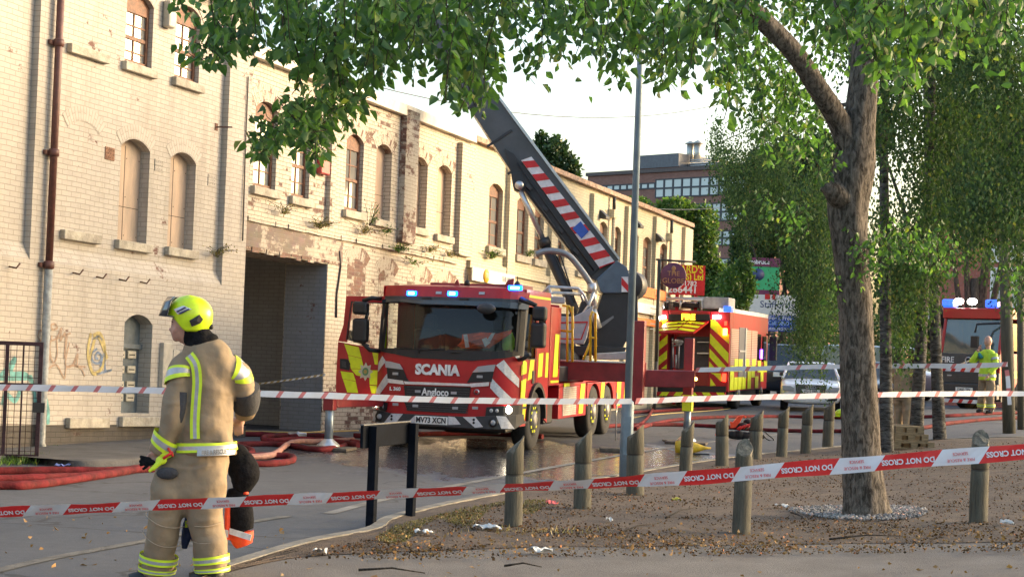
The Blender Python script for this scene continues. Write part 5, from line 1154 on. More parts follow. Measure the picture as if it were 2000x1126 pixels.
def jack(px, D, ytop, yfoot_off=0, red=True):
    g = ground(px, D); f = TI @ g; top = wt(px, ytop, D); mb = MB(); r = MB()
    r.box(f.x - .085, f.x + .085, f.y - .085, f.y + .085, f.z + .62, top.z); lg = r.build('outrigger_leg', REDM, tr, bevel=.01)
    mb.tube([(f.x, f.y, f.z + .12), (f.x, f.y, f.z + .75)], .068, 14); mb.build('jack_ram', pm('grey blue ram', (.22, .27, .32), .35, .4), lg)
    mb = MB(); mb.lathe([(.18, .0), (.18, .03), (.07, .12), (.05, .16)], (f.x, f.y, f.z + .05), n=20); mb.build('jack_foot', ALU, lg); return g, f, lg
g, f, lg = jack(1346, 31.6, 660)
sp_ = MB(); sp_.box(f.x - .09, f.x + .09, f.y - .09, f.y + .09, f.z + .62, f.z + .92); sp_.build('yellow_band', FYEL, lg)
mb = MB(); m1 = wt(1350, 739, 31.4); mb.ball(m1 + Vector((.1, -.1, 0)), .035, 10, 0); mb.build('amber_marker', AMB, lg)
g2, f2, lg2 = jack(648, 26.4, 764)
beam(tr, 'outrigger_beam', Vector((-.6, 2.7, .72)), Vector((f2.x, f2.y + .1, .74)), .18, .16, REDM)
PADM = pm('timber pad', (.13, .105, .08), .9, 0, .3, 10, .4)
for gg, lab in ((g, 'brown timber pad under the right outrigger foot'), (g2, 'dark timber pad under the outrigger foot beside the red hose tangle')):
    mb = MB(); mb.box(-.38, .38, -.28, .28, .004, .05); o = mb.build('jack_pad', PADM, None, bevel=.008); o.location = gg; o.rotation_euler.z = -.2; tag(o, lab, 'pad', 'timber pads on the road')
pp = ground(1203, 28.6); mb = MB(); mb.box(-.22, .22, -.15, .15, .002, .06); o = mb.build('plank', PADM, None, bevel=.008); o.location = pp; tag(o, 'short brown plank lying on the road left of the lamp post base', 'plank')
# turntable and boom: a frame that stands in the vertical plane of the boom, 34.6 m out
BM = pm('dark grey boom paint', (.062, .066, .078), .45, .1, .12, 3, coat=.2, dirt=.12); BM2 = pm('black boom face', (.025, .027, .032), .5, 0, .15, 4)
GRP = pm('light grey machine paint', (.42, .43, .44), .45, 0, .1, 5, dirt=.2); SLT = pm('slate blue boom paint', (.10, .14, .19), .4, .1, .1, 4)
DB = 34.6
def bp(px, py, D=DB): return TI @ at(px, py, D)
def bslab(name, pts, D0, D1, mat, par=tr, bevel=.015):
    mb = MB(); A = [bp(x, y, D0) for x, y in pts]; C0 = [TI @ (at(x, y, D0) + Vector((0, D1 - D0, 0))) for x, y in pts]; n = len(pts)
    mb.add(A + C0, [tuple(range(n))[::-1], tuple(range(n, 2 * n))] + [(i, (i + 1) % n, (i + 1) % n + n, i + n) for i in range(n)]); return mb.build(name, mat, par, bevel=bevel)
boom = bslab('boom', [(1020, 368), (1000, 338), (845, 100), (720, -90), (775, -92), (905, 95), (1008, 235), (1086, 340), (1209, 506), (1205, 520), (1165, 550), (1150, 540)], DB - .05, DB + .55, BM)
bslab('boom_side_plate', [(1000, 345), (986, 290), (1003, 300), (1172, 520), (1155, 540), (1105, 480), (1020, 365)], DB - .12, DB - .05, BM2, boom, .004)
bslab('boom_inner_section', [(760, -40), (620, -270), (655, -290), (800, -60)], DB + .05, DB + .45, BM, boom)
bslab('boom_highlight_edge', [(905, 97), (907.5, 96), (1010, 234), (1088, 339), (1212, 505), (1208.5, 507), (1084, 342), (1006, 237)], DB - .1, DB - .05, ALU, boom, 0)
mb = MB(); mb.tube([bp(1026, 366, DB - .16), bp(1060, 412, DB - .2), bp(1110, 482, DB - .17), bp(1150, 536, DB - .16)], .022, 7); mb.build('hydraulic_hose', BLKP, boom)
mb = MB(); mb.tube([bp(1010, 318, DB - .16), bp(1080, 418, DB - .15), bp(1160, 528, DB - .15)], .014, 6); mb.build('hydraulic_hose', BLKP, boom)
for t_ in (.12, .34, .56, .78): x_, y_ = 1016 + 140 * t_, 340 + 190 * t_; bslab('hose_clamp', [(x_ - 3, y_ - 5), (x_ + 7, y_ + 4), (x_ + 3, y_ + 9), (x_ - 7, y_)], DB - .2, DB - .12, DGR, boom, .004)
for (x_, y_) in ((870, 118), (925, 200), (972, 268), (1012, 322)): bslab('section_seam', [(x_ - 22, y_ + 16), (x_ + 22 + (y_ > 150) * 4, y_ - 16), (x_ + 25 + (y_ > 150) * 4, y_ - 12), (x_ - 19, y_ + 20)], DB - .075, DB - .05, BM2, boom, .003)
# red and white stripe panel
L0, L1 = (1018, 313), (1172, 524); R0_, R1_ = (1038, 306), (1200, 510)
def lp_(t): return (L0[0] + (L1[0] - L0[0]) * t, L0[1] + (L1[1] - L0[1]) * t)
def rp_(t): return (R0_[0] + (R1_[0] - R0_[0]) * t, R0_[1] + (R1_[1] - R0_[1]) * t)
SR = pm('reflective red', (.55, .015, .02), .4); SW = pm('reflective white', (.70, .70, .72), .4)
stripe_root = bslab('stripe_panel', [L0, R0_, R1_, L1], DB - .14, DB - .05, SW, boom, 0)
N_ = 8.2
mb = MB()
for k in range(9):
    t0 = k / N_ - .02; t1 = t0 + .5 / N_
    q = [(max(0, t0), 0), (min(1, t1), 0)]
    pts = [lp_(max(0, t0 + .03)), rp_(max(0, t0 - .0 + .055)), rp_(min(1, t1 + .055)), lp_(min(1, t1 + .03))]
    if t0 > .97: continue
    A = [bp(x, y, DB - .146) for x, y in pts]; B_ = [bp(x, y, DB - .14) for x, y in pts]; mb.add(A + B_, [(3, 2, 1, 0), (4, 5, 6, 7), (0, 1, 5, 4), (1, 2, 6, 5), (2, 3, 7, 6), (3, 0, 4, 7)])
mb.build('red_stripe', SR, stripe_root)
bslab('blue_notice', [(1118, 446), (1134, 432), (1150, 452), (1136, 466)], DB - .16, DB - .146, pm('blue notice', (.03, .10, .45), .4), boom, 0)
# knuckle, turret
kn = bslab('boom_knuckle', [(1165, 545), (1205, 508), (1225, 522), (1238, 560), (1214, 572), (1178, 572), (1172, 568)], DB - .22, DB + .6, SLT)
tur = bslab('turret', [(1168, 600), (1176, 575), (1195, 562), (1224, 548), (1240, 540), (1246, 560), (1246, 628), (1214, 682), (1168, 684), (1128, 672), (1140, 636), (1166, 606)], DB - .15, DB + .7, BM2)
mb = MB(); a = bp(1240, 563); mb.lathe([(.28, -.02), (.30, 0.02), (.30, .5), (.28, .55)], (0, 0, 0), 'y', 28); mb.build('boom_pivot', BM2, tr, xf=Matrix.Translation(TI @ at(1228, 556, DB - .1)))
wq = bslab('warning_square', [(1214, 540), (1227, 540), (1227, 570), (1214, 570)], DB - .25, DB - .18, SW, tr, 0); bslab('red_stripe', [(1214, 541), (1227, 556), (1227, 570), (1214, 556)], DB - .256, DB - .25, SR, wq, 0)
bslab('turret_vent', [(1172, 632), (1198, 616), (1199, 620), (1174, 640)], DB - .18, DB - .15, pm('grey slot', (.2, .21, .22), .5), tur, 0)
mb = MB(); a = bp(1125, 690, 34); mb.lathe([(.62, -.35), (.66, -.3), (.66, 0), (.55, .12), (.45, .3)], (0, 7.4, 1.55), n=30); mb.build('turntable_ring', BM2, tr)
bslab('turret_base', [(1108, 675), (1170, 675), (1225, 678), (1215, 694), (1105, 694)], DB - .4, DB + .7, BM2)
bslab('lower_fairing', [(1165, 690), (1235, 686), (1236, 702), (1165, 702)], DB - 1.2, DB + .3, GRP)
# ram
mb = MB(); mb.tube([bp(1012, 364, DB - .1), bp(1030, 402, DB - .1), bp(1066, 478, DB - .1)], .055, 14); rm = mb.build('lift_ram_rod', CHR, tr); mb = MB(); mb.tube([bp(1062, 472, DB - .1), bp(1118, 596, DB - .1), bp(1128, 625, DB - .1)], [.10, .105, .11], 16); mb.tube([bp(1060, 466, DB - .1), bp(1066, 480, DB - .1)], .13, 16); mb.build('ram_cylinder', BM2, rm)
mb = MB(); mb.tube([bp(1078, 484, DB + .1), bp(1116, 570, DB + .1)], .03, 8); mb.tube([bp(1092, 490, DB - .2), bp(1124, 590, DB - .2)], .015, 6); mb.build('hydraulic_pipe', BM2, rm)
mb = MB(); mb.lathe([(.05, -.08), (.09, -.06), (.09, .0)], (0, 0, 0), 'y', 20, xf=Matrix.Translation(bp(1015, 362, DB - .16))); mb.build('ram_pin', CHR, tr)
bslab('ram_bracket', [(998, 340), (1018, 336), (1030, 368), (1016, 376), (1004, 370)], DB - .15, DB + .2, BM2)
mb = MB(); mb.tube([bp(x, y, DB - .45) for x, y in catmull([(1046, 497), (1066, 490), (1090, 491), (1112, 500), (1130, 520), (1148, 545), (1158, 562)], 5)], .065, 12); mb.build('curved_guard', pm('grey guard tube', (.28, .29, .30), .35, .5), tr)
mb = MB(); mb.tube([bp(1157, 560, DB - .45), bp(1160, 600, DB - .45)], .07, 12); mb.lathe([(.12, -.08), (.12, .08)], (0, 0, 0), 'x', 16, xf=Matrix.Translation(bp(1157, 563, DB - .45))); mb.tube([bp(1157, 600, DB - .4), bp(1168, 640, DB - .3)], .08, 10); mb.build('side_ram', ALU, tr)
# control station
cs = bslab('control_station', [(1070, 625), (1078, 616), (1120, 618), (1148, 604), (1160, 596), (1156, 612), (1146, 660), (1140, 672), (1072, 668), (1066, 640)], 32.6, 33.5, GRP)
bslab('red_pinstripe', [(1072, 629), (1148, 627), (1148, 629), (1136, 663), (1074, 661), (1074, 659), (1134, 661), (1146, 630), (1072, 632)], 32.585, 32.6, SR, cs, 0)
mb = MB(); Dc = 32.8
for pts in ([(1056, 576), (1072, 559), (1130, 563), (1140, 575), (1152, 600)], [(1065, 578), (1082, 571), (1135, 574)], [(1072, 560), (1080, 590)], [(1118, 640), (1150, 596), (1160, 570)]): mb.tube([bp(x, y, Dc) for x, y in pts], .028, 8)
for pts in ([(1130, 563), (1140, 590)],): mb.tube([bp(x, y, Dc + .6) for x, y in pts], .028, 8)
mb.build('guard_rail', ALU, cs)
bslab('operator_seat', [(1086, 612), (1128, 612), (1136, 588), (1150, 585), (1152, 600), (1140, 618), (1090, 622)], 32.9, 33.3, BM2, cs)
bslab('control_box', [(1060, 577), (1104, 580), (1104, 592), (1060, 590)], 32.4, 32.9, GRP, cs); bslab('red_panel', [(1058, 592), (1093, 596), (1093, 720), (1060, 716)], 29.8, 30.4, RED)
mb = MB(); mb.box(.2, 1.15, 3.1, 5.1, 1.1, 1.38); mb.build('deck_locker', DGR, tr, bevel=.02)
mb = MB(); g = TI @ ground(1207, 32); mb.tube([(g.x, g.y, .9), (g.x + .01, g.y, .0)], .012, 6); mb.build('water_drip', LENS, tr)

# ================================================================ FIRE ENGINE 2 (rear view)
g = ground(1344, 50.5); t2 = math.radians(17.5); e2 = thing('fire_engine', 'fire engine seen from behind with yellow chevrons and lit FIRE display', 'fire engine', g, -t2)
H2 = 1.22; s2_ = 65.3
def c4(cx, cy):   # crop (1240,560) scale 4.693 -> local x,z on the rear plane
    px, py = 1240 + cx / 4.693, 560 + cy / 4.693; s = FPX / 50.5; x = (px - 1344) / s / math.cos(t2); zz = (682.4 - py + .036 * (px - 1344)) / s + CAMZ - g.z; return x, zz
def rp(name, polys, off, thick, mat, par=e2, conv=True, bevel=0):
    mb = MB()
    for p in polys: q = [c4(*a) for a in p] if conv else p; mb.prism(q[::-1], -off - thick, -off)
    return mb.build(name, mat, par, bevel=bevel)
xl, xr = c4(128, 500)[0], c4(848, 500)[0]; ztop = c4(500, 215)[1]
mb = MB(); mb.box(xl, c4(302, 0)[0], 0, .5, .55, ztop); mb.box(c4(668, 0)[0], xr, 0, .5, .55, ztop); mb.box(c4(302, 0)[0], c4(668, 0)[0], 0, .5, c4(500, 310)[1], ztop); mb.box(xl, xr, .5, 7.3, .55, ztop); mb.build('body', RED, e2, bevel=.03)
rp('rear_chevron', [[(130, 590), (300, 440), (300, 515), (130, 662)], [(130, 725), (300, 580), (300, 655), (190, 749), (130, 749)], [(250, 749), (300, 708), (300, 749)], [(130, 470), (178, 430), (240, 400), (240, 440), (130, 535)], [(190, 300), (220, 262), (300, 300), (190, 400)]], .004, .004, FYEL)
rp('rear_chevron', [[(676, 300), (720, 310), (842, 440), (842, 520), (676, 370)], [(676, 425), (842, 605), (842, 700), (676, 515)], [(676, 565), (842, 745), (770, 745), (676, 640)], [(676, 680), (730, 745), (676, 745)], [(690, 830), (740, 900), (690, 905)], [(690, 785), (780, 790), (800, 860), (780, 860), (720, 800)]], .004, .004, FYEL)
rp('bumper', [[(128, 958), (838, 960), (838, 998), (128, 996)]], .1, .2, RED)
rp('bumper_chevron', [[(135 + k * 125, 960), (200 + k * 125, 960), (225 + k * 125, 996), (160 + k * 125, 996)] if k > 2 else [(160 + k * 125, 960), (225 + k * 125, 960), (200 + k * 125, 996), (135 + k * 125, 996)] for k in range(6) if 225 + k * 125 < 860], .302, .004, FYEL)
rp('underside', [[(150, 905), (830, 905), (830, 958), (150, 958)]], -.4, .42, BLKP); rp('matrix_sign', [[(302, 250), (668, 250), (668, 308), (302, 308)]], .004, .05, BLKP)
x, z = c4(480, 277); LEDY = pm('lit amber matrix letters', (1, .6, .05), .4, emit=(1, .55, .02), es=1.1); text('FIRE', .24, LEDY, e2, Matrix.Translation((x, -.06, z)) @ RX, bold=.012, xs=.95, name='lit_lettering')
rp('locker_interior', [[(305, 455), (668, 455), (668, 750), (305, 750)]], -.45, .02, pm('dark locker', (.10, .10, .11), .6)); rp('shelf', [[(560, 600), (665, 600), (665, 612), (560, 612)], [(560, 500), (665, 500), (665, 508), (560, 508)]], -.4, .3, ALU)
mb = MB(); pts = [(335, 470), (350, 740)], [(395, 480), (395, 745)], [(372, 620), (372, 745)], [(340, 540), (420, 520)]
for a, b_ in pts: p, q = c4(*a), c4(*b_); mb.tube([(p[0], .15, p[1]), (q[0], .15, q[1])], .03, 8)
mb.ball((c4(390, 500)[0], .12, c4(390, 500)[1]), .13, 10, 0, (1.3, .6, .6)); mb.build('pump_fitting', ALU, e2)
# raised rear door: sloping panel
mb = MB(); A = [c4(300, 312), c4(660, 312)]; B_ = [c4(232, 440), c4(575, 448)]; dz = [(A[0][0], 0, A[0][1]), (A[1][0], 0, A[1][1]), (B_[1][0], -.85, B_[1][1] + .08), (B_[0][0], -.85, B_[0][1] + .08)]
mb.slab(dz, (0, .03, -.05)); d2 = mb.build('rear_door', RED, e2)
def dl(u, v): a = Vector(dz[0]).lerp(Vector(dz[1]), u); b_ = Vector(dz[3]).lerp(Vector(dz[2]), u); return a.lerp(b_, v) + Vector((0, -.006, .012))
mb = MB()
for v in (.08, .38, .68):
    for (a, b_) in ((0.02, .48), (.98, .52)): mb.add([dl(a, v + .1), dl(b_, v - .06), dl(b_, v + .12), dl(a, v + .27)], [(0, 1, 2, 3)])
mb.build('door_chevron', FYEL, d2)
nrm_ = (dl(1, 0) - dl(0, 0)).normalized(); text('FIRE', .2, BLKP, d2, plane_M(dl(.55, .28) + Vector((0, -.01, .01)), nrm_, dl(0, 0) - dl(0, 1)), ext=.002, xs=1.6)
for cx in (243, 732): rp('work_lamp', [[(cx - 36, 262), (cx + 36, 262), (cx + 34, 292), (cx - 34, 292)]], .02, .08, LAMPW, bevel=.02)
for cx in (155, 808): rp('red_lamp', [[(cx - 20, 380), (cx + 20, 380), (cx + 20, 445), (cx - 20, 445)]], .02, .05, REDL, bevel=.02); rp('side_lamp', [[(cx - 10, 315), (cx + 14, 315), (cx + 14, 355), (cx - 10, 355)]], .01, .03, pm('dim red lamp', (.7, .03, .02), .3, emit=(1, .05, .02), es=1), bevel=.01)
rp('tail_lamp', [[(795, 790), (830, 790), (828, 865), (790, 862)]], .01, .04, pm('dim red lamp', (.7, .03, .02), .3), bevel=.01)
mb = MB()
for s in (xl + .1, xr - .1): mb.box(s - .12, s + .12, -.02, .3, ztop - .02, ztop + .16)
mb.build('blue_beacon', BLUEOFF, e2, bevel=.03)
# side of engine 2 (right, lit)
def s4(y0, y1, z0, z1, off, thick, name, mat, par=e2): mb = MB(); mb.box(xr + off, xr + off + thick, y0, y1, z0, z1); return mb.build(name, mat, par)
SHUT = pm('warm shutter metal', (.55, .42, .34), .4, .5, .1, 10)
for (y0, y1) in ((.15, 1.5), (2.8, 3.8), (3.9, 5.0)):
    mb = MB(); z = 1.35
    while z < 2.45: mb.box(xr + .0, xr + .018, y0, y1, z, z + .04); z += .055
    mb.build('roller_shutter', SHUT, e2); 
s4(1.6, 3.2, .95, 2.5, .0, .012, 'open_locker', pm('dark locker', (.10, .10, .11), .6)); s4(2.6, 2.75, .95, 2.5, .012, .03, 'locker_post', ALU); s4(1.6, 2.6, 1.75, 1.8, .012, .03, 'shelf', ALU)
mb = MB()
for k, (y0, z0) in enumerate([(.15, .95), (.85, 1.15), (3.3, .95), (4.1, 1.15), (.15, .6), (3.3, .6), (5.2, 1.1), (5.8, .8), (1.6, 1.15), (2.3, .6), (1.55, .6), (2.8, 1.15), (4.75, .6), (4.0, .95), (6.5, 1.1), (.85, .6)]): mb.box(xr + .018, xr + .024, y0, y0 + .65, z0, z0 + .38)
mb.build('side_chequer', FYEL, e2)
s4(0, 7.2, ztop - .02, ztop + .1, -.35, .36, 'roof_rail', pm('sunlit white rail', (.72, .70, .66), .4))
s4(5.1, 5.8, 1.5, 2.35, .0, .012, 'side_window', WSD); s4(6.1, 6.9, 1.45, 2.3, .0, .012, 'side_window', WSD)
mb = MB(); mb.box(xr + .12, xr + .35, 6.9, 7.1, 1.5, 2.3); mb.tube([(xr, 7, 2.35), (xr + .25, 7, 2.4)], .03, 6); mb.build('mirror', BLKP, e2, bevel=.04)
mb = MB(); mb.box(xr + .0, xr + .05, 5.85, 5.95, 1.55, 1.85); mb.build('side_beacon', pm('lit violet beacon', (.2, .05, .9), .2, emit=(.25, .05, 1), es=5), e2)
for y in (1.9, 6.2): wheel(e2, xr - .3, y, 1, .48); wheel(e2, xl + .02, y, -1, .48)
mb = MB(); mb.box(xl + .1, xr - .1, .5, 7, .3, .56); mb.build('chassis', BLKP, e2)
# roof load
mb = MB()
for i in range(2):
    x0 = -.75 + i * .5; mb.tube([(x0, .1, ztop + .24), (x0, 5.5, ztop + .24)], .03, 6); mb.tube([(x0 + .38, .1, ztop + .24), (x0 + .38, 5.5, ztop + .24)], .03, 6)
    for k in range(12): mb.tube([(x0, .3 + k * .42, ztop + .24), (x0 + .38, .3 + k * .42, ztop + .24)], .02, 5)
mb.tube([(-.8, .05, ztop + .0), (-.8, .05, ztop + .32), (.35, .05, ztop + .32), (.35, .05, ztop)], .035, 6); mb.tube([(-.3, .05, ztop), (-.3, .05, ztop + .32)], .03, 6)
mb.build('roof_ladder', ALU, e2)
mb = MB(); mb.box(.35, 1.15, .1, 1.2, ztop + .06, ztop + .42); mb.build('roof_box', pm('grey roof box', (.38, .36, .34), .6), e2, bevel=.03); mb = MB(); mb.box(-1.1, -.75, .1, 1.0, ztop + .05, ztop + .3); mb.box(-.6, .2, .4, 2, ztop + .1, ztop + .28); mb.build('roof_equipment', DGR, e2, bevel=.02)
mb = MB(); mb.tube([(-1.25, .2, ztop + .3), (-.6, .2, ztop + .34), (.3, .1, ztop + .36), (.5, .2, ztop + .38)], .05, 8); mb.build('rolled_hose', GRP, e2)
# ================================================================ CARS
def car(name, label, cat, loc, rz, paint, L=4.7, W=1.86, H=1.45, hood=.78, belt=.92, ws=(1.05, 1.95), rs=(3.7, 4.45), nose=.55, wheels=(.9, 3.7), gr=True, plate=None, boxy=False, wr=.33):
    r = thing(name, label, cat, loc, rz); P = paint; w = W / 2
    if boxy: st = [(0, .45, hood - .25, .88), (.12, .3, hood - .03, .97), (ws[0], .25, belt, 1), (L * .5, .25, belt, 1), (L - .15, .28, belt, .98), (L, .4, belt - .1, .94)]
    else: st = [(0, .30, nose + .02, .80), (.1, .22, nose + .12, .93), (.4, .2, hood - .05, .985), (ws[0], .2, belt - .02, 1), (L * .5, .2, belt, 1), (rs[1], .2, belt + .02, .97), (L - .1, .25, belt - .05, .9), (L, .35, belt - .25, .84)]
    V = []
    for (y, zb, zt, k) in st:
        ww = w * k; m = (zb + zt) / 2
        half = [(0, zb), (ww * .85, zb), (ww * .985, zb + .12), (ww, m), (ww * .99, zt - .12), (ww * .93, zt - .03), (ww * .7, zt + .012), (0, zt + .03)]
        V += [(x, y, z) for x, z in half] + [(-x, y, z) for x, z in half[::-1][1:-1]]
    n = 14; F = [(j * n + i, j * n + (i + 1) % n, (j + 1) * n + (i + 1) % n, (j + 1) * n + i) for j in range(len(st) - 1) for i in range(n)]
    F += [tuple(range(n))[::-1], tuple((len(st) - 1) * n + i for i in range(n))]
    mb = MB(); mb.add(V, F, 0, True); mb.build('body', P, r, sub=2)
    # greenhouse
    a, b_ = ws; c_, d = rs; wt_ = w * (.74 if not boxy else .86); wb = w * .93
    G = [(-wb, a, belt - .03), (wb, a, belt - .03), (wb, d, belt - .03), (-wb, d, belt - .03), (-wt_, b_, H - .05), (wt_, b_, H - .05), (wt_, c_, H - .05), (-wt_, c_, H - .05)]
    gl = MB(); gl.add(G, [(0, 1, 5, 4), (1, 2, 6, 5), (2, 3, 7, 6), (3, 0, 4, 7)]); gl.build('window_glass', WSD, r)
    mb = MB(); s = .06
    rf = [(-wt_ - .01, b_ - .03, H - .05), (wt_ + .01, b_ - .03, H - .05), (wt_ + .01, c_ + .03, H - .05), (-wt_ - .01, c_ + .03, H - .05), (-wt_ + .1, b_ + .1, H), (wt_ - .1, b_ + .1, H), (wt_ - .1, c_ - .1, H), (-wt_ + .1, c_ - .1, H)]
    mb.add(rf, [(0, 1, 5, 4), (1, 2, 6, 5), (2, 3, 7, 6), (3, 0, 4, 7), (4, 5, 6, 7)], 0)
    for i, j in ((0, 4), (1, 5), (2, 6), (3, 7)): mb.tube([G[i], G[j]], .042, 6)
    for sx in (-1, 1):
        for t in (.42, .72): y = a + (d - a) * t; mb.tube([(sx * (wb + .0), y, belt - .03), (sx * (wt_ + .005), b_ + (c_ - b_) * (t - .1), H - .05)], .03, 6)
    mb.build('roof', P, r)
    for y in wheels:
        for sx in (-1, 1):
            mb = MB(); x0 = sx * (w - .02); mb.lathe([(wr * .64, 0), (wr * .95, 0), (wr, -.03 * sx), (wr, -.2 * sx), (wr * .6, -.22 * sx)], (x0, y, wr), 'x', 28); wl = mb.build('wheel', RUB, r)
            mb = MB(); mb.lathe([(wr * .64, .002 * sx), (wr * .6, -.03 * sx), (.01, -.02 * sx)], (x0, y, wr), 'x', 20); mb.build('rim', ALU, wl)
            mb = MB(); mb.lathe([(wr * 1.13, -.01 * sx), (wr * 1.13, .008 * sx)], (x0 - .012 * sx, y, wr + .02), 'x', 28); mb.build('wheel_arch', BLKP, r)
    for sx in (-1, 1):
        mb = MB(); mb.box(sx * (w + .14) - .1, sx * (w + .14) + .1, a + .25, a + .4, belt, belt + .14); mb.tube([(sx * w * .9, a + .35, belt), (sx * (w + .1), a + .33, belt + .04)], .02, 6); mb.build('mirror', P, r, bevel=.03)
    return r
SIL = pm('silver car paint', (.84, .85, .88), .3, 0, .05, 3, coat=.8); BLKC = pm('black car paint', (.015, .016, .02), .2, 0, .1, 3, coat=.8); WHC = pm('white car paint', (.62, .64, .68), .3, 0, .05, 3, coat=.6)
g = ground(1585, 51.5); sc_ = car('silver_car', 'silver saloon car facing us with number plate WL12 FRU, left of the big tree trunk', 'car', g, math.radians(-10), SIL, H=1.5, hood=.92, nose=.72, belt=1.0)
mb = MB(); mb.prism([(-.42, .50), (.42, .50), (.46, .80), (-.46, .80)], -.05, .03); mb.build('grille', BLKP, sc_); mb = MB()
for i in range(7): mb.box(-.42, .42, -.062, -.05, .54 + i * .036, .546 + i * .036)
mb.prism([(-.45, .48), (.45, .48), (.49, .82), (-.49, .82), (-.46, .80), (.46, .80), (.42, .50), (-.42, .50)], -.06, -.05); mb.build('grille_bar', CHR, sc_)
mb = MB(); mb.box(-.27, .27, -.09, -.06, .56, .67); mb.build('number_plate', PLT, sc_); text('WL12 FRU', .11, NAVY, sc_, Matrix.Translation((0, -.094, .615)) @ RX, xs=.82, bold=.002)
mb = MB()
for i in range(4):
    t_ = [(-.105 + i * .07 + .045 * math.cos(a), -.075, .745 + .04 * math.sin(a)) for a in [2 * PI * k / 14 for k in range(15)]]; mb.tube(t_, .007, 5)
mb.build('ring_badge', CHR, sc_)
for s in (-1, 1):
    mb = MB(); mb.prism([(s * .50, .6), (s * .84, .62), (s * .86, .76), (s * .6, .76), (s * .5, .7)], -.02, .14); mb.build('headlight', LENS, sc_, bevel=.01)
    mb = MB(); mb.prism([(s * .52, .34), (s * .8, .36), (s * .8, .48), (s * .55, .5)], -.02, .1); mb.build('air_intake', BLKP, sc_)
g = ground(1575, 68); suv = car('black_estate', 'dark boxy estate car between the second fire engine and the silver car', 'car', g, math.radians(-52), BLKC, L=4.6, W=1.85, H=2.1, hood=1.1, belt=1.22, ws=(1.1, 1.7), rs=(4.2, 4.5), boxy=True, wr=.37)
suv.rotation_euler.z = math.radians(159)
g = ground(1742, 62); car('parked_hatchback', 'small car with pale windscreen parked beyond the firefighter behind the birches', 'car', g, math.radians(8), BLKC, L=4.0, W=1.7, H=1.5)
g = ground(1812, 66); car('white_van', 'white van partly hidden between the two birch trunks', 'van', g, math.radians(35), WHC, L=5, W=1.95, H=2.1, hood=1.1, belt=1.25, ws=(.9, 1.5), rs=(4.7, 4.95), boxy=True)

# ================================================================ FIRE ENGINE 3
g = ground(1893, 50); g.z = CAMZ - (801 - (670 + .036 * 893)) / FPX * 50; t3 = math.radians(46); e3 = thing('volunteer_engine', 'fire engine facing us with two bright roof lamps behind the man in yellow', 'fire engine', g, -t3)
e3.name = 'fire_engine'
h3 = 3.15; W3 = 1.0
mb = MB(); mb.box(-W3, W3, 1.7, 7, .6, h3 - .1); mb.box(-W3, W3, .12, 1.7, 2.72, h3 - .12); mb.prism([(.0, .55), (.02, 1.7), (.12, 1.72), (1.7, 1.72), (1.7, .55)], W3 - .04, W3, 'x'); mb.prism([(.0, .55), (.02, 1.7), (.12, 1.72), (1.7, 1.72), (1.7, .55)], -W3, -W3 + .04, 'x'); mb.box(W3 - .06, W3, 1.2, 1.7, 1.72, 2.72); mb.box(-W3, -W3 + .06, 1.2, 1.7, 1.72, 2.72); mb.box(-W3 + .04, W3 - .04, .04, .1, .55, 1.7)
for s in (-1, 1): mb.slab([(s * W3, .02, 1.7), (s * (W3 - .1), .02, 1.7), (s * (W3 - .1), .2, 2.74), (s * W3, .2, 2.74)], (0, .07, 0))
mb.build('cab', RED, e3, bevel=.02)
mb = MB(); mb.slab([(-W3 + .09, .02, 1.68), (W3 - .09, .02, 1.68), (W3 - .09, .23, 2.73), (-W3 + .09, .23, 2.73)], (0, .01, 0)); mb.build('windscreen', glassmat('pale windscreen glass', (.10, .13, .12), .04, thru=.3), e3)
mb = MB(); mb.box(-.95, .95, .4, 1.6, .7, 1.5); mb.box(-.7, -.25, 1.0, 1.2, 1.5, 2.2); mb.box(.25, .7, 1.0, 1.2, 1.5, 2.2); mb.build('cab_interior', SEAT, e3)
GRAY3 = pm('dark grey panel', (.05, .055, .06), .5)
mb = MB(); mb.box(-W3 + .0, W3, -.03, .04, 1.28, 1.68); mb.box(-W3, W3, -.04, .04, .8, 1.14); mb.build('front_panel', GRAY3, e3, bevel=.015)
mb = MB(); mb.box(-W3, W3, -.14, .04, .35, .8); mb.build('bumper', DGR, e3, bevel=.03)
mb = MB(); mb.box(-.95, .9, -.05, .0, 1.14, 1.27); mb.box(-.95, .9, -.15, -.10, .22, .33); st3 = mb.build('striped_band', SW, e3)
mb = MB()
for k in range(6):
    x = -.9 + k * .32; mb.prism([(x, 1.142), (x + .13, 1.142), (x + .2, 1.268), (x + .07, 1.268)], -.056, -.05); mb.prism([(x, .222), (x + .13, .222), (x + .2, .328), (x + .07, .328)], -.156, -.15)
mb.build('red_stripe', SR, st3)
text('FIRE', .24, WLET, e3, Matrix.Translation((-.70, -.04, 1.48)) @ RX, bold=.004); text('FIRE', .24, WLET, e3, Matrix.Translation((.62, -.04, 1.48)) @ RX @ Matrix.Diagonal((-1, 1, 1, 1)), bold=.004)
mb = MB(); c = [(.0 + .1 * math.cos(2 * PI * k / 16), -.045, 1.47 + .1 * math.sin(2 * PI * k / 16)) for k in range(17)]; mb.tube(c, .02, 6); mb.slab([(-.4, -.035, 1.33), (-.36, -.035, 1.3), (.42, -.035, 1.6), (.38, -.035, 1.63)], (0, .01, 0)); mb.build('maker_badge', CHR, e3)
mb = MB(); mb.box(-.33, .23, -.17, -.14, .55, .68); mb.build('number_plate', PLT, e3); text('DX65 TPV', .12, NAVY, e3, Matrix.Translation((-.05, -.174, .615)) @ RX, xs=.8)
mb = MB()
for i in range(5): mb.box(-.6, .6, -.05, -.04, .84 + i * .055, .86 + i * .055)
mb.build('grille_bar', DGR, e3)
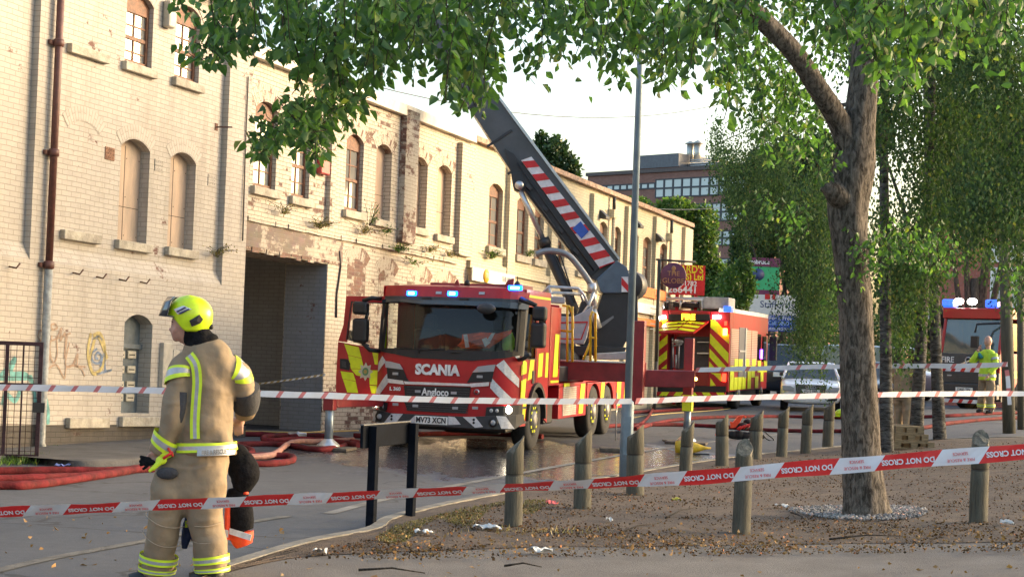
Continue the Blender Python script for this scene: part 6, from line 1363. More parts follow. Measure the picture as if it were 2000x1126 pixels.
for x in (-.62, .55): mb = MB(); mb.box(x - .07, x + .07, -.06, -.04, 1.0, 1.04); mb.build('marker_light', LENS, e3)
for x in (-.55, -.1): mb = MB(); mb.ball((x, .25, h3 + .08), .15, 12, 0, (1.1, .5, .7)); mb.build('roof_lamp', LAMPW, e3)
for x in (-.85, .6): mb = MB(); mb.box(x - .2, x + .2, .1, .4, h3 - .1, h3 + .14); mb.build('blue_beacon', BLUEOFF, e3, bevel=.05)
for s in (-1, 1): mb = MB(); mb.ball((s * .82, -.1, .62), .12, 12, 0, (1, .4, 1)); mb.build('headlight', LENS if s > 0 else LAMPY, e3)
mb = MB(); mb.tube([(.95, .1, 2.6), (.4, -.3, 2.55), (.35, -.3, 2.3)], .035, 8); mb.box(.25, .48, -.38, -.28, 1.85, 2.2); mb.build('mirror', BLKP, e3, bevel=.02)
mb = MB(); mb.box(W3, W3 + .01, 1.75, 3.1, 1.15, 1.65); mb.box(W3, W3 + .01, .2, 1.5, 1.0, 1.2); mb.box(W3, W3 + .01, 3.3, 5, 1.65, 2.1); mb.build('side_chequer', FYEL, e3); mb = MB(); mb.box(W3, W3 + .01, .35, 1.15, 1.8, 2.6); mb.build('side_window', WSD, e3)
for y in (1.3, 5.2): wheel(e3, W3 - .26, y, 1, .48); wheel(e3, -W3 + .02, y, -1, .48)
mb = MB(); mb.box(-.9, .9, .3, 6.8, .3, .62); mb.build('chassis', BLKP, e3)

# ================================================================ FIRE HOSES
HR = pm('red fire hose', (.15, .018, .022), .85, 0, .3, 5, .5, 40, dirt=.35, spec=.15); HP = pm('pink faded hose', (.36, .17, .13), .6, 0, .2, 9, .2, 60, dirt=.2); HY = pm('thin yellow hose', (.50, .36, .12), .6, 0, .1, 9)
def hose(label, px, r=.045, mat=HR, lift=0.0, name='fire_hose', gap=0, sm=6, group='fire hoses lying across the road'):
    P = [hit(x, y, r * .92 + lift) if len(q) < 3 else hit(x, y, r * .92 + q[2]) for q in px for x, y in [q[:2]]]
    P = [Vector(p) for p in catmull(P, sm)]; mb = MB(); mb.tube(P, [r * (1 + .07 * math.sin(i * .7) + .05 * math.sin(i * 1.9)) for i in range(len(P))], 12); return tag(mb.build(name, mat), label, 'hose', group)
hose('red hose nearest the left kerb, lowest of the bundle passing behind the firefighter', [(-700, 962), (-60, 948), (60, 946), (180, 930), (300, 912), (420, 905), (520, 905), (566, 900), (572, 893), (556, 889), (470, 890)])
hose('red hose in the middle of the bundle behind the firefighter', [(-700, 945), (-60, 935), (80, 932), (200, 925), (320, 905), (420, 893), (486, 886), (490, 878), (470, 872), (440, 870)], lift=.0)
hose('upper straight dark red hose at the left edge, entering behind the firefighter', [(-700, 926), (-60, 919), (120, 918), (240, 917), (330, 912), (420, 902)], .045)
hose('red hose running straight from behind the firefighter to the dark outrigger pad', [(440, 868), (520, 866), (570, 870), (620, 877), (660, 873), (676, 868), (668, 866)])
hose('pale pink hose lying bent over the others beside the firefighter', [(430, 898), (470, 892), (530, 888), (560, 868), (585, 861, .05), (620, 862), (690, 858)], .045, HP, .02)
hose('red hose with a metal coupling along the wall foot', [(400, 845), (470, 847), (520, 848), (560, 852), (600, 850), (640, 852), (690, 862), (720, 868)])
hose('red hose making a tight bend below the coupling', [(700, 868), (640, 860), (580, 857), (528, 860), (514, 857), (520, 852), (560, 849)], lift=.03)
hose('thin yellow air line following the wall foot behind the hoses', [(420, 840), (500, 842), (580, 844), (640, 842), (700, 840)], .014, HY)
hose('red hose passing left to right under the ladder truck front', [(690, 850), (740, 851), (800, 848), (860, 846), (960, 846), (1060, 852)])
cp_ = hit(580, 850, .05); mb = MB(); mb.lathe([(.05, -.16), (.06, -.12), (.06, -.02), (.075, 0), (.075, .03), (.06, .04), (.055, .16)], (0, 0, 0), 'x', 16); o = mb.build('hose_coupling', ALU); o.location = cp_; tag(o, 'metal coupling joining two red hoses near the outrigger foot', 'coupling')
hose('lower of two long red hoses running right behind the bollards', [(1180, 832), (1240, 829), (1330, 829), (1400, 832), (1480, 838), (1560, 841), (1640, 841), (1760, 840), (1860, 825), (1960, 816), (2080, 812)])
hose('upper of two long red hoses running right behind the bollards', [(1240, 837, .0), (1300, 822), (1370, 815), (1450, 813), (1560, 813), (1700, 815), (1840, 812), (1960, 806), (2080, 803)])
hose('red hose sagging from the big outrigger beam toward the fire engine', [(1215, 842), (1262, 818), (1290, 770, .1), (1300, 765, .1)], .04)
hose('red hose lying under the rear of the second fire engine', [(1230, 805), (1290, 802), (1360, 798), (1410, 797)], .045)
hose('thin yellow line snaking from the second fire engine to the truck', [(1215, 818), (1290, 808), (1380, 802), (1430, 796), (1441, 786, .02), (1442, 780, .1)], .014, HY)
hose('thin yellow line beside the front wheel on the wet road', [(760, 862), (820, 850), (850, 846)], .014, HY)

# ================================================================ BARRIER TAPE
TR = pm('tape red', (.70, .03, .03), .35, 0, .05, 3); TW = pm('tape white', (.74, .76, .80), .35, 0, .05, 3)
for m_ in (TR, TW): m_.node_tree.nodes['Principled BSDF'].inputs['Transmission Weight'].default_value = .0
TRP = pm('faded tape red', (.62, .20, .20), .4, 0, .05, 3)
def tape(label, pts, width=.075, period=.49, red=.27, tilt=None, words=False, slant=.06, start=0, name='barrier_tape'):
    P = [at(x, y, D) for x, y, D in pts]; P = [Vector(p) for p in catmull(P, 14)]
    tl = [0] * len(P) if not tilt else [p[0] for p in catmull([(t,) for t in tilt], 14)]
    S = [0]
    for i in range(1, len(P)): S.append(S[-1] + (P[i] - P[i - 1]).length)
    def ev(s):
        s = min(max(s, 0), S[-1] - 1e-6); i = max(k for k in range(len(S)) if S[k] <= s); i = min(i, len(P) - 2); t = (s - S[i]) / (S[i + 1] - S[i]); p = P[i].lerp(P[i + 1], t); d = (P[i + 1] - P[i]).normalized(); a = tl[i] * (1 - t) + tl[i + 1] * t
        up = Vector((0, 0, 1)); up = (up - d * up.dot(d)).normalized(); nrm = d.cross(up); up = up * math.cos(a) + nrm * math.sin(a); return p, d, up
    root = MB(); Lt = S[-1]; k = 0; s = -start; blocks = []
    while s < Lt:
        for (ln, mi) in ((red, 0), (period - red, 1)):
            a, b_ = s, s + ln; s = b_
            if b_ <= 0 or a >= Lt: continue
            n = 5; V = []
            for i in range(n + 1):
                q = a + ln * i / n
                for e in (-1, 1):
                    p, d, up = ev(q + e * slant / 2); V.append(p + up * e * width / 2 * (1 + .07 * math.sin(q * 9 + e)) + d.cross(up) * .0025 * math.sin(q * 23 + e * 2))
            root.add(V, [(2 * i, 2 * i + 2, 2 * i + 3, 2 * i + 1) for i in range(n)], mi); blocks.append(((a + b_) / 2, mi))
    o = root.build(name, [TR if words else TRP, TW]); tag(o, label, 'barrier tape', 'fire service barrier tapes')
    if words:
        for q, mi in blocks:
            if not .1 < q < Lt - .1: continue
            p, d, up = ev(q); 
            for off in ((0,) if mi == 0 else (-.2, .2)):
                body = 'DO NOT CROSS' if mi == 0 else ('FIRE & RESCUE' if off < 0 else 'SERVICE')
                M = plane_M(p + d.cross(up) * .007 + up * off * width * (1 if mi else 1), -d, -up)
                text(body, .036 if mi == 0 else .021, TW if mi == 0 else TR, o, M, ext=.0004, bold=.0012 if mi == 0 else .0, xs=.95)
    return o
tape('red and white tape with DO NOT CROSS lettering stretched across the near foreground', [(-700, 1030, 9.3), (-60, 1002, 9.3), (150, 993, 9.3), (330, 985, 9.3), (560, 975, 9.2), (730, 966, 9.1), (960, 954, 8.9), (1150, 944, 8.7), (1350, 932, 8.5), (1600, 912, 8.3), (1850, 893, 8.1), (2080, 874, 8.0), (2500, 838, 7.8)], tilt=[.5, .55, .75, .65, .6, .8, .95, .85, .35, .1, .05, 0, 0], words=True, start=.12)
tape('pale tape running from the left edge behind the near firefighter to the lamp post', [(-620, 738, 20.4), (-60, 754, 20.5), (130, 758, 20.5), (330, 763, 20.5), (490, 768, 20.6), (640, 772, 20.8), (850, 780, 21.2), (1040, 783, 21.6), (1234, 783, 22.05)], period=.275, red=.055, slant=.05)
tape('lower pale tape running from the lamp post to the right edge', [(1240, 783, 22.05), (1400, 777, 22.6), (1640, 772, 23.5), (1800, 769, 24.2), (1960, 768, 25), (2080, 769, 25.3)], period=.36, red=.07, slant=.05)
tape('upper pale tape with red bars from the outrigger column to the posts at the right', [(1358, 722, 30), (1480, 719, 30), (1640, 715, 29.5), (1780, 714, 29), (1880, 714, 28.5), (1968, 711, 28)], period=.45, red=.07, slant=.05, width=.08)
tape('short loose tape hanging down from the grey post at the right', [(1966, 722, 27.9), (1969, 745, 27.9), (1972, 790, 27.9)], period=.3, red=.1, slant=.0, width=.07)
tape('thin yellow and black rope line from the gateway to the ladder truck door', [(480, 752, 30), (560, 742, 29), (636, 731, 28)], width=.03, period=.2, red=.1, name='rope_line').data.materials[0] = HY

# ================================================================ LITTER AND SMALL THINGS
def paper(label, px, py, w_, d_, mat, rz=0, seed=0, cat='litter'):
    r = random.Random(seed); g = hit(px, py, .062 if px > 560 else .01); mb = MB(); n = 6; V = [((i / n - .5) * w_, (j / 3 - .5) * d_, .012 + r.uniform(0, .035)) for j in range(4) for i in range(n + 1)]
    mb.add(V, [(j * (n + 1) + i, j * (n + 1) + i + 1, (j + 1) * (n + 1) + i + 1, (j + 1) * (n + 1) + i) for j in range(3) for i in range(n)]); k = len(V); mb.add([(a, b_, c_ - .006) for a, b_, c_ in V], [(j * (n + 1) + i, (j + 1) * (n + 1) + i, (j + 1) * (n + 1) + i + 1, j * (n + 1) + i + 1) for j in range(3) for i in range(n)])
    o = mb.build('litter', mat); o.location = g; o.rotation_euler.z = rz; return tag(o, label, cat)
PAP = pm('dirty white paper', (.62, .62, .60), .8, 0, .12, 20)
paper('crumpled white wrapper on the leaf litter left of the near bollard', 829, 1043, .16, .12, PAP, .1, 1); paper('flat white paper on the grey path below the bollards', 1056, 1079, .17, .1, PAP, -.1, 2)
paper('silvery crumpled wrapper against the foot of the near bollard', 952, 1033, .19, .2, PAP, .5, 3); paper('red and white crisp packet lying between the two near bollards', 1078, 985, .1, .16, pm('red wrapper', (.6, .08, .07), .5), .2, 4)
paper('pale scrap of paper on the path at the lower left', 625, 1081, .1, .1, PAP, 0, 5); paper('white scrap under the big tree left of the gravel', 1528, 991, .13, .1, PAP, .3, 6); paper('small white scrap at the right edge of the verge', 1968, 1024, .05, .2, PAP, .2, 7)
paper('pink cloth scrap on the pavement beside the hoses', 238, 902, .45, .3, pm('pink rag', (.38, .22, .24), .9), 0, 8, 'rag'); paper('blue and white packet on the kerb by the gate', 122, 911, .18, .14, pm('blue wrapper', (.16, .22, .5), .5), 0, 9); paper('yellow leaf like scrap near the short bollard', 1321, 979, .09, .09, pm('yellow scrap', (.5, .45, .05), .7), 0, 10)
paper('grey white crumpled cup left of the rounded near bollard', 1190, 1018, .06, .09, PAP, 0, 12)
# kit pile
KR = pm('red kit cloth', (.65, .03, .025), .7, 0, .2, 10, .4, 20)
g = hit(1462, 858); kit = thing('kit_pile', 'pile of black kit with red straps and orange cloth behind the bollards', 'kit bag', g)
s = FPX / g.y
def kq(cx, cy): return ((1380 + cx / 8.044 - 1462) / s, (858 - (780 + cy / 8.044)) / s)
mb = MB(); rr_ = random.Random(5)
for (cx, cy, r) in ((400, 560, 80), (500, 560, 90), (600, 570, 80), (700, 560, 70), (820, 560, 60), (880, 580, 45), (560, 420, 80), (640, 350, 60), (760, 470, 80), (460, 600, 60)): x, z = kq(cx, cy); mb.ball((x, rr_.uniform(-.05, .1), z), r / 8.044 / s, 10, 0, (1.2, 1, .8))
o = mb.build('black_bag', pm('black kit cloth', (.015, .015, .018), .8, 0, .3, 20, .4, 40), kit)
mb = MB(); mb.slab([(kq(a, b_)[0], -.12, kq(a, b_)[1]) for a, b_ in ((355, 350), (400, 360), (480, 262), (560, 245), (520, 330), (440, 440), (370, 455))], (0, .12, 0)); mb.slab([(kq(a, b_)[0], -.1, kq(a, b_)[1]) for a, b_ in ((560, 245), (610, 270), (590, 290))], (0, .1, 0)); mb.slab([(kq(a, b_)[0], -.14, kq(a, b_)[1]) for a, b_ in ((125, 560), (165, 520), (170, 590), (140, 590))], (0, .1, 0)); mb.build('orange_flap', pm('orange red cloth', (.95, .08, .02), .6, 0, .1, 10, .3, 20), kit, bevel=.01)
mb = MB()
for k in range(7): a = kq(460 + k * 30, 470 - k * 12 + (k % 2) * 20); b_ = kq(520 + k * 30, 420 - k * 8); mb.tube([(a[0], -.12, a[1]), (b_[0], -.14, b_[1])], .022, 6)
mb.build('red_strap', KR, kit)
mb = MB(); mb.tube([(kq(a, b_)[0], -.05, kq(a, b_)[1]) for a, b_ in catmull([(850, 480), (900, 490), (960, 540), (1040, 600), (1030, 630), (940, 605), (880, 540)], 5)], .012, 6); mb.build('air_tube', BLKP, kit)
g = hit(1350, 886); s = FPX / g.y; yb = thing('yellow_bag', 'yellow rubber bag lying on the road behind a timber bollard', 'bag', g)
mb = MB(); mb.lathe([(.02, -.28), (.10, -.27), (.115, -.15), (.10, .0), (.07, .12), (.025, .24), (.015, .33)], (0, 0, .11), 'x', 16); mb.build('bag', pm('yellow rubber', (.70, .46, .03), .45, 0, .15, 12, .2, 30), yb); mb = MB(); mb.box(-.15, .3, -.08, .08, 0, .02); mb.build('black_base', BLKP, yb)
g = hit(1330, 862); mb = MB(); mb.box(-.35, .3, -.12, .12, 0, .03); o = mb.build('plank', PADM, None, bevel=.005); o.location = g; tag(o, 'dark flat plank on the road left of the yellow bag', 'plank')
# pallet stack
PAL = pm('pallet wood', (.22, .17, .10), .85, 0, .25, 8, .4, 40, stretch=(1, 6, 6), dirt=.2)
g = hit(1765, 874, .055); s = FPX / g.y
def pallet(label, z0, w_, dx=0):
    p = thing('pallet', label, 'pallet', g + Vector((dx, 0, z0)), .1, 'timber pallets behind the birches')
    for k in range(3): mb = MB(); mb.box(-w_ / 2, w_ / 2, -.4 + k * .38, -.3 + k * .38, 0, .025); mb.build('base_board', PAL, p)
    for i in range(3):
        for k in range(3): mb = MB(); x = -w_ / 2 + .06 + i * (w_ / 2 - .06); mb.box(x - .06, x + .06, -.4 + k * .38, -.3 + k * .38, .025, .105); mb.build('block', PAL, p)
    for k in range(5): mb = MB(); mb.box(-w_ / 2, w_ / 2, -.4 + k * .185, -.3 + k * .185, .105, .13); mb.build('top_board', PAL, p)
pallet('lowest timber pallet of the stack between the birch trunks', 0, .72, .05); pallet('middle timber pallet of the stack between the birch trunks', .132, .6); pallet('topmost pale pallet of the stack between the birch trunks', .264, .5, -.03)
mb = MB(); mb.ball((0, 0, .13), .13, 14, 0, (1, 1, .9)); mb.lathe([(.135, .05), (.15, .04), (.14, .07)], (0, 0, 0), 'z', 20); o = mb.build('yellow_helmet', pm('fluorescent helmet', (.62, .85, .01), .35, coat=.4)); g = hit(1641, 792); g = at(1641, 786, 45); o.location = (g.x, g.y, gz(g.x, g.y) + .02); tag(o, 'fluorescent yellow helmet peeping out left of the big tree trunk', 'helmet')
# timber posts at far right
for (px, pb, w_, lab, xt) in ((1972, 845, 12, 'thick grey timber pole standing at the right edge', -14), (1995, 838, 7, 'thinner pole standing at the extreme right edge', -4)):
    g = hit(px, pb); s = FPX / g.y; top = at(px + xt, 330, g.y); mb = MB(); mb.tube([g - Vector((0, 0, .2)), g.lerp(top, .4), top], [w_ / s * 1.05, w_ / s, w_ / s * .85], 14); tag(mb.build('timber_pole', BW), lab, 'pole')
g = ground(1806, 52); sp = thing('road_sign', 'blue and white road sign on a grey post seen between the birches', 'sign', g); h = at(1806, 600, 52).z - g.z
mb = MB(); mb.tube([(0, 0, -.2), (0, 0, h + .5)], .045, 10); mb.build('post', GALV, sp); mb = MB(); mb.box(-.45, .3, -.04, -.0, h - .35, h + .15); mb.build('sign_plate', WHT, sp); mb = MB(); mb.lathe([(.22, -.05), (.22, -.02)], (0, 0, h + .35), 'y', 20); mb.build('blue_disc', pm('blue road sign', (.03, .35, .65), .4), sp)
# ================================================================ PEOPLE
TAN = pm('tan fire kit cloth', (.265, .195, .12), .85, 0, .08, 3.5, .2, 26)
def crease(m):
    t = m.node_tree; L = t.links; b = t.nodes['Principled BSDF']; old = b.inputs['Normal'].links[0].from_node; tc = nn(t, 'ShaderNodeTexCoord')
    wv = nn(t, 'ShaderNodeTexNoise'); wv.noise_type = 'RIDGED_MULTIFRACTAL'; wv.inputs['Scale'].default_value = 4.2; wv.inputs['Detail'].default_value = 2.5; wv.inputs['Distortion'].default_value = .8
    mp = nn(t, 'ShaderNodeMapping'); mp.inputs['Rotation'].default_value = (.3, .5, .4); mp.inputs['Scale'].default_value = (1, 1, 2.1); L.new(tc.outputs['Object'], mp.inputs[0]); L.new(mp.outputs[0], wv.inputs['Vector'])
    bp = nn(t, 'ShaderNodeBump'); bp.inputs['Strength'].default_value = .75; bp.inputs['Distance'].default_value = .022; L.new(wv.outputs[0], bp.inputs['Height']); L.new(old.outputs[0], bp.inputs['Normal']); L.new(bp.outputs[0], b.inputs['Normal'])
crease(TAN); KNEE = pm('dark kit patch', (.045, .045, .05), .8, 0, .2, 20, .3, 60); SKIN = pm('skin', (.50, .27, .19), .5, 0, .1, 20)
BND = pm('fluorescent band', (.66, .85, .03), .5, 0, .05, 20); SBND = pm('silver band', (.42, .43, .44), .35, .3, .1, 20); HOOD = pm('black flash hood', (.010, .010, .012), .9, 0, .3, 30, .3, 60, spec=.12); HELM = pm('fluorescent helmet', (.62, .85, .01), .35, coat=.4)
tx = bpy.data.textures.new('folds', 'CLOUDS'); tx.noise_scale = .13; tx.noise_depth = 2
tf = bpy.data.textures.new('creases', 'WOOD'); tf.wood_type = 'BANDNOISE'; tf.noise_scale = .32; tf.turbulence = 9
class Loft:
    def __init__(s, pts, sub=5):   # (x,y,z, rx, ry) rings; cross axis picked from path
        s.P = catmull(pts, sub)
    def frame(s, i):
        P = s.P; a = Vector(P[max(i - 1, 0)][:3]); b = Vector(P[min(i + 1, len(P) - 1)][:3]); t = (b - a).normalized(); side = Vector((1, 0, 0)); side = (side - t * side.dot(t)).normalized(); return side, t.cross(side)
    def ring(s, i, off, n):
        p = s.P[i]; sd, q = s.frame(i); return [Vector(p[:3]) + sd * math.cos(2 * PI * k / n) * (p[3] + off) + q * math.sin(2 * PI * k / n) * (p[4] + off) for k in range(n)]
    def mesh(s, mb, off=0, i0=0, i1=None, n=22, mi=0, cap=True):
        i1 = len(s.P) - 1 if i1 is None else i1; V = []
        for i in range(i0, i1 + 1): V += s.ring(i, off, n)
        m = i1 - i0 + 1; F = [(j * n + k, j * n + (k + 1) % n, (j + 1) * n + (k + 1) % n, (j + 1) * n + k) for j in range(m - 1) for k in range(n)]
        if cap: F += [tuple(range(n))[::-1], tuple((m - 1) * n + k for k in range(n))]
        mb.add(V, F, mi, True); return mb
    def at(s, t):
        t = min(max(t, 0), .9999) * (len(s.P) - 1); i = int(t); f = t - i; a, b = s.P[i], s.P[i + 1]; return tuple(a[k] * (1 - f) + b[k] * f for k in range(5))
    def band(s, t0, t1, off, mats, par, name, n=28, slope=0):
        """three-stripe reflective band between two parameters"""
        b0 = s.at(t0); cuts = [0, .3, .7, 1.0]; mb = MB()
        for c in range(3):
            V = []; ts = [t0 + (t1 - t0) * (cuts[c] + (cuts[c + 1] - cuts[c]) * q / 2) for q in range(3)]
            for t in ts:
                p = s.at(t); i = min(int(t * (len(s.P) - 1)), len(s.P) - 1); sd, q_ = s.frame(i)
                for k in range(n):
                    a = 2 * PI * k / n; v = Vector(p[:3]) + sd * math.cos(a) * (p[3] + off) + q_ * math.sin(a) * (p[4] + off); v.z += slope * (v.x - p[0]); V.append(v)
            mb.add(V, [(j * n + k, j * n + (k + 1) % n, (j + 1) * n + (k + 1) % n, (j + 1) * n + k) for j in range(2) for k in range(n)], 0 if c != 1 else 1, True)
        return mb.build(name, [mats[0], mats[1]], par)
def cloth(mb, name, mat, par, vox=.012, fold=.02, smooth=3):
    o = mb.build(name, mat, par); r = o.modifiers.new('remesh', 'REMESH'); r.mode = 'VOXEL'; r.voxel_size = vox; r.use_smooth_shade = True
    sm = o.modifiers.new('smooth', 'SMOOTH'); sm.iterations = smooth; sm.factor = .5
    if fold: d = o.modifiers.new('folds', 'DISPLACE'); d.texture = tx; d.strength = fold; d.mid_level = .5; d.texture_coords = 'LOCAL'; d = o.modifiers.new('creases', 'DISPLACE'); d.texture = tf; d.strength = fold * .8; d.mid_level = .5; d.texture_coords = 'LOCAL'
    return o
def finger(mb, base, d, L, r, bend=Vector((0, 0, -1))):
    p = Vector(base); d = d.normalized(); pts = [p]
    for k in range(3): p = p + d * L / 3; pts.append(p); d = (d + bend * .35).normalized()
    mb.tube(pts, [r, r, r * .95, r * .75], 8)
U = .001705
def L_(cx, cy, y=0): return ((cx - 330) * U, y, (1140 - cy) * U)
def lr(cx, cy, y, rx, ry): return (*L_(cx, cy, y), rx * U, ry * U)
man_g = Vector((at(400, 1100, 11).x, 11, 0)); man_g.x = at(230 + 330 / 1.9545, 1000, 11).x
# z of local 0 = pixel row 1133
z0 = at(399, 1133, 11).z
MG = Vector((man_g.x, 11, z0)); TILT = Matrix.Rotation(-.036, 4, 'Y')
# body: one continuous skin mesh (head, neck, trunk, limbs, hands)
mb = MB()
hc = L_(266, 170)
mb.ball(hc, 1, 18, 0, (.098, .078, .125))
mb.ball(L_(240, 195, 0), 1, 14, 0, (.055, .055, .062))      # jaw
mb.ball(L_(229, 221, 0), 1, 10, 0, (.026, .030, .024))      # chin
mb.tube([L_(224, 168, 0), L_(206, 191, -.002), L_(214, 196, 0)], [.010, .015, .012], 8)   # nose
for sy in (-.03, .03): mb.tube([L_(222, 159, sy - .012), L_(222, 158, sy + .012)], .012, 8)     # brow
mb.tube([L_(216, 205, -.018), L_(213, 206, 0), L_(216, 205, .018)], .008, 8); mb.tube([L_(218, 213, -.015), L_(216, 214, 0), L_(218, 213, .015)], .008, 8)
mb.ball(L_(236, 190, -.045), 1, 10, 0, (.03, .022, .024))     # cheek
mb.tube([L_(275, 160, -.078), L_(277, 188, -.082)], .014, 8)   # ear
mb.tube([L_(280, 200, 0), L_(300, 250, .0)], [.06, .065], 14)
trunk = [(310, 262, 60, 55), (342, 300, 90, 62), (345, 400, 92, 66), (335, 520, 85, 64), (315, 640, 92, 70), (300, 720, 95, 70)]
Loft([lr(a, b, 0, c, d) for a, b, c, d in trunk]).mesh(mb)
arms = {'l': [L_(262, 305, -.02), L_(228, 400, -.06), L_(222, 490, -.08), L_(190, 590, -.07), L_(160, 660, -.06)], 'r': [L_(440, 320, .03), L_(470, 380, .06), L_(490, 440, .10), L_(470, 500, .22), L_(440, 540, .30)]}
mb.tube(arms['l'], [.055, .05, .045, .038, .03], 12); mb.tube(arms['r'], [.055, .05, .045, .038, .03], 12)
legL = [lr(268, 700, 0, 60, 70), lr(215, 860, 0, 45, 50), lr(185, 960, .02, 38, 42), lr(158, 1110, .05, 28, 30)]; legR = [lr(330, 700, 0, 60, 70), lr(336, 860, 0, 45, 50), lr(352, 960, 0, 38, 42), lr(371, 1110, 0, 28, 30)]
Loft(legL).mesh(mb, n=14); Loft(legR).mesh(mb, n=14)
# left hand curled on the gloves, fingers bent round
hb = Vector(L_(160, 664, -.06)); mb.ball(hb, 1, 12, 0, (.045, .028, .03))
for k, (dx, dz, ln) in enumerate(((-.02, -.01, .07), (-.004, -.018, .075), (.014, -.02, .07), (.03, -.018, .058))): finger(mb, hb + Vector((dx, -.015, -.012)), Vector((-.2, -.45, -.8)), ln, .0095, Vector((.5, .8, .1)))
finger(mb, hb + Vector((-.03, -.01, .012)), Vector((-.5, -.7, -.5)), .055, .011, Vector((.6, .1, -.3)))
hr = Vector(L_(438, 546, .31)); mb.ball(hr, 1, 12, 0, (.045, .03, .045))
for k in range(4): finger(mb, hr + Vector((-.02 + k * .016, -.01, -.03)), Vector((0, -.3, -1)), .07 - .006 * abs(k - 1), .0095, Vector((0, .9, .2)))
finger(mb, hr + Vector((-.035, -.01, .0)), Vector((-.6, -.4, -.6)), .055, .011)
man = cloth(mb, 'person', SKIN, None, .0075, 0, 2); man.matrix_basis = Matrix.Translation(MG) @ TILT
tag(man, 'smiling firefighter in tan kit and fluorescent helmet, nearest us at the left', 'person')
mb = MB()
for sy in (-.033, .030): mb.ball(L_(224, 168, sy), .011, 10, 0)
mb.build('eye', pm('eye white', (.6, .58, .55), .3), man); mb = MB()
for sy in (-.034, .029): mb.ball(L_(219, 168, sy), .006, 8, 0); mb.tube([L_(221, 160, sy - .014), L_(217, 157, sy), L_(222, 160, sy + .012)], .004, 6)
mb.build('brow', pm('dark hair', (.03, .02, .015), .7), man)
mb = MB(); mb.slab([L_(213.5, 207, -.012), L_(212, 208, 0), L_(213, 211, 0), L_(214.5, 211, -.012)], (-.004, 0, 0)); mb.build('teeth', pm('teeth', (.75, .72, .66), .3), man)
# trousers
mb = MB()
pel = Loft([lr(330, 636, 0, 100, 78), lr(318, 680, 0, 118, 86), lr(300, 740, .0, 133, 88), lr(284, 800, 0, 128, 80), lr(280, 840, 0, 110, 66)]); pel.mesh(mb)
TL = Loft([lr(255, 720, 0, 80, 80), lr(218, 800, -.01, 82, 76), lr(200, 870, -.01, 72, 70), lr(186, 940, .0, 66, 64), lr(172, 1010, .02, 66, 62), lr(160, 1080, .035, 65, 62), lr(155, 1118, .04, 62, 62)])
TR_ = Loft([lr(345, 720, .0, 80, 80), lr(342, 800, 0, 78, 76), lr(337, 880, 0, 70, 68), lr(348, 950, 0, 64, 64), lr(361, 1010, .0, 63, 62), lr(369, 1080, .0, 61, 60), lr(371, 1112, .0, 60, 60)])
TL.mesh(mb); TR_.mesh(mb); tro = cloth(mb, 'trousers', TAN, man, .012, .026)
for Lf, nm in ((TL, 'a'), (TR_, 'b')):
    Lf.band(.745, .815, .014, (BND, SBND), tro, 'ankle_band'); Lf.band(.865, .945, .014, (BND, SBND), tro, 'ankle_band')
for Lf in (TL, TR_):
    for t in (.46, .60): p = Lf.at(t); i = int(t * (len(Lf.P) - 1)); mb = MB(); mb.tube([v + Vector((0, 0, -.02 * (v.x - p[0]) / p[3] - .012 * math.cos((v.x - p[0]) / p[3] * 2))) for k, v in enumerate(Lf.ring(i, .009, 24)) if v.y < .02] , .003, 5); mb.build('seam', pm('pale seam', (.36, .28, .19), .9), tro)
mb = MB(); mb.ball(L_(214, 728, -.135), 1, 12, 0, (.072, .02, .04)); mb.build('hip_pocket', KNEE, tro)
mb = MB(); mb.slab([L_(250, 700, -.155), L_(345, 705, -.15), L_(262, 770, -.15)], (0, .01, 0)) if False else None
# boots
for (cx, cy, y) in ((128, 1118, .02), (360, 1112, 0)):
    mb = MB(); mb.tube([L_(cx + 30, cy - 20, y), L_(cx + 18, cy + 10, y), L_(cx - 30, cy + 16, y - .02), L_(cx - 70, cy + 20, y - .04)], [.06, .062, .055, .045], 12); mb.build('boot', BLKP, man)
# jacket
mb = MB(); TOR = Loft([lr(312, 234, 0, 46, 46), lr(318, 252, 0, 64, 60), lr(330, 278, 0, 90, 74), lr(344, 325, 0, 106, 84), lr(347, 420, 0, 100, 82), lr(345, 520, 0, 101, 84), lr(343, 600, 0, 108, 88), lr(344, 664, 0, 116, 94)]); TOR.mesh(mb)
SLL = Loft([lr(280, 322, -.01, 44, 56), lr(254, 345, -.05, 49, 54), lr(244, 420, -.08, 46, 50), lr(236, 500, -.10, 45, 46), lr(206, 590, -.09, 42, 44), lr(178, 652, -.07, 37, 40)]); SLR = Loft([lr(424, 330, .01, 44, 54), lr(458, 350, .04, 50, 52), lr(478, 420, .09, 50, 50), lr(480, 460, .15, 46, 46), lr(462, 520, .26, 40, 42)])
SLL.mesh(mb); SLR.mesh(mb); jk = cloth(mb, 'jacket', TAN, man, .012, .022)
TOR.band(.885, .955, .014, (BND, SBND), jk, 'hem_band', slope=.02)
SLL.band(.20, .31, .013, (BND, SBND), jk, 'sleeve_band', slope=.35); SLL.band(.80, .92, .012, (BND, SBND), jk, 'cuff_band', slope=-.3); SLR.band(.10, .33, .013, (BND, SBND), jk, 'sleeve_band', slope=-.5)
def onback(cx, cy, off=.016):
    z = (1140 - cy) * U; best = min(TOR.P, key=lambda p: abs(p[2] - z)); x = (cx - 330) * U; q = max(0, 1 - ((x - best[0]) / (best[3] + .01)) ** 2); return Vector((x, best[1] - (best[4] + off) * math.sqrt(q), z))
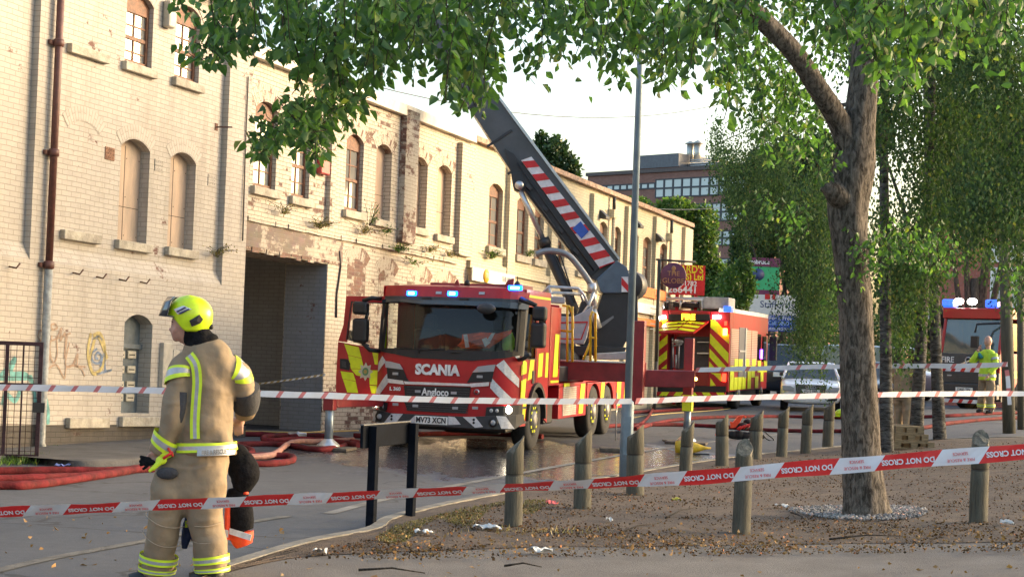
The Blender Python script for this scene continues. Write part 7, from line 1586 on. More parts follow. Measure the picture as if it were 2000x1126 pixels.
def backstrip(cl, w_, mats, name):
    C_ = catmull(cl, 8)
    for k, (a, b_) in enumerate(((-.5, -.18), (-.18, .18), (.18, .5))):
        mb = MB(); V = []
        for i, p in enumerate(C_):
            q0 = C_[max(i - 1, 0)]; q1 = C_[min(i + 1, len(C_) - 1)]; d = Vector((q1[0] - q0[0], q1[1] - q0[1])).normalized(); nrm = Vector((-d.y, d.x))
            for e in (a, b_): V.append(onback(p[0] + nrm.x * e * w_, p[1] + nrm.y * e * w_))
        mb.add(V, [(2 * i, 2 * i + 1, 2 * i + 3, 2 * i + 2) for i in range(len(C_) - 1)], 0, True); mb.build(name, mats[k % 2], jk)
backstrip([(292, 284), (318, 320), (326, 380), (322, 450), (318, 530), (320, 598)], 38, (BND, SBND), 'back_band')
mb = MB(); V = []
for i in range(9):
    cx = 330 + i * 16.2
    for cy in (636 - i * .6, 662 - i * .3): V.append(onback(cx, cy, .022))
mb.add(V, [(2 * i, 2 * i + 1, 2 * i + 3, 2 * i + 2) for i in range(8)], 0, True); pn = mb.build('name_panel', SBND, jk)
pA = onback(345, 650, .03); pB = onback(445, 646, .03); text('FIRE & RESCUE', .042, pm('grey panel letters', (.16, .16, .16), .6), pn, plane_M((pA + pB) / 2 + Vector((0, -.036, 0)), pB - pA, (0, 0, 1)), ext=.001, bold=.001, xs=.62)
mb = MB(); Loft([lr(262, 425, -.13, 24, 14), lr(258, 480, -.145, 26, 14), lr(246, 530, -.14, 24, 14), lr(232, 572, -.13, 16, 12)]).mesh(mb); mb.build('elbow_patch', KNEE, jk)
mb = MB(); Loft([lr(482, 415, .088, 59, 58), lr(484, 450, .13, 56, 56), lr(476, 485, .19, 52, 52)]).mesh(mb); mb.build('elbow_patch', KNEE, jk)
# hood and helmet
mb = MB(); Loft([lr(324, 250, 0, 60, 56), lr(318, 225, 0, 54, 54), lr(304, 202, 0, 46, 50), lr(312, 165, 0, 42, 50), lr(312, 130, 0, 42, 48)]).mesh(mb); mb.tube([L_(280, 172, -.082), L_(276, 205, -.075), L_(270, 236, -.03)], .014, 8); mb.ball(L_(360, 222, 0), 1, 12, 0, (.05, .07, .035)); cloth(mb, 'flash_hood', HOOD, man, .01, .015)
mb = MB(); V = []; n = 36; hcx, hcy = 278, 132; m = 14
for j in range(m + 1):
    for k in range(n):
        a = 2 * PI * k / n; front = -math.cos(a)   # 1 at front (-x)
        low = 196 - 58 * sst(.0, .75, front); rx = 90 if front < 0 else 84
        ph = j / m; ztop = 56; z = ztop + (low - ztop) * ph
        dz = (hcy - z) / (hcy - ztop) if z < hcy else (hcy - z) / 110; rr_ = math.sqrt(max(0, 1 - dz * dz)) if j else 0
        V.append(L_(hcx + rx * rr_ * math.cos(a), z, 70 * U * rr_ * math.sin(a)))
mb.add(V, [(j * n + k, (j + 1) * n + k, (j + 1) * n + (k + 1) % n, j * n + (k + 1) % n) for j in range(m) for k in range(n)], 0, True); hm = mb.build('helmet', HELM, man); so_ = hm.modifiers.new('s', 'SOLIDIFY'); so_.thickness = .008
def hel(cx, cy, off=1.03, side=-1):
    z = cy; dz = (hcy - z) / (hcy - 56) if z < hcy else (hcy - z) / 110; rr_ = math.sqrt(max(0, 1 - dz * dz)); x = (cx - hcx) / (88 * rr_ + 1e-6); x = max(-.99, min(.99, x)); return Vector(L_(cx, cy, side * 70 * U * rr_ * math.sqrt(1 - x * x) * off - .003))
def hplate(name, pts, mat, off=1.05, th_=.006):
    mb = MB(); P = [hel(a, b, off) for a, b in pts]; c = sum((p for p in P), Vector()) / len(P); c = hel(sum(a for a, _ in pts) / len(pts), sum(b for _, b in pts) / len(pts), off + .02)
    n = len(P); mb.add(P + [c] + [p + Vector((0, .012, 0)) for p in P], [(i, (i + 1) % n, n) for i in range(n)] + [(i, n + 1 + i, n + 1 + (i + 1) % n, (i + 1) % n) for i in range(n)]); return mb.build(name, mat, hm)
hplate('side_bracket', [(292, 155), (328, 132), (340, 150), (330, 165), (300, 178)], BLKP); hplate('side_strip', [(230, 112), (268, 98), (300, 112), (248, 132)], pm('silver strip', (.72, .72, .74), .3, .3), 1.04)
for q in ([(240, 120), (275, 103), (280, 106), (246, 124)], [(250, 128), (288, 110), (294, 113), (258, 131)]): hplate('navy_stripe', q, pm('navy stripe', (.03, .03, .12), .5), 1.10)
# visor: dark curved front piece sticking out
mb = MB(); V = []
for j, (rx, cy, sx) in enumerate(((74, 66, -6), (86, 84, -8), (92, 110, -12), (98, 134, -16), (60, 138, -10))):
    for k in range(17):
        a = PI / 2 + PI * .18 + (PI * .64) * k / 16; V.append(L_(hcx + sx + rx * math.cos(a), cy, 74 * U * math.sin(a) * -1 if False else 74 * U * math.sin(a - PI / 2) * -1.0 if False else 72 * U * (1.0 - 2 * k / 16) * (.55 + .45 * (j > 0))))
mb.add(V, [(j * 17 + k, j * 17 + k + 1, (j + 1) * 17 + k + 1, (j + 1) * 17 + k) for j in range(4) for k in range(16)], 0, True); vs_ = mb.build('visor', pm('smoked helmet visor', (.03, .035, .045), .2, coat=.6), hm); so_ = vs_.modifiers.new('s', 'SOLIDIFY'); so_.thickness = .006
mb = MB(); mb.ball(hel(362, 178, .4), .018, 8, 0); mb.build('adjuster_knob', BLKP, hm)
# gloves in left hand
gl = thing('work_gloves', 'fluorescent yellow, red and black gloves held by the near firefighter', 'gloves', MG + Vector(L_(180, 680, -.11)))
Wg = Matrix.Translation(MG) @ TILT
def held(mb, name, mat, par, fold=.0, vox=.008):
    o = mb.build(name, mat, par, world=True, xf=Wg); r = o.modifiers.new('remesh', 'REMESH'); r.mode = 'VOXEL'; r.voxel_size = vox; r.use_smooth_shade = True
    if fold: d = o.modifiers.new('folds', 'DISPLACE'); d.texture = tx; d.strength = fold; d.texture_coords = 'LOCAL'
    return o
mb = MB(); mb.ball(L_(208, 655, -.13), 1, 10, 0, (.05, .02, .032)); mb.ball(L_(190, 680, -.125), 1, 10, 0, (.04, .02, .03)); 
for a, b in (((180, 690), (145, 722)), ((195, 680), (160, 715))): mb.tube([L_(*a, -.13), L_(*b, -.135)], [.018, .011], 8)
held(mb, 'glove', BND, gl)
mb = MB(); mb.ball(L_(150, 688, -.12), 1, 10, 0, (.035, .02, .02))
for a, b in (((150, 690), (120, 715)), ((140, 684), (108, 700)), ((150, 680), (106, 684)), ((150, 676), (108, 664))): mb.tube([L_(*a, -.12), L_(*b, -.125)], [.013, .009], 8)
held(mb, 'black_glove', HOOD, gl)
mb = MB(); mb.tube([L_(200, 672, -.152), L_(236, 648, -.155)], .009, 6); mb.tube([L_(218, 632, -.155), L_(238, 664, -.155)], .008, 6); mb.build('red_trim', KR, gl, world=True, xf=Wg)
# black bag behind hip, red and black tunic, navy gloves hanging on the far side
bgn = thing('black_bag', 'soft black bag hanging at the right hip of the near firefighter', 'bag', MG + Vector(L_(475, 740, .2)))
mb = MB(); Loft([lr(440, 640, .22, 20, 25), lr(455, 690, .2, 50, 40), lr(472, 745, .2, 60, 46), lr(462, 790, .2, 45, 38), lr(450, 812, .2, 28, 30)]).mesh(mb); mb.ball(L_(515, 745, .2), 1, 10, 0, (.03, .04, .04)); held(mb, 'bag', HOOD, bgn, .03, .01)
tun = thing('spare_tunic', 'folded black and red tunic with a silver band hanging below the black bag', 'tunic', MG + Vector(L_(455, 900, .2)))
mb = MB(); Loft([lr(440, 800, .2, 30, 25), lr(448, 860, .2, 52, 36), lr(458, 930, .2, 54, 36), lr(470, 970, .2, 42, 30)]).mesh(mb); held(mb, 'cloth', HOOD, tun, .02, .01)
mb = MB(); Loft([lr(415, 860, .17, 14, 22), lr(412, 930, .17, 14, 22), lr(412, 1000, .17, 10, 18)]).mesh(mb); Loft([lr(462, 968, .2, 50, 36), lr(466, 1000, .2, 46, 32), lr(474, 1024, .2, 34, 24)]).mesh(mb); mb.ball(L_(480, 818, .18), 1, 8, 0, (.02, .03, .012)); held(mb, 'red_lining', pm('orange red cloth', (.95, .08, .02), .6), tun, .015, .009)
mb = MB(); mb.slab([L_(424, 950, .125), L_(508, 975, .125), L_(504, 998, .125), L_(422, 972, .125)], (0, .01, 0)); mb.slab([L_(404, 955, .12), L_(420, 958, .12), L_(418, 985, .12), L_(404, 982, .12)], (0, .01, 0)); mb.build('silver_band', SILV, tun, world=True, xf=Wg)
ng = thing('navy_gloves', 'navy work gloves hanging between the legs of the near firefighter', 'gloves', MG + Vector(L_(280, 960, .12)))
mb = MB(); mb.tube([L_(275, 880, .13), L_(262, 940, .13), L_(255, 990, .13), L_(250, 1030, .13)], [.02, .035, .035, .02], 10); mb.tube([L_(285, 930, .14), L_(300, 1000, .14), L_(310, 1045, .14)], [.03, .035, .02], 10); held(mb, 'glove', pm('navy cloth', (.02, .035, .10), .8), ng, .015)
mb = MB(); mb.box(L_(256, 0)[0], L_(266, 0)[0], .09, .1, L_(0, 945)[2], L_(0, 920)[2]); mb.build('yellow_tab', BND, ng, world=True, xf=Wg)

# generic mid-distance figure
def figure(label, g, H, rz, top, legs, pose, band=True, hair=None, topname='jacket', helmet=False):
    k = H / 1.8; S = lambda *p: tuple(q * k for q in p); mb = MB()
    mb.ball(S(0, 0, 1.69), 1, 14, 0, S(.084, .10, .128)); mb.tube([S(0, -.09, 1.70), S(0, -.115, 1.665)], S(.012, .014), 6); mb.ball(S(0, -.06, 1.62), 1, 8, 0, S(.04, .035, .03))
    for s in (-1, 1): mb.ball(S(s * .078, 0, 1.68), 1, 6, 0, S(.012, .02, .03))
    mb.tube([S(0, .01, 1.6), S(0, .01, 1.45)], [.055 * k] * 2, 10)
    Loft([S(0, 0, 1.46, .10, .07), S(0, 0, 1.38, .18, .10), S(0, 0, 1.1, .15, .10), S(0, 0, .92, .16, .11)]).mesh(mb, n=14)
    for key in ('la', 'ra'):
        A = [Vector(S(*p)) for p in pose[key]]; mb.tube(A, [.05 * k, .042 * k, .03 * k], 8); h = A[-1]; d = (A[-1] - A[-2]).normalized(); mb.ball(h + d * .05 * k, 1, 8, 0, S(.03, .03, .04))
        for q in range(4): finger(mb, h + d * .08 * k + Vector(((q - 1.5) * .014 * k, 0, 0)), d, .06 * k, .008 * k, Vector((0, -.8, 0)))
        finger(mb, h + d * .04 * k + Vector((.03 * k, 0, 0)), d + Vector((.7, 0, 0)), .05 * k, .009 * k)
    for key in ('ll', 'rl'): mb.tube([Vector(S(*p)) for p in pose[key]], [.07 * k, .05 * k, .035 * k], 8)
    b = cloth(mb, 'person', SKIN, None, .009, 0, 1); b.matrix_basis = Matrix.Translation(g) @ Matrix.Rotation(rz, 4, 'Z'); b.location = g; b.rotation_euler = (0, 0, rz); tag(b, label, 'person')
    mb = MB(); T_ = Loft([S(0, 0, 1.50, .09, .08), S(0, 0, 1.43, .19, .11), S(0, 0, 1.2, .20, .14), S(0, 0, .98, .20, .15), S(0, 0, .80, .22, .16)]); T_.mesh(mb); SL = []
    for key in ('la', 'ra'):
        A = pose[key]; Lf = Loft([(*S(*A[0]), .075 * k, .08 * k), (*S(*[(a + b_) / 2 for a, b_ in zip(A[0], A[1])]), .075 * k, .075 * k), (*S(*A[1]), .07 * k, .07 * k), (*S(*[a * .15 + b_ * .85 for a, b_ in zip(A[1], A[2])]), .055 * k, .055 * k)]); Lf.mesh(mb, n=14); SL.append(Lf)
    j = cloth(mb, topname, top, b, .014, .02)
    if band:
        mt = (SBND, SBND) if top is not TAN else (BND, SBND)
        T_.band(.80, .87, .014, mt, j, 'reflective_band'); 
        if top is not TAN: T_.band(.55, .60, .014, mt, j, 'reflective_band')
        for Lf in SL: Lf.band(.25, .36, .012, mt, j, 'sleeve_band')
    mb = MB(); Loft([S(0, 0, .98, .17, .13), S(0, 0, .86, .19, .15), S(0, 0, .76, .17, .13)]).mesh(mb); LG = []
    for key in ('ll', 'rl'):
        A = pose[key]; Lf = Loft([(*S(*A[0]), .11 * k, .12 * k), (*S(*A[1]), .10 * k, .10 * k), (*S(A[2][0], A[2][1], A[2][2] + .08), .09 * k, .09 * k)]); Lf.mesh(mb, n=14); LG.append(Lf)
    t = cloth(mb, 'trousers', legs, b, .014, .025)
    for Lf in LG: Lf.band(.80, .90, .014, (BND, SBND), t, 'ankle_band')
    for key in ('ll', 'rl'): A = Vector(S(*pose[key][2])); mb = MB(); mb.tube([A + Vector((0, .03, .09)), A + Vector((0, .02, .03)), A + Vector((0, -.14, .02))], [.06, .055, .045], 10); mb.build('boot', BLKP, b)
    return b
HIV = pm('fluorescent jacket', (.50, .72, .04), .7, 0, .12, 6, .3, 20)
g = hit(1926, 810); Hm = 153 / (FPX / g.y); pz = dict(la=[(.19, 0, 1.4), (.30, -.06, 1.14), (.22, -.2, .92)], ra=[(-.19, 0, 1.4), (-.27, -.2, 1.22), (-.10, -.20, 1.49)], ll=[(.1, 0, .9), (.12, -.02, .5), (.13, .0, .06)], rl=[(-.1, 0, .9), (-.13, 0, .5), (-.17, .02, .06)])
mn = figure('balding man in fluorescent yellow jacket with a hand raised to his mouth', g, Hm, -1.0, HIV, TAN, pz)
mb = MB(); kk = Hm / 1.8; mb.tube([(-.05 * kk, -.16, 1.30 * kk), (-.10 * kk, -.22, 1.42 * kk)], [.06, .03], 8); mb.build('teal_collar', pm('teal cloth', (.03, .22, .22), .8), mn)
g = hit(1762, 852); g = ground(1766, 33.5); Hm = 1.80
pz2 = dict(la=[(.19, 0, 1.4), (.26, -.1, 1.14), (.20, -.28, .98)], ra=[(-.19, 0, 1.4), (-.27, 0, 1.14), (-.26, -.06, .90)], ll=[(.1, 0, .9), (.11, -.03, .5), (.12, .0, .06)], rl=[(-.1, 0, .9), (-.11, 0, .5), (-.12, .04, .06)])
f3 = figure('firefighter in tan kit half hidden between two birch trunks, standing beyond the pallets', g, Hm, 2.4, TAN, TAN, pz2)
# ================================================================ VEGETATION
R = np.random.RandomState(11)
def barkmat(name, a, b_, sc_=(6, 6, 1.9), birch=False):
    m = bpy.data.materials.new(name); m.use_nodes = True; t = m.node_tree; L = t.links; b = t.nodes['Principled BSDF']; tc = nn(t, 'ShaderNodeTexCoord'); mp = nn(t, 'ShaderNodeMapping'); mp.inputs['Scale'].default_value = sc_; L.new(tc.outputs['Object'], mp.inputs[0])
    vo = nn(t, 'ShaderNodeTexNoise'); vo.inputs['Scale'].default_value = 4.6 if not birch else 4; vo.inputs['Detail'].default_value = 8; vo.inputs['Roughness'].default_value = .7; vo.inputs['Distortion'].default_value = .6; L.new(mp.outputs[0], vo.inputs['Vector'])
    cr = nn(t, 'ShaderNodeValToRGB'); L.new(vo.outputs[0], cr.inputs[0]); e = cr.color_ramp.elements; e[0].position = .40; e[0].color = (*a, 1); e[1].position = .62; e[1].color = (*b_, 1); L.new(cr.outputs[0], b.inputs['Base Color']); b.inputs['Roughness'].default_value = .95; b.inputs['Specular IOR Level'].default_value = .2
    bp_ = nn(t, 'ShaderNodeBump'); bp_.inputs['Strength'].default_value = 1; bp_.inputs['Distance'].default_value = .06; L.new(vo.outputs[0], bp_.inputs['Height']); L.new(bp_.outputs[0], b.inputs['Normal']); return m
BK = barkmat('ridged bark', (.05, .042, .034), (.25, .215, .18)); BKB = barkmat('birch bark', (.03, .028, .025), (.15, .145, .135), (1.5, 1.5, 5), True); BKD = barkmat('dark bark', (.03, .025, .02), (.09, .075, .06))
LFN = leafmat('bright broad leaf', (.034, .078, .032), (.095, .18, .062), .42); LFB = leafmat('birch leaf', (.026, .052, .030), (.065, .108, .054), .26, .8); LFM = leafmat('mid green leaf', (.05, .10, .03), (.13, .20, .055), .35); LFD = leafmat('dark evergreen leaf', (.02, .05, .02), (.06, .10, .03), .2)
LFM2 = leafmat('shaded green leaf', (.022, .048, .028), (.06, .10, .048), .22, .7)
def rough_tube(mb, pts, rad, n=24, amp=.06, seed=0):
    r = np.random.RandomState(seed); P = catmull([(*p, q) for p, q in zip(pts, rad)], 8); V = []; ph = r.uniform(0, 6, 8)
    for i, p in enumerate(P):
        a0 = Vector(P[max(i - 1, 0)][:3]); a1 = Vector(P[min(i + 1, len(P) - 1)][:3]); t = (a1 - a0).normalized(); sd = Vector((1, 0, 0)); sd = (sd - t * sd.dot(t)).normalized(); q = t.cross(sd)
        for k in range(n):
            a = 2 * PI * k / n; rr = p[3] * (1 + amp * (math.sin(5 * a + ph[0] + i * .13) + .6 * math.sin(9 * a + ph[1] - i * .21) + .5 * math.sin(3 * a + ph[2] + i * .4) + .35 * r.uniform(-1, 1))); V.append(Vector(p[:3]) + sd * rr * math.cos(a) + q * rr * math.sin(a))
    m = len(P); mb.add(V, [(j * n + k, j * n + (k + 1) % n, (j + 1) * n + (k + 1) % n, (j + 1) * n + k) for j in range(m - 1) for k in range(n)] + [tuple((m - 1) * n + k for k in range(n))], 0, True)
# ---- big near tree
TG = hit(1690, 1008, .05); DT = TG.y; sT = FPX / DT
big = thing('broadleaf_tree', 'big near tree with thick ridged trunk standing in a ring of gravel', 'tree', TG)
tp_ = lambda x, y, dD=0: at(x, y, DT + dD)
mb = MB()
rough_tube(mb, [tp_(1692, 1030), tp_(1690, 985), tp_(1684, 900), tp_(1678, 760), tp_(1672, 620), tp_(1660, 480), tp_(1656, 400), tp_(1668, 320), tp_(1678, 240), tp_(1690, 120), tp_(1700, -60), tp_(1715, -400), tp_(1700, -800)], [q / sT for q in (58, 44, 38, 35, 33, 34, 40, 40, 32, 27, 24, 20, 12)], 30, .035, 1)
rough_tube(mb, [tp_(1668, 320), tp_(1640, 240, -.1), tp_(1600, 175, -.3), tp_(1548, 100, -.5), tp_(1455, 10, -.8), tp_(1330, -90, -1.2), tp_(1150, -180, -1.6), tp_(900, -260, -2.2)], [q / sT for q in (25, 22, 20, 19, 18, 15, 11, 6)], 18, .04, 2)
rough_tube(mb, [tp_(1660, 400), tp_(1630, 376, -.15), tp_(1606, 366, -.2)], [q / sT for q in (34, 22, 7)], 14, .05, 3)
rough_tube(mb, [tp_(1700, -20), tp_(1800, -120, -.8), tp_(2000, -200, -1.5)], [q / sT for q in (20, 14, 7)], 12, .05, 4); rough_tube(mb, [tp_(1690, 60), tp_(1560, -60, 1.2), tp_(1400, -160, 2.4)], [q / sT for q in (18, 12, 6)], 12, .05, 5)
rough_tube(mb, [tp_(1100, -200, -1.7), tp_(900, -120, -2.4), tp_(700, -60, -3.0), tp_(540, -20, -3.4)], [q / sT for q in (12, 8, 5, 3)], 10, .05, 6); rough_tube(mb, [tp_(1260, -130, -1.4), tp_(1150, -60, -2.4), tp_(1000, -10, -3.2)], [q / sT for q in (10, 6, 3)], 10, .05, 7)
mb.build('trunk', BK, big)
for o in kids(big): o.data.transform(Wm(big).inverted())
# foliage: hanging sprays. outline(x): lowest y leaves reach
OUT = [(380, 112), (400, 135), (430, 70), (468, 105), (480, 165), (498, 110), (540, 110), (600, 160), (640, 185), (690, 205), (720, 180), (760, 150), (800, 165), (840, 150), (870, 200), (900, 215), (940, 215), (965, 200), (985, 90), (1010, 80), (1035, 165), (1055, 175), (1080, 110), (1120, 120), (1150, 95), (1190, 150), (1210, 180), (1240, 120), (1290, 190), (1330, 120), (1370, 150), (1400, 240), (1440, 250), (1480, 290), (1530, 330), (1560, 350), (1600, 330), (1640, 140), (1700, 180), (1740, 150), (1780, 200), (1810, 150), (1850, 120), (1920, 90), (2060, 60)]
def outl(x):
    for i in range(len(OUT) - 1):
        if OUT[i][0] <= x <= OUT[i + 1][0]: t = (x - OUT[i][0]) / (OUT[i + 1][0] - OUT[i][0]); return OUT[i][1] * (1 - t) + OUT[i + 1][1] * t
    return 60
P = []; Dn = []; S = []; tw = MB()
def spray_(x, y, D, ln_px, dirx=0, step=.05, size=.086, spread=.06):
    """a thin shoot ending at pixel x,y (depth D) coming down from above"""
    tip = at(x, y, D); Lm = ln_px / (FPX / D); top = tip + Vector((dirx * Lm + R.normal() * .08, R.normal() * .1, Lm)); n = max(2, int(Lm / step)); sag = R.normal() * .05
    pts = []
    for i in range(n + 1):
        t = i / n; p = top.lerp(tip, t) + Vector((math.sin(t * PI) * sag, 0, 0)); pts.append(p)
        for _ in range(2):
            o_ = Vector((R.normal(), R.normal(), R.normal() * .4)) * spread * (.6 + .6 * t); P.append(p + o_ * .5); Dn.append(o_.normalized() * .7 + Vector((0, 0, -.75))); S.append(size * R.uniform(.6, 1.3))
    tw.tube(pts[::max(1, n // 4)] if len(pts) > 6 else pts, .003, 4, caps=False)
for i in range(270):
    x = R.uniform(385, 2060); yb_ = outl(x); D = R.uniform(10.5, 15.5) if x > 900 else R.uniform(10.5, 13.5)
    if 1420 < x < 1670: D = R.uniform(DT + .4, DT + 3)
    y = yb_ - abs(R.normal()) * 34 if R.rand() < .45 else R.uniform(-140, yb_)
    spray_(x, y, D, R.uniform(70, 190) * (12.5 / D))
# denser clumps where the photo's foliage is solid
CL_ = [(450, 60, 45, 34), (560, 40, 95, 26), (620, 120, 75, 60), (620, 200, 40, 30), (740, 60, 80, 44), (800, 30, 95, 50), (900, 90, 46, 70), (930, 160, 35, 40), (690, 170, 22, 35), (1060, 30, 70, 26), (1200, 60, 66, 26), (1000, 40, 70, 24), (1290, 90, 38, 50), (1380, 40, 80, 40), (1480, 120, 60, 66), (1550, 250, 55, 60), (1450, 190, 50, 45), (1740, 90, 70, 66), (1690, 60, 60, 34), (1780, 160, 34, 28), (1880, 40, 90, 30), (1640, 40, 60, 30), (1540, 50, 80, 34), (1980, 30, 60, 30), (660, 250, 22, 22), (1320, 120, 28, 45), (1412, 50, 55, 50), (1618, 95, 30, 50)]
for (cx, cy, sx, sy) in CL_:
    for _ in range(max(4, int(sx * sy / 190))): spray_(cx + R.normal() * sx * .55, cy + R.normal() * sy * .6, R.uniform(11, 14.5) if not 1420 < cx < 1610 else R.uniform(DT + .4, DT + 3), R.uniform(50, 120))
for (cx, cy, sx, sy, n_) in ((600, 225, 34, 24, 20), (610, 270, 26, 22, 16), (565, 250, 22, 14, 12), (535, 275, 18, 10, 10), (500, 300, 16, 9, 9), (640, 240, 18, 24, 8), (610, 310, 14, 14, 6), (685, 190, 14, 26, 8), (405, 115, 22, 14, 10), (440, 90, 24, 20, 12)):
    for _ in range(n_): spray_(cx + R.normal() * sx * .6, cy + R.normal() * sy * .6, R.uniform(11, 13), R.uniform(20, 45), size=.08)
# low bough right of trunk and small epicormic shoots
for (cx, cy, sx, sy, n_) in ((1780, 500, 70, 18, 34), (1840, 520, 30, 20, 14), (1700, 520, 30, 30, 16), (1750, 470, 30, 10, 8), (1640, 560, 8, 30, 5), (1510, 430, 50, 10, 10), (1610, 330, 40, 20, 9), (1550, 480, 22, 16, 4), (1975, 560, 30, 18, 6)):
    for _ in range(n_): spray_(cx + R.normal() * sx * .6, cy + R.normal() * sy * .6, DT + R.uniform(-1.4, .2), R.uniform(25, 60), size=.058)
# upper crown, above the frame: sparser, larger leaves so it shades and reads from the side
n = 4500; th_ = R.uniform(0, 2 * PI, n); rr = np.sqrt(R.uniform(0, 1, n)) * 6.0; zc = TG.z + R.uniform(4.6, 10, n)
CX = TG.x - 1.2 + rr * np.cos(th_); CY = TG.y - .5 + rr * np.sin(th_) * .8
keep = (CY > 7) ; PP = np.stack([CX, CY, zc], 1)[keep]
P2 = [tuple(p) for p in PP]; tr_ = list(P) ; P += P2; Dn += [tuple(v) for v in (R.normal(size=(len(P2), 3)) + [0, 0, -.5])]; S += list(R.uniform(.08, .16, len(P2)))
tgi = np.array(TG)
cr_ = leaves('foliage', np.array([tuple(p) for p in P]) - tgi, np.array([tuple(p) for p in Dn]), S, LFN, big, .62, .22, 3, six=True)
tw.build('twigs', BKD, big, world=True)
print('near leaves', len(P))
# ---- birches behind
def birch(label, px, py, top, w_, seed, boughs, nst, lean=0, Dfix=None):
    g = hit(px, py, .05); D = g.y if Dfix is None else Dfix
    if Dfix: g = ground(px, D, .04)
    s = FPX / D; r = thing('birch_tree', label, 'tree', g, group='slim birches behind the big tree'); mb = MB()
    pts = [at(px, py + 10, D), at(px + lean * .3, py - 150, D), at(px + lean * .6, py - 350, D), at(px + lean, py - 600, D), at(px + lean * 1.3, py - 900, D), at(px + lean * 1.5, py - 1150, D)]
    rough_tube(mb, pts, [w_ * 1.2 / s, w_ / s, w_ * .9 / s, w_ * .7 / s, w_ * .4 / s, w_ * .1 / s], 14, .03, seed); rs_ = np.random.RandomState(seed); PL = []; DL = []; SL_ = []; tip = []
    for (cx, cy, sx, sy, k) in boughs:
        for _ in range(int(k * 2.0)):
            x = cx + rs_.normal() * sx * .5; y = cy + rs_.normal() * sy * .5; dd = D + rs_.normal() * .9; t0 = at(x, y, dd); ln = rs_.uniform(.5, 1.5); n = int(ln / .028); wob = rs_.normal() * .12
            for i in range(n):
                t = i / n; PL.append((t0.x + wob * math.sin(t * 3) + rs_.normal() * .10, t0.y + rs_.normal() * .10, t0.z - ln * t + ln * .5)); DL.append((rs_.normal() * .5, rs_.normal() * .5, -1)); SL_.append(rs_.uniform(.05, .095))
        b0 = min(pts, key=lambda p: abs(p.z - at(cx, cy - 60, D).z)); e = at(cx, cy - sy * .3, D); 
        mb.tube([b0, b0.lerp(e, .5) + Vector((0, 0, .25)), e], [.03, .02, .008], 6)
    mb.build('trunk', BKB, r, world=True); g_ = np.array(g); leaves('foliage', np.array(PL) - g_, DL, SL_, LFB, r, .6, .1, seed); return len(PL)
nL = 0
nL += birch('slim dark birch trunk rising just right of the big tree', 1732, 882, 0, 12, 21, [(1745, 240, 50, 80, 40), (1725, 480, 20, 90, 16), (1720, 120, 80, 100, 50), (1800, 420, 40, 140, 40)], 0, -6)
nL += birch('birch with a forked trunk behind the pallets, middle of the three', 1787, 872, 0, 12, 22, [(1800, 480, 50, 60, 26), (1850, 260, 60, 90, 44), (1770, 560, 40, 70, 40), (1840, 120, 90, 100, 50), (1760, 620, 24, 60, 20)], 0, 30)
nL += birch('straight banded birch trunk just left of the right hand fire engine', 1836, 858, 0, 11, 23, [(1880, 340, 80, 130, 70), (1900, 420, 60, 70, 40), (1860, 200, 80, 110, 50), (1960, 250, 80, 120, 60)], 0, -24)
nL += birch('tall weeping birch whose dark curtain of leaves hangs left of the big trunk', 1684, 800, 0, 9, 24, [(1430, 340, 40, 60, 44), (1500, 350, 60, 130, 100), (1575, 470, 50, 130, 100), (1470, 410, 40, 60, 30), (1600, 600, 40, 130, 80), (1570, 640, 30, 60, 30), (1620, 450, 40, 180, 80), (1400, 290, 26, 30, 10), (1590, 520, 30, 60, 30)], 0, -20, Dfix=44)
nL += birch('leafy tree at the right edge with branches drooping over the brick flats', 2030, 830, 0, 12, 25, [(1960, 120, 80, 110, 90), (1990, 420, 40, 100, 46), (1930, 380, 60, 90, 50), (1990, 540, 14, 16, 5), (2050, 300, 60, 200, 80), (1880, 60, 90, 80, 60)], 0, 10, Dfix=27)
print('birch leaves', nL)
# ---- trees beyond
def crown_tree(name, label, px, D, blobs, mat, leaf, dens, trunk=(.2, 4), seed=1, group=None):
    g = ground(px, D); r = thing(name, label, 'tree', g, group=group); rs_ = np.random.RandomState(seed); s = FPX / D; PL = []; mb = MB(); top = Vector((g.x, g.y, g.z))
    for (cx, cy, rx, ry) in blobs:
        c = at(cx, cy, D); n = int(rx * ry * dens); v = rs_.normal(size=(n, 3)); v /= np.linalg.norm(v, axis=1, keepdims=True); v *= (rs_.uniform(.35, 1.08, (n, 1)) ** .6); 
        # break the surface into leafy tufts
        tf = rs_.normal(size=(max(6, n // 40), 3)); tf /= np.linalg.norm(tf, axis=1, keepdims=True); tf *= .85; idx = rs_.randint(0, len(tf), n // 2); v[:n // 2] = tf[idx] + rs_.normal(size=(n // 2, 3)) * .14
        PL.append(v * np.array([rx / s, rx / s * .9, ry / s]) + np.array(c)); mb.tube([g + Vector((0, 0, .3)), g.lerp(c, .6), c], [trunk[0] * .7, trunk[0] * .4, trunk[0] * .12], 7)
    PL = np.concatenate(PL); d = rs_.normal(size=PL.shape); leaves('foliage', PL - np.array(g), d, rs_.uniform(.6, 1.4, len(PL)) * leaf, mat, r, .65, .1, seed)
    mb.tube([g - Vector((0, 0, .3)), g + Vector((0, 0, trunk[1]))], [trunk[0], trunk[0] * .7], 10); mb.build('trunk', BKD, r, world=True); return len(PL)
k = 0
k += crown_tree('conifer', 'dark tree crown rising above the roofline left of the office block', 1085, 75, [(1052, 305, 18, 30), (1078, 300, 24, 34), (1104, 318, 22, 26), (1056, 268, 8, 12), (1086, 274, 9, 10), (1122, 332, 12, 14), (1068, 322, 30, 24), (1042, 285, 7, 12), (1100, 290, 10, 12)], LFD, .2, 1.1, seed=31)
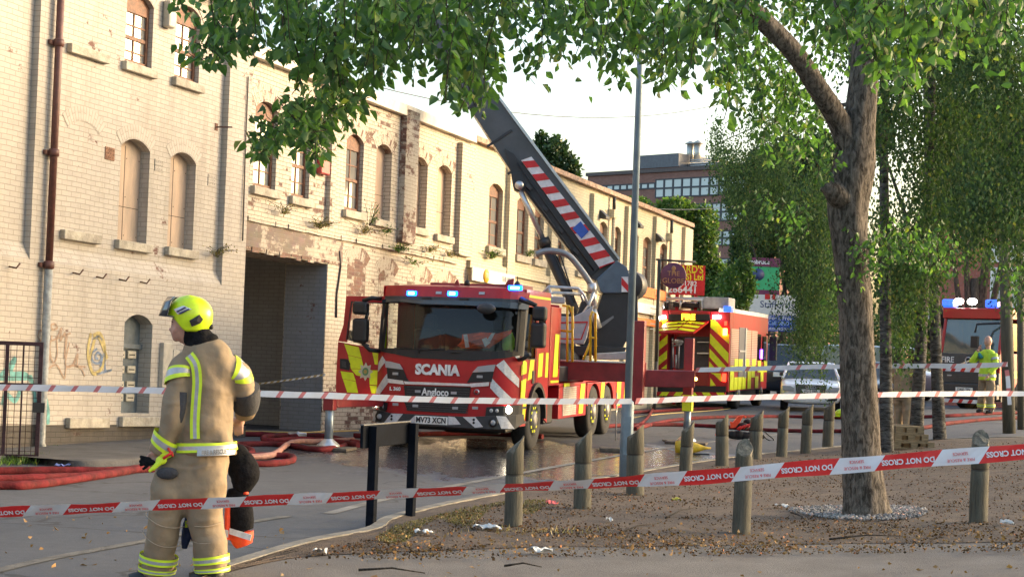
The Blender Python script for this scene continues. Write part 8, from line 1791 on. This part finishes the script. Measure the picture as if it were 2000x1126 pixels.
k += crown_tree('leafy_tree', 'bright green tree in front of the office block, rising behind the red sign board', 1320, 72, [(1320, 420, 45, 34), (1370, 450, 34, 50), (1290, 430, 26, 24), (1370, 520, 36, 50), (1240, 400, 34, 16), (1400, 560, 44, 44), (1330, 480, 24, 34), (1350, 590, 50, 26)], LFM, .17, 1.7, seed=32, group='green trees in front of the office block')
k += crown_tree('leafy_tree', 'yellow green bushy sapling left of the green hoarding', 1440, 66, [(1440, 560, 34, 44), (1420, 600, 40, 34), (1455, 520, 14, 26), (1390, 610, 30, 20)], LFM, .13, 2.0, seed=33, group='green trees in front of the office block')
k += crown_tree('leafy_tree', 'dark green tree standing between the office block and the weeping birch', 1470, 90, [(1470, 470, 40, 60), (1520, 420, 50, 80), (1450, 520, 30, 40), (1560, 480, 40, 90), (1620, 520, 60, 100)], LFD, .22, 1.3, seed=34, group='green trees in front of the office block')
k += crown_tree('leafy_tree', 'full mid green crown filling the gap left of the big trunk, behind the hoardings', 1560, 86, [(1500, 330, 50, 40), (1560, 380, 56, 60), (1610, 320, 40, 60), (1620, 450, 46, 70), (1550, 300, 40, 36), (1440, 390, 24, 26), (1590, 560, 50, 60)], LFM2, .3, .75, seed=35, group='green trees in front of the office block')
k += crown_tree('leafy_tree', 'shaded crown behind the slim birches in front of the brick flats', 1900, 52, [(1880, 300, 50, 44), (1950, 330, 60, 50), (1760, 560, 40, 30), (1850, 400, 40, 46), (1930, 400, 50, 26), (2010, 260, 40, 60), (1710, 250, 30, 50), (1790, 640, 30, 24)], LFM2, .22, .42, seed=36, group='green trees in front of the office block')
print('crowns', k)
# distant tree belt that closes the horizon
PL = []; rs_ = np.random.RandomState(5)
for i in range(26): x = 1380 + i * 26; c = at(x, 700 - rs_.uniform(20, 50), 105 + rs_.uniform(-6, 6)); v = rs_.normal(size=(420, 3)); v /= np.linalg.norm(v, axis=1, keepdims=True); PL.append(v * np.array([1.9, 1.6, 2.3]) * rs_.uniform(.5, 1, (420, 1)) + np.array(c))
PL = np.concatenate(PL); o = leaves('far_hedge', PL, rs_.normal(size=PL.shape), rs_.uniform(.2, .4, len(PL)), LFD, None); tag(o, 'dark belt of distant shrubs behind the parked cars', 'hedge', kind='stuff')
# ---- weeds on the wall
def weed(label, px, py, w_, h_, n, mat=LFM, nn_=-.1, hang=False, sz=.05, seed=1):
    rs_ = np.random.RandomState(seed); u, v = fac(px, py); base = f2w((u, nn_, v)); PL = []; DL = []; SL_ = []; mb = MB(); s = 120.
    for _ in range(n):
        a = rs_.normal() * w_ / s; tip = base + FE * a * 2 + Vector((0, 0, rs_.uniform(.3, 1) * h_ / s * (-1 if hang else 1))) - FN * rs_.uniform(.02, .15); mid = base.lerp(tip, .5) + Vector((0, 0, .04)); mb.tube([base + FE * a * .3, mid, tip], .004, 4)
        for k in range(7): t = .25 + .75 * k / 6; p = base.lerp(tip, t) + Vector(tuple(rs_.normal(size=3) * .02)); PL.append(tuple(p)); DL.append(tuple(rs_.normal(size=3))); SL_.append(rs_.uniform(.6, 1.3) * sz)
    r = thing('wall_weed', label, 'plant', base, group='weeds rooted in the factory walls'); mb.build('stems', BKD, r, world=True); leaves('foliage', np.array(PL) - np.array(base), DL, SL_, mat, r, .4, .15, seed)
LFW = leafmat('dry weed leaf', (.10, .11, .04), (.26, .20, .09), .3)
for i, (x, y, w_, h_, n, m_, lab) in enumerate([(612, 445, 18, 26, 26, LFW, 'dry grassy tuft on the ledge at the right end of the gateway lintel'), (545, 418, 22, 24, 16, LFW, 'thin weed on the ledge above the middle of the gateway'), (700, 455, 20, 24, 24, LFW, 'brown grassy tuft under the third upper window'), (712, 440, 10, 55, 10, LFM, 'tall leafy sprig beside the third upper window'), (766, 490, 18, 18, 22, LFM, 'green tuft at the foot of the ruined pier'), (830, 492, 16, 20, 20, LFW, 'reddish tuft below the boarded windows'), (868, 500, 12, 16, 18, LFW, 'small dry tuft at the right end of the flaking wall'), (800, 515, 18, 14, 12, LFM, 'low weed above the cab roof on the wall'), (950, 505, 18, 28, 30, LFM, 'leafy bush growing out of the bright wall above the shop sign'), (1022, 500, 14, 22, 18, LFM, 'leafy sprig on the sill behind the boom ram'), (410, 500, 18, 26, 14, LFW, 'straggly stems at the foot of the tall factory pilaster'), (745, 455, 10, 20, 8, LFM, 'small weed hanging beside the boarded window')]): weed(lab, x, y, w_, h_, n, m_, seed=i + 1, sz=.055 if m_ is LFM else .045)
# ---- ground cover
def scatter(name, label, pxr, n, mat, size, seed, h=.066, kind='stuff', flat=.35, fn=None, wid=.7):
    rs_ = np.random.RandomState(seed); PL = []; DL = []
    while len(PL) < n:
        x = rs_.uniform(*pxr[0]); y = rs_.uniform(*pxr[1])
        if fn and not fn(x, y, rs_): continue
        p = hit(x, y, h + rs_.uniform(0, .008)); PL.append(tuple(p)); DL.append((rs_.normal(), rs_.normal(), rs_.normal() * flat))
    o = leaves(name, PL, DL, rs_.uniform(.5, 1.5, n) * size, mat, None, wid, .12, seed); return tag(o, label, name.replace('_', ' '), kind=kind)
def in_verge(x, y, rs_):
    # below the kerb curve and above the path edge
    ky = np.interp(x, [p[0] for p in kerb_px], [p[1] for p in kerb_px]); py_ = np.interp(x, [p[0] for p in path_px], [p[1] for p in path_px]); return ky + 3 < y < py_ + 6
LIT = leafmat('fallen leaf', (.035, .022, .014), (.15, .085, .04), .05, .85); LIT2 = leafmat('pale fallen leaf', (.18, .10, .035), (.34, .22, .11), .05, .85); LIT3 = leafmat('grey chip', (.06, .05, .042), (.19, .165, .14), .05, .9)
def patchy(x, y, rs_):
    if not in_verge(x, y, rs_): return False
    p = hit(x, y, .06); q = math.sin(p.x * 2.1 + math.sin(p.y * 1.3) * 2) + math.sin(p.y * 2.7 + p.x * 1.1) + .8 * math.sin(p.x * 6.3 - p.y * 4.1); return rs_.rand() < .12 + .88 / (1 + math.exp(-2.2 * q))
def near_edge(x, y, rs_):
    if not in_verge(x, y, rs_): return False
    py_ = np.interp(x, [p[0] for p in path_px], [p[1] for p in path_px]); return rs_.rand() < math.exp(-((py_ - 22 - y) / 26) ** 2)
scatter('leaf_litter', 'brown fallen leaves and bark scattered over the verge', ((560, 2040), (858, 1090)), 12000, LIT, .021, 41, fn=patchy)
scatter('bark_chips', 'grey brown chips and twigs scattered over the verge', ((560, 2040), (858, 1090)), 5000, LIT3, .018, 42, fn=patchy, wid=.35)
scatter('dry_leaves', 'orange and tan dry leaves drifted along the path edge', ((700, 2040), (980, 1092)), 1100, LIT2, .028, 43, h=.072, fn=near_edge, flat=.5)
scatter('stray_leaves', 'few dry leaves blown on the path and road', ((0, 2040), (1030, 1130)), 90, LIT2, .04, 44, h=.06, fn=lambda x, y, r: y > np.interp(x, [p[0] for p in kerb_px], [p[1] for p in kerb_px]) or r.rand() < .0)
scatter('road_leaves', 'few pale leaves lying on the asphalt at lower left', ((0, 560), (1000, 1110)), 60, LIT2, .045, 45, h=.006, fn=lambda x, y, r: y < np.interp(x, [p[0] for p in kerb_px], [p[1] for p in kerb_px]) - 6)
# moss by the kerb
scatter('moss', 'olive moss on the verge edge by the sign posts', ((740, 1130), (975, 1062)), 5200, leafmat('moss', (.075, .07, .02), (.17, .14, .05), .1), .02, 46, h=.06, fn=lambda x, y, r: in_verge(x, y, r) and y < np.interp(x, [p[0] for p in kerb_px], [p[1] for p in kerb_px]) + 24 + 14 * math.sin(x * .05), wid=.4, flat=1.2)
def grasspatch(name, label, pts, n, hgt, mat, seed):
    rs_ = np.random.RandomState(seed); PL = []; DL = []; SS = []
    for _ in range(n):
        x, y, sx = pts[rs_.randint(len(pts))]; p = hit(x + rs_.normal() * sx, y + rs_.normal() * 2.5, .0); PL.append(tuple(p)); DL.append((rs_.normal() * .4, rs_.normal() * .4, 1)); SS.append(rs_.uniform(.4, 1.3) * hgt)
    o = leaves(name, PL, DL, SS, mat, None, .12, .1, seed); return tag(o, label, 'grass', kind='stuff')
grasspatch('grass', 'rough grass and weeds along the wall foot by the gate', [(30, 905, 26), (60, 900, 18), (100, 880, 10), (195, 868, 10), (225, 862, 12), (290, 858, 12), (350, 852, 20)], 1600, .10, LFM, 51)
grasspatch('dry_grass', 'dry straw stalks round the foot of the near bollard', [(1040, 1052, 22), (985, 1048, 14), (1110, 1050, 40), (940, 1050, 40)], 260, .09, leafmat('straw', (.25, .19, .09), (.42, .34, .19), .2), 52)
# gravel ring
rs_ = np.random.RandomState(8); mb = MB(); gc = hit(1672, 1012)
base = [(1, 0, 0), (-1, 0, 0), (0, 1, 0), (0, -1, 0), (0, 0, 1), (0, 0, -1)]; fc = [(0, 2, 4), (2, 1, 4), (1, 3, 4), (3, 0, 4), (2, 0, 5), (1, 2, 5), (3, 1, 5), (0, 3, 5)]
for _ in range(2600):
    a = rs_.uniform(0, 2 * PI); q = rs_.uniform(.02, 1) ** .7; x = gc.x + .05 + q * .66 * math.cos(a) * (1 + .1 * math.sin(3 * a)); y = gc.y - .02 + q * 1.0 * math.sin(a)
    if (Vector((x, y)) - Vector((TG.x, TG.y))).length < .2: continue
    r0 = rs_.uniform(.009, .022); z = gz(x, y) + .064 + r0 * .4 + max(0, .02 * (1 - q)); sc3 = rs_.uniform(.6, 1.2, 3) * r0; M = Euler(tuple(rs_.uniform(0, 6, 3))).to_matrix()
    mb.add([Vector((x, y, z)) + M @ Vector((v[0] * sc3[0], v[1] * sc3[1], v[2] * sc3[2])) for v in base], fc)
gm = leafmat('gravel stone', (.14, .135, .13), (.38, .365, .35), .0, .9); tag(mb.build('gravel', gm), 'pale gravel spread round the foot of the big tree', 'gravel', kind='stuff')
# fallen twigs
for i, (x0, y0, x1, y1, lab) in enumerate([(985, 1104, 1058, 1106, 'brown stick lying on the path below the near bollard'), (700, 1112, 830, 1118, 'thin long twig on the path at lower centre'), (1300, 1010, 1360, 990, 'dark twig on the verge right of the rounded bollard'), (1620, 1052, 1770, 1046, 'pale root like stick on the leaf litter below the gravel'), (1545, 1000, 1580, 1020, 'dark stone edging splinter at the left of the gravel'), (1210, 1040, 1280, 1022, 'bent twig between the near bollards')]):
    a = hit(x0, y0, .07); b_ = hit(x1, y1, .07); mb = MB(); m_ = a.lerp(b_, .5) + Vector((0, .03, .02)); mb.tube([a, a.lerp(m_, .6), m_, b_], [.009, .007, .006, .003], 6); tag(mb.build('twig', BKD), lab, 'twig')
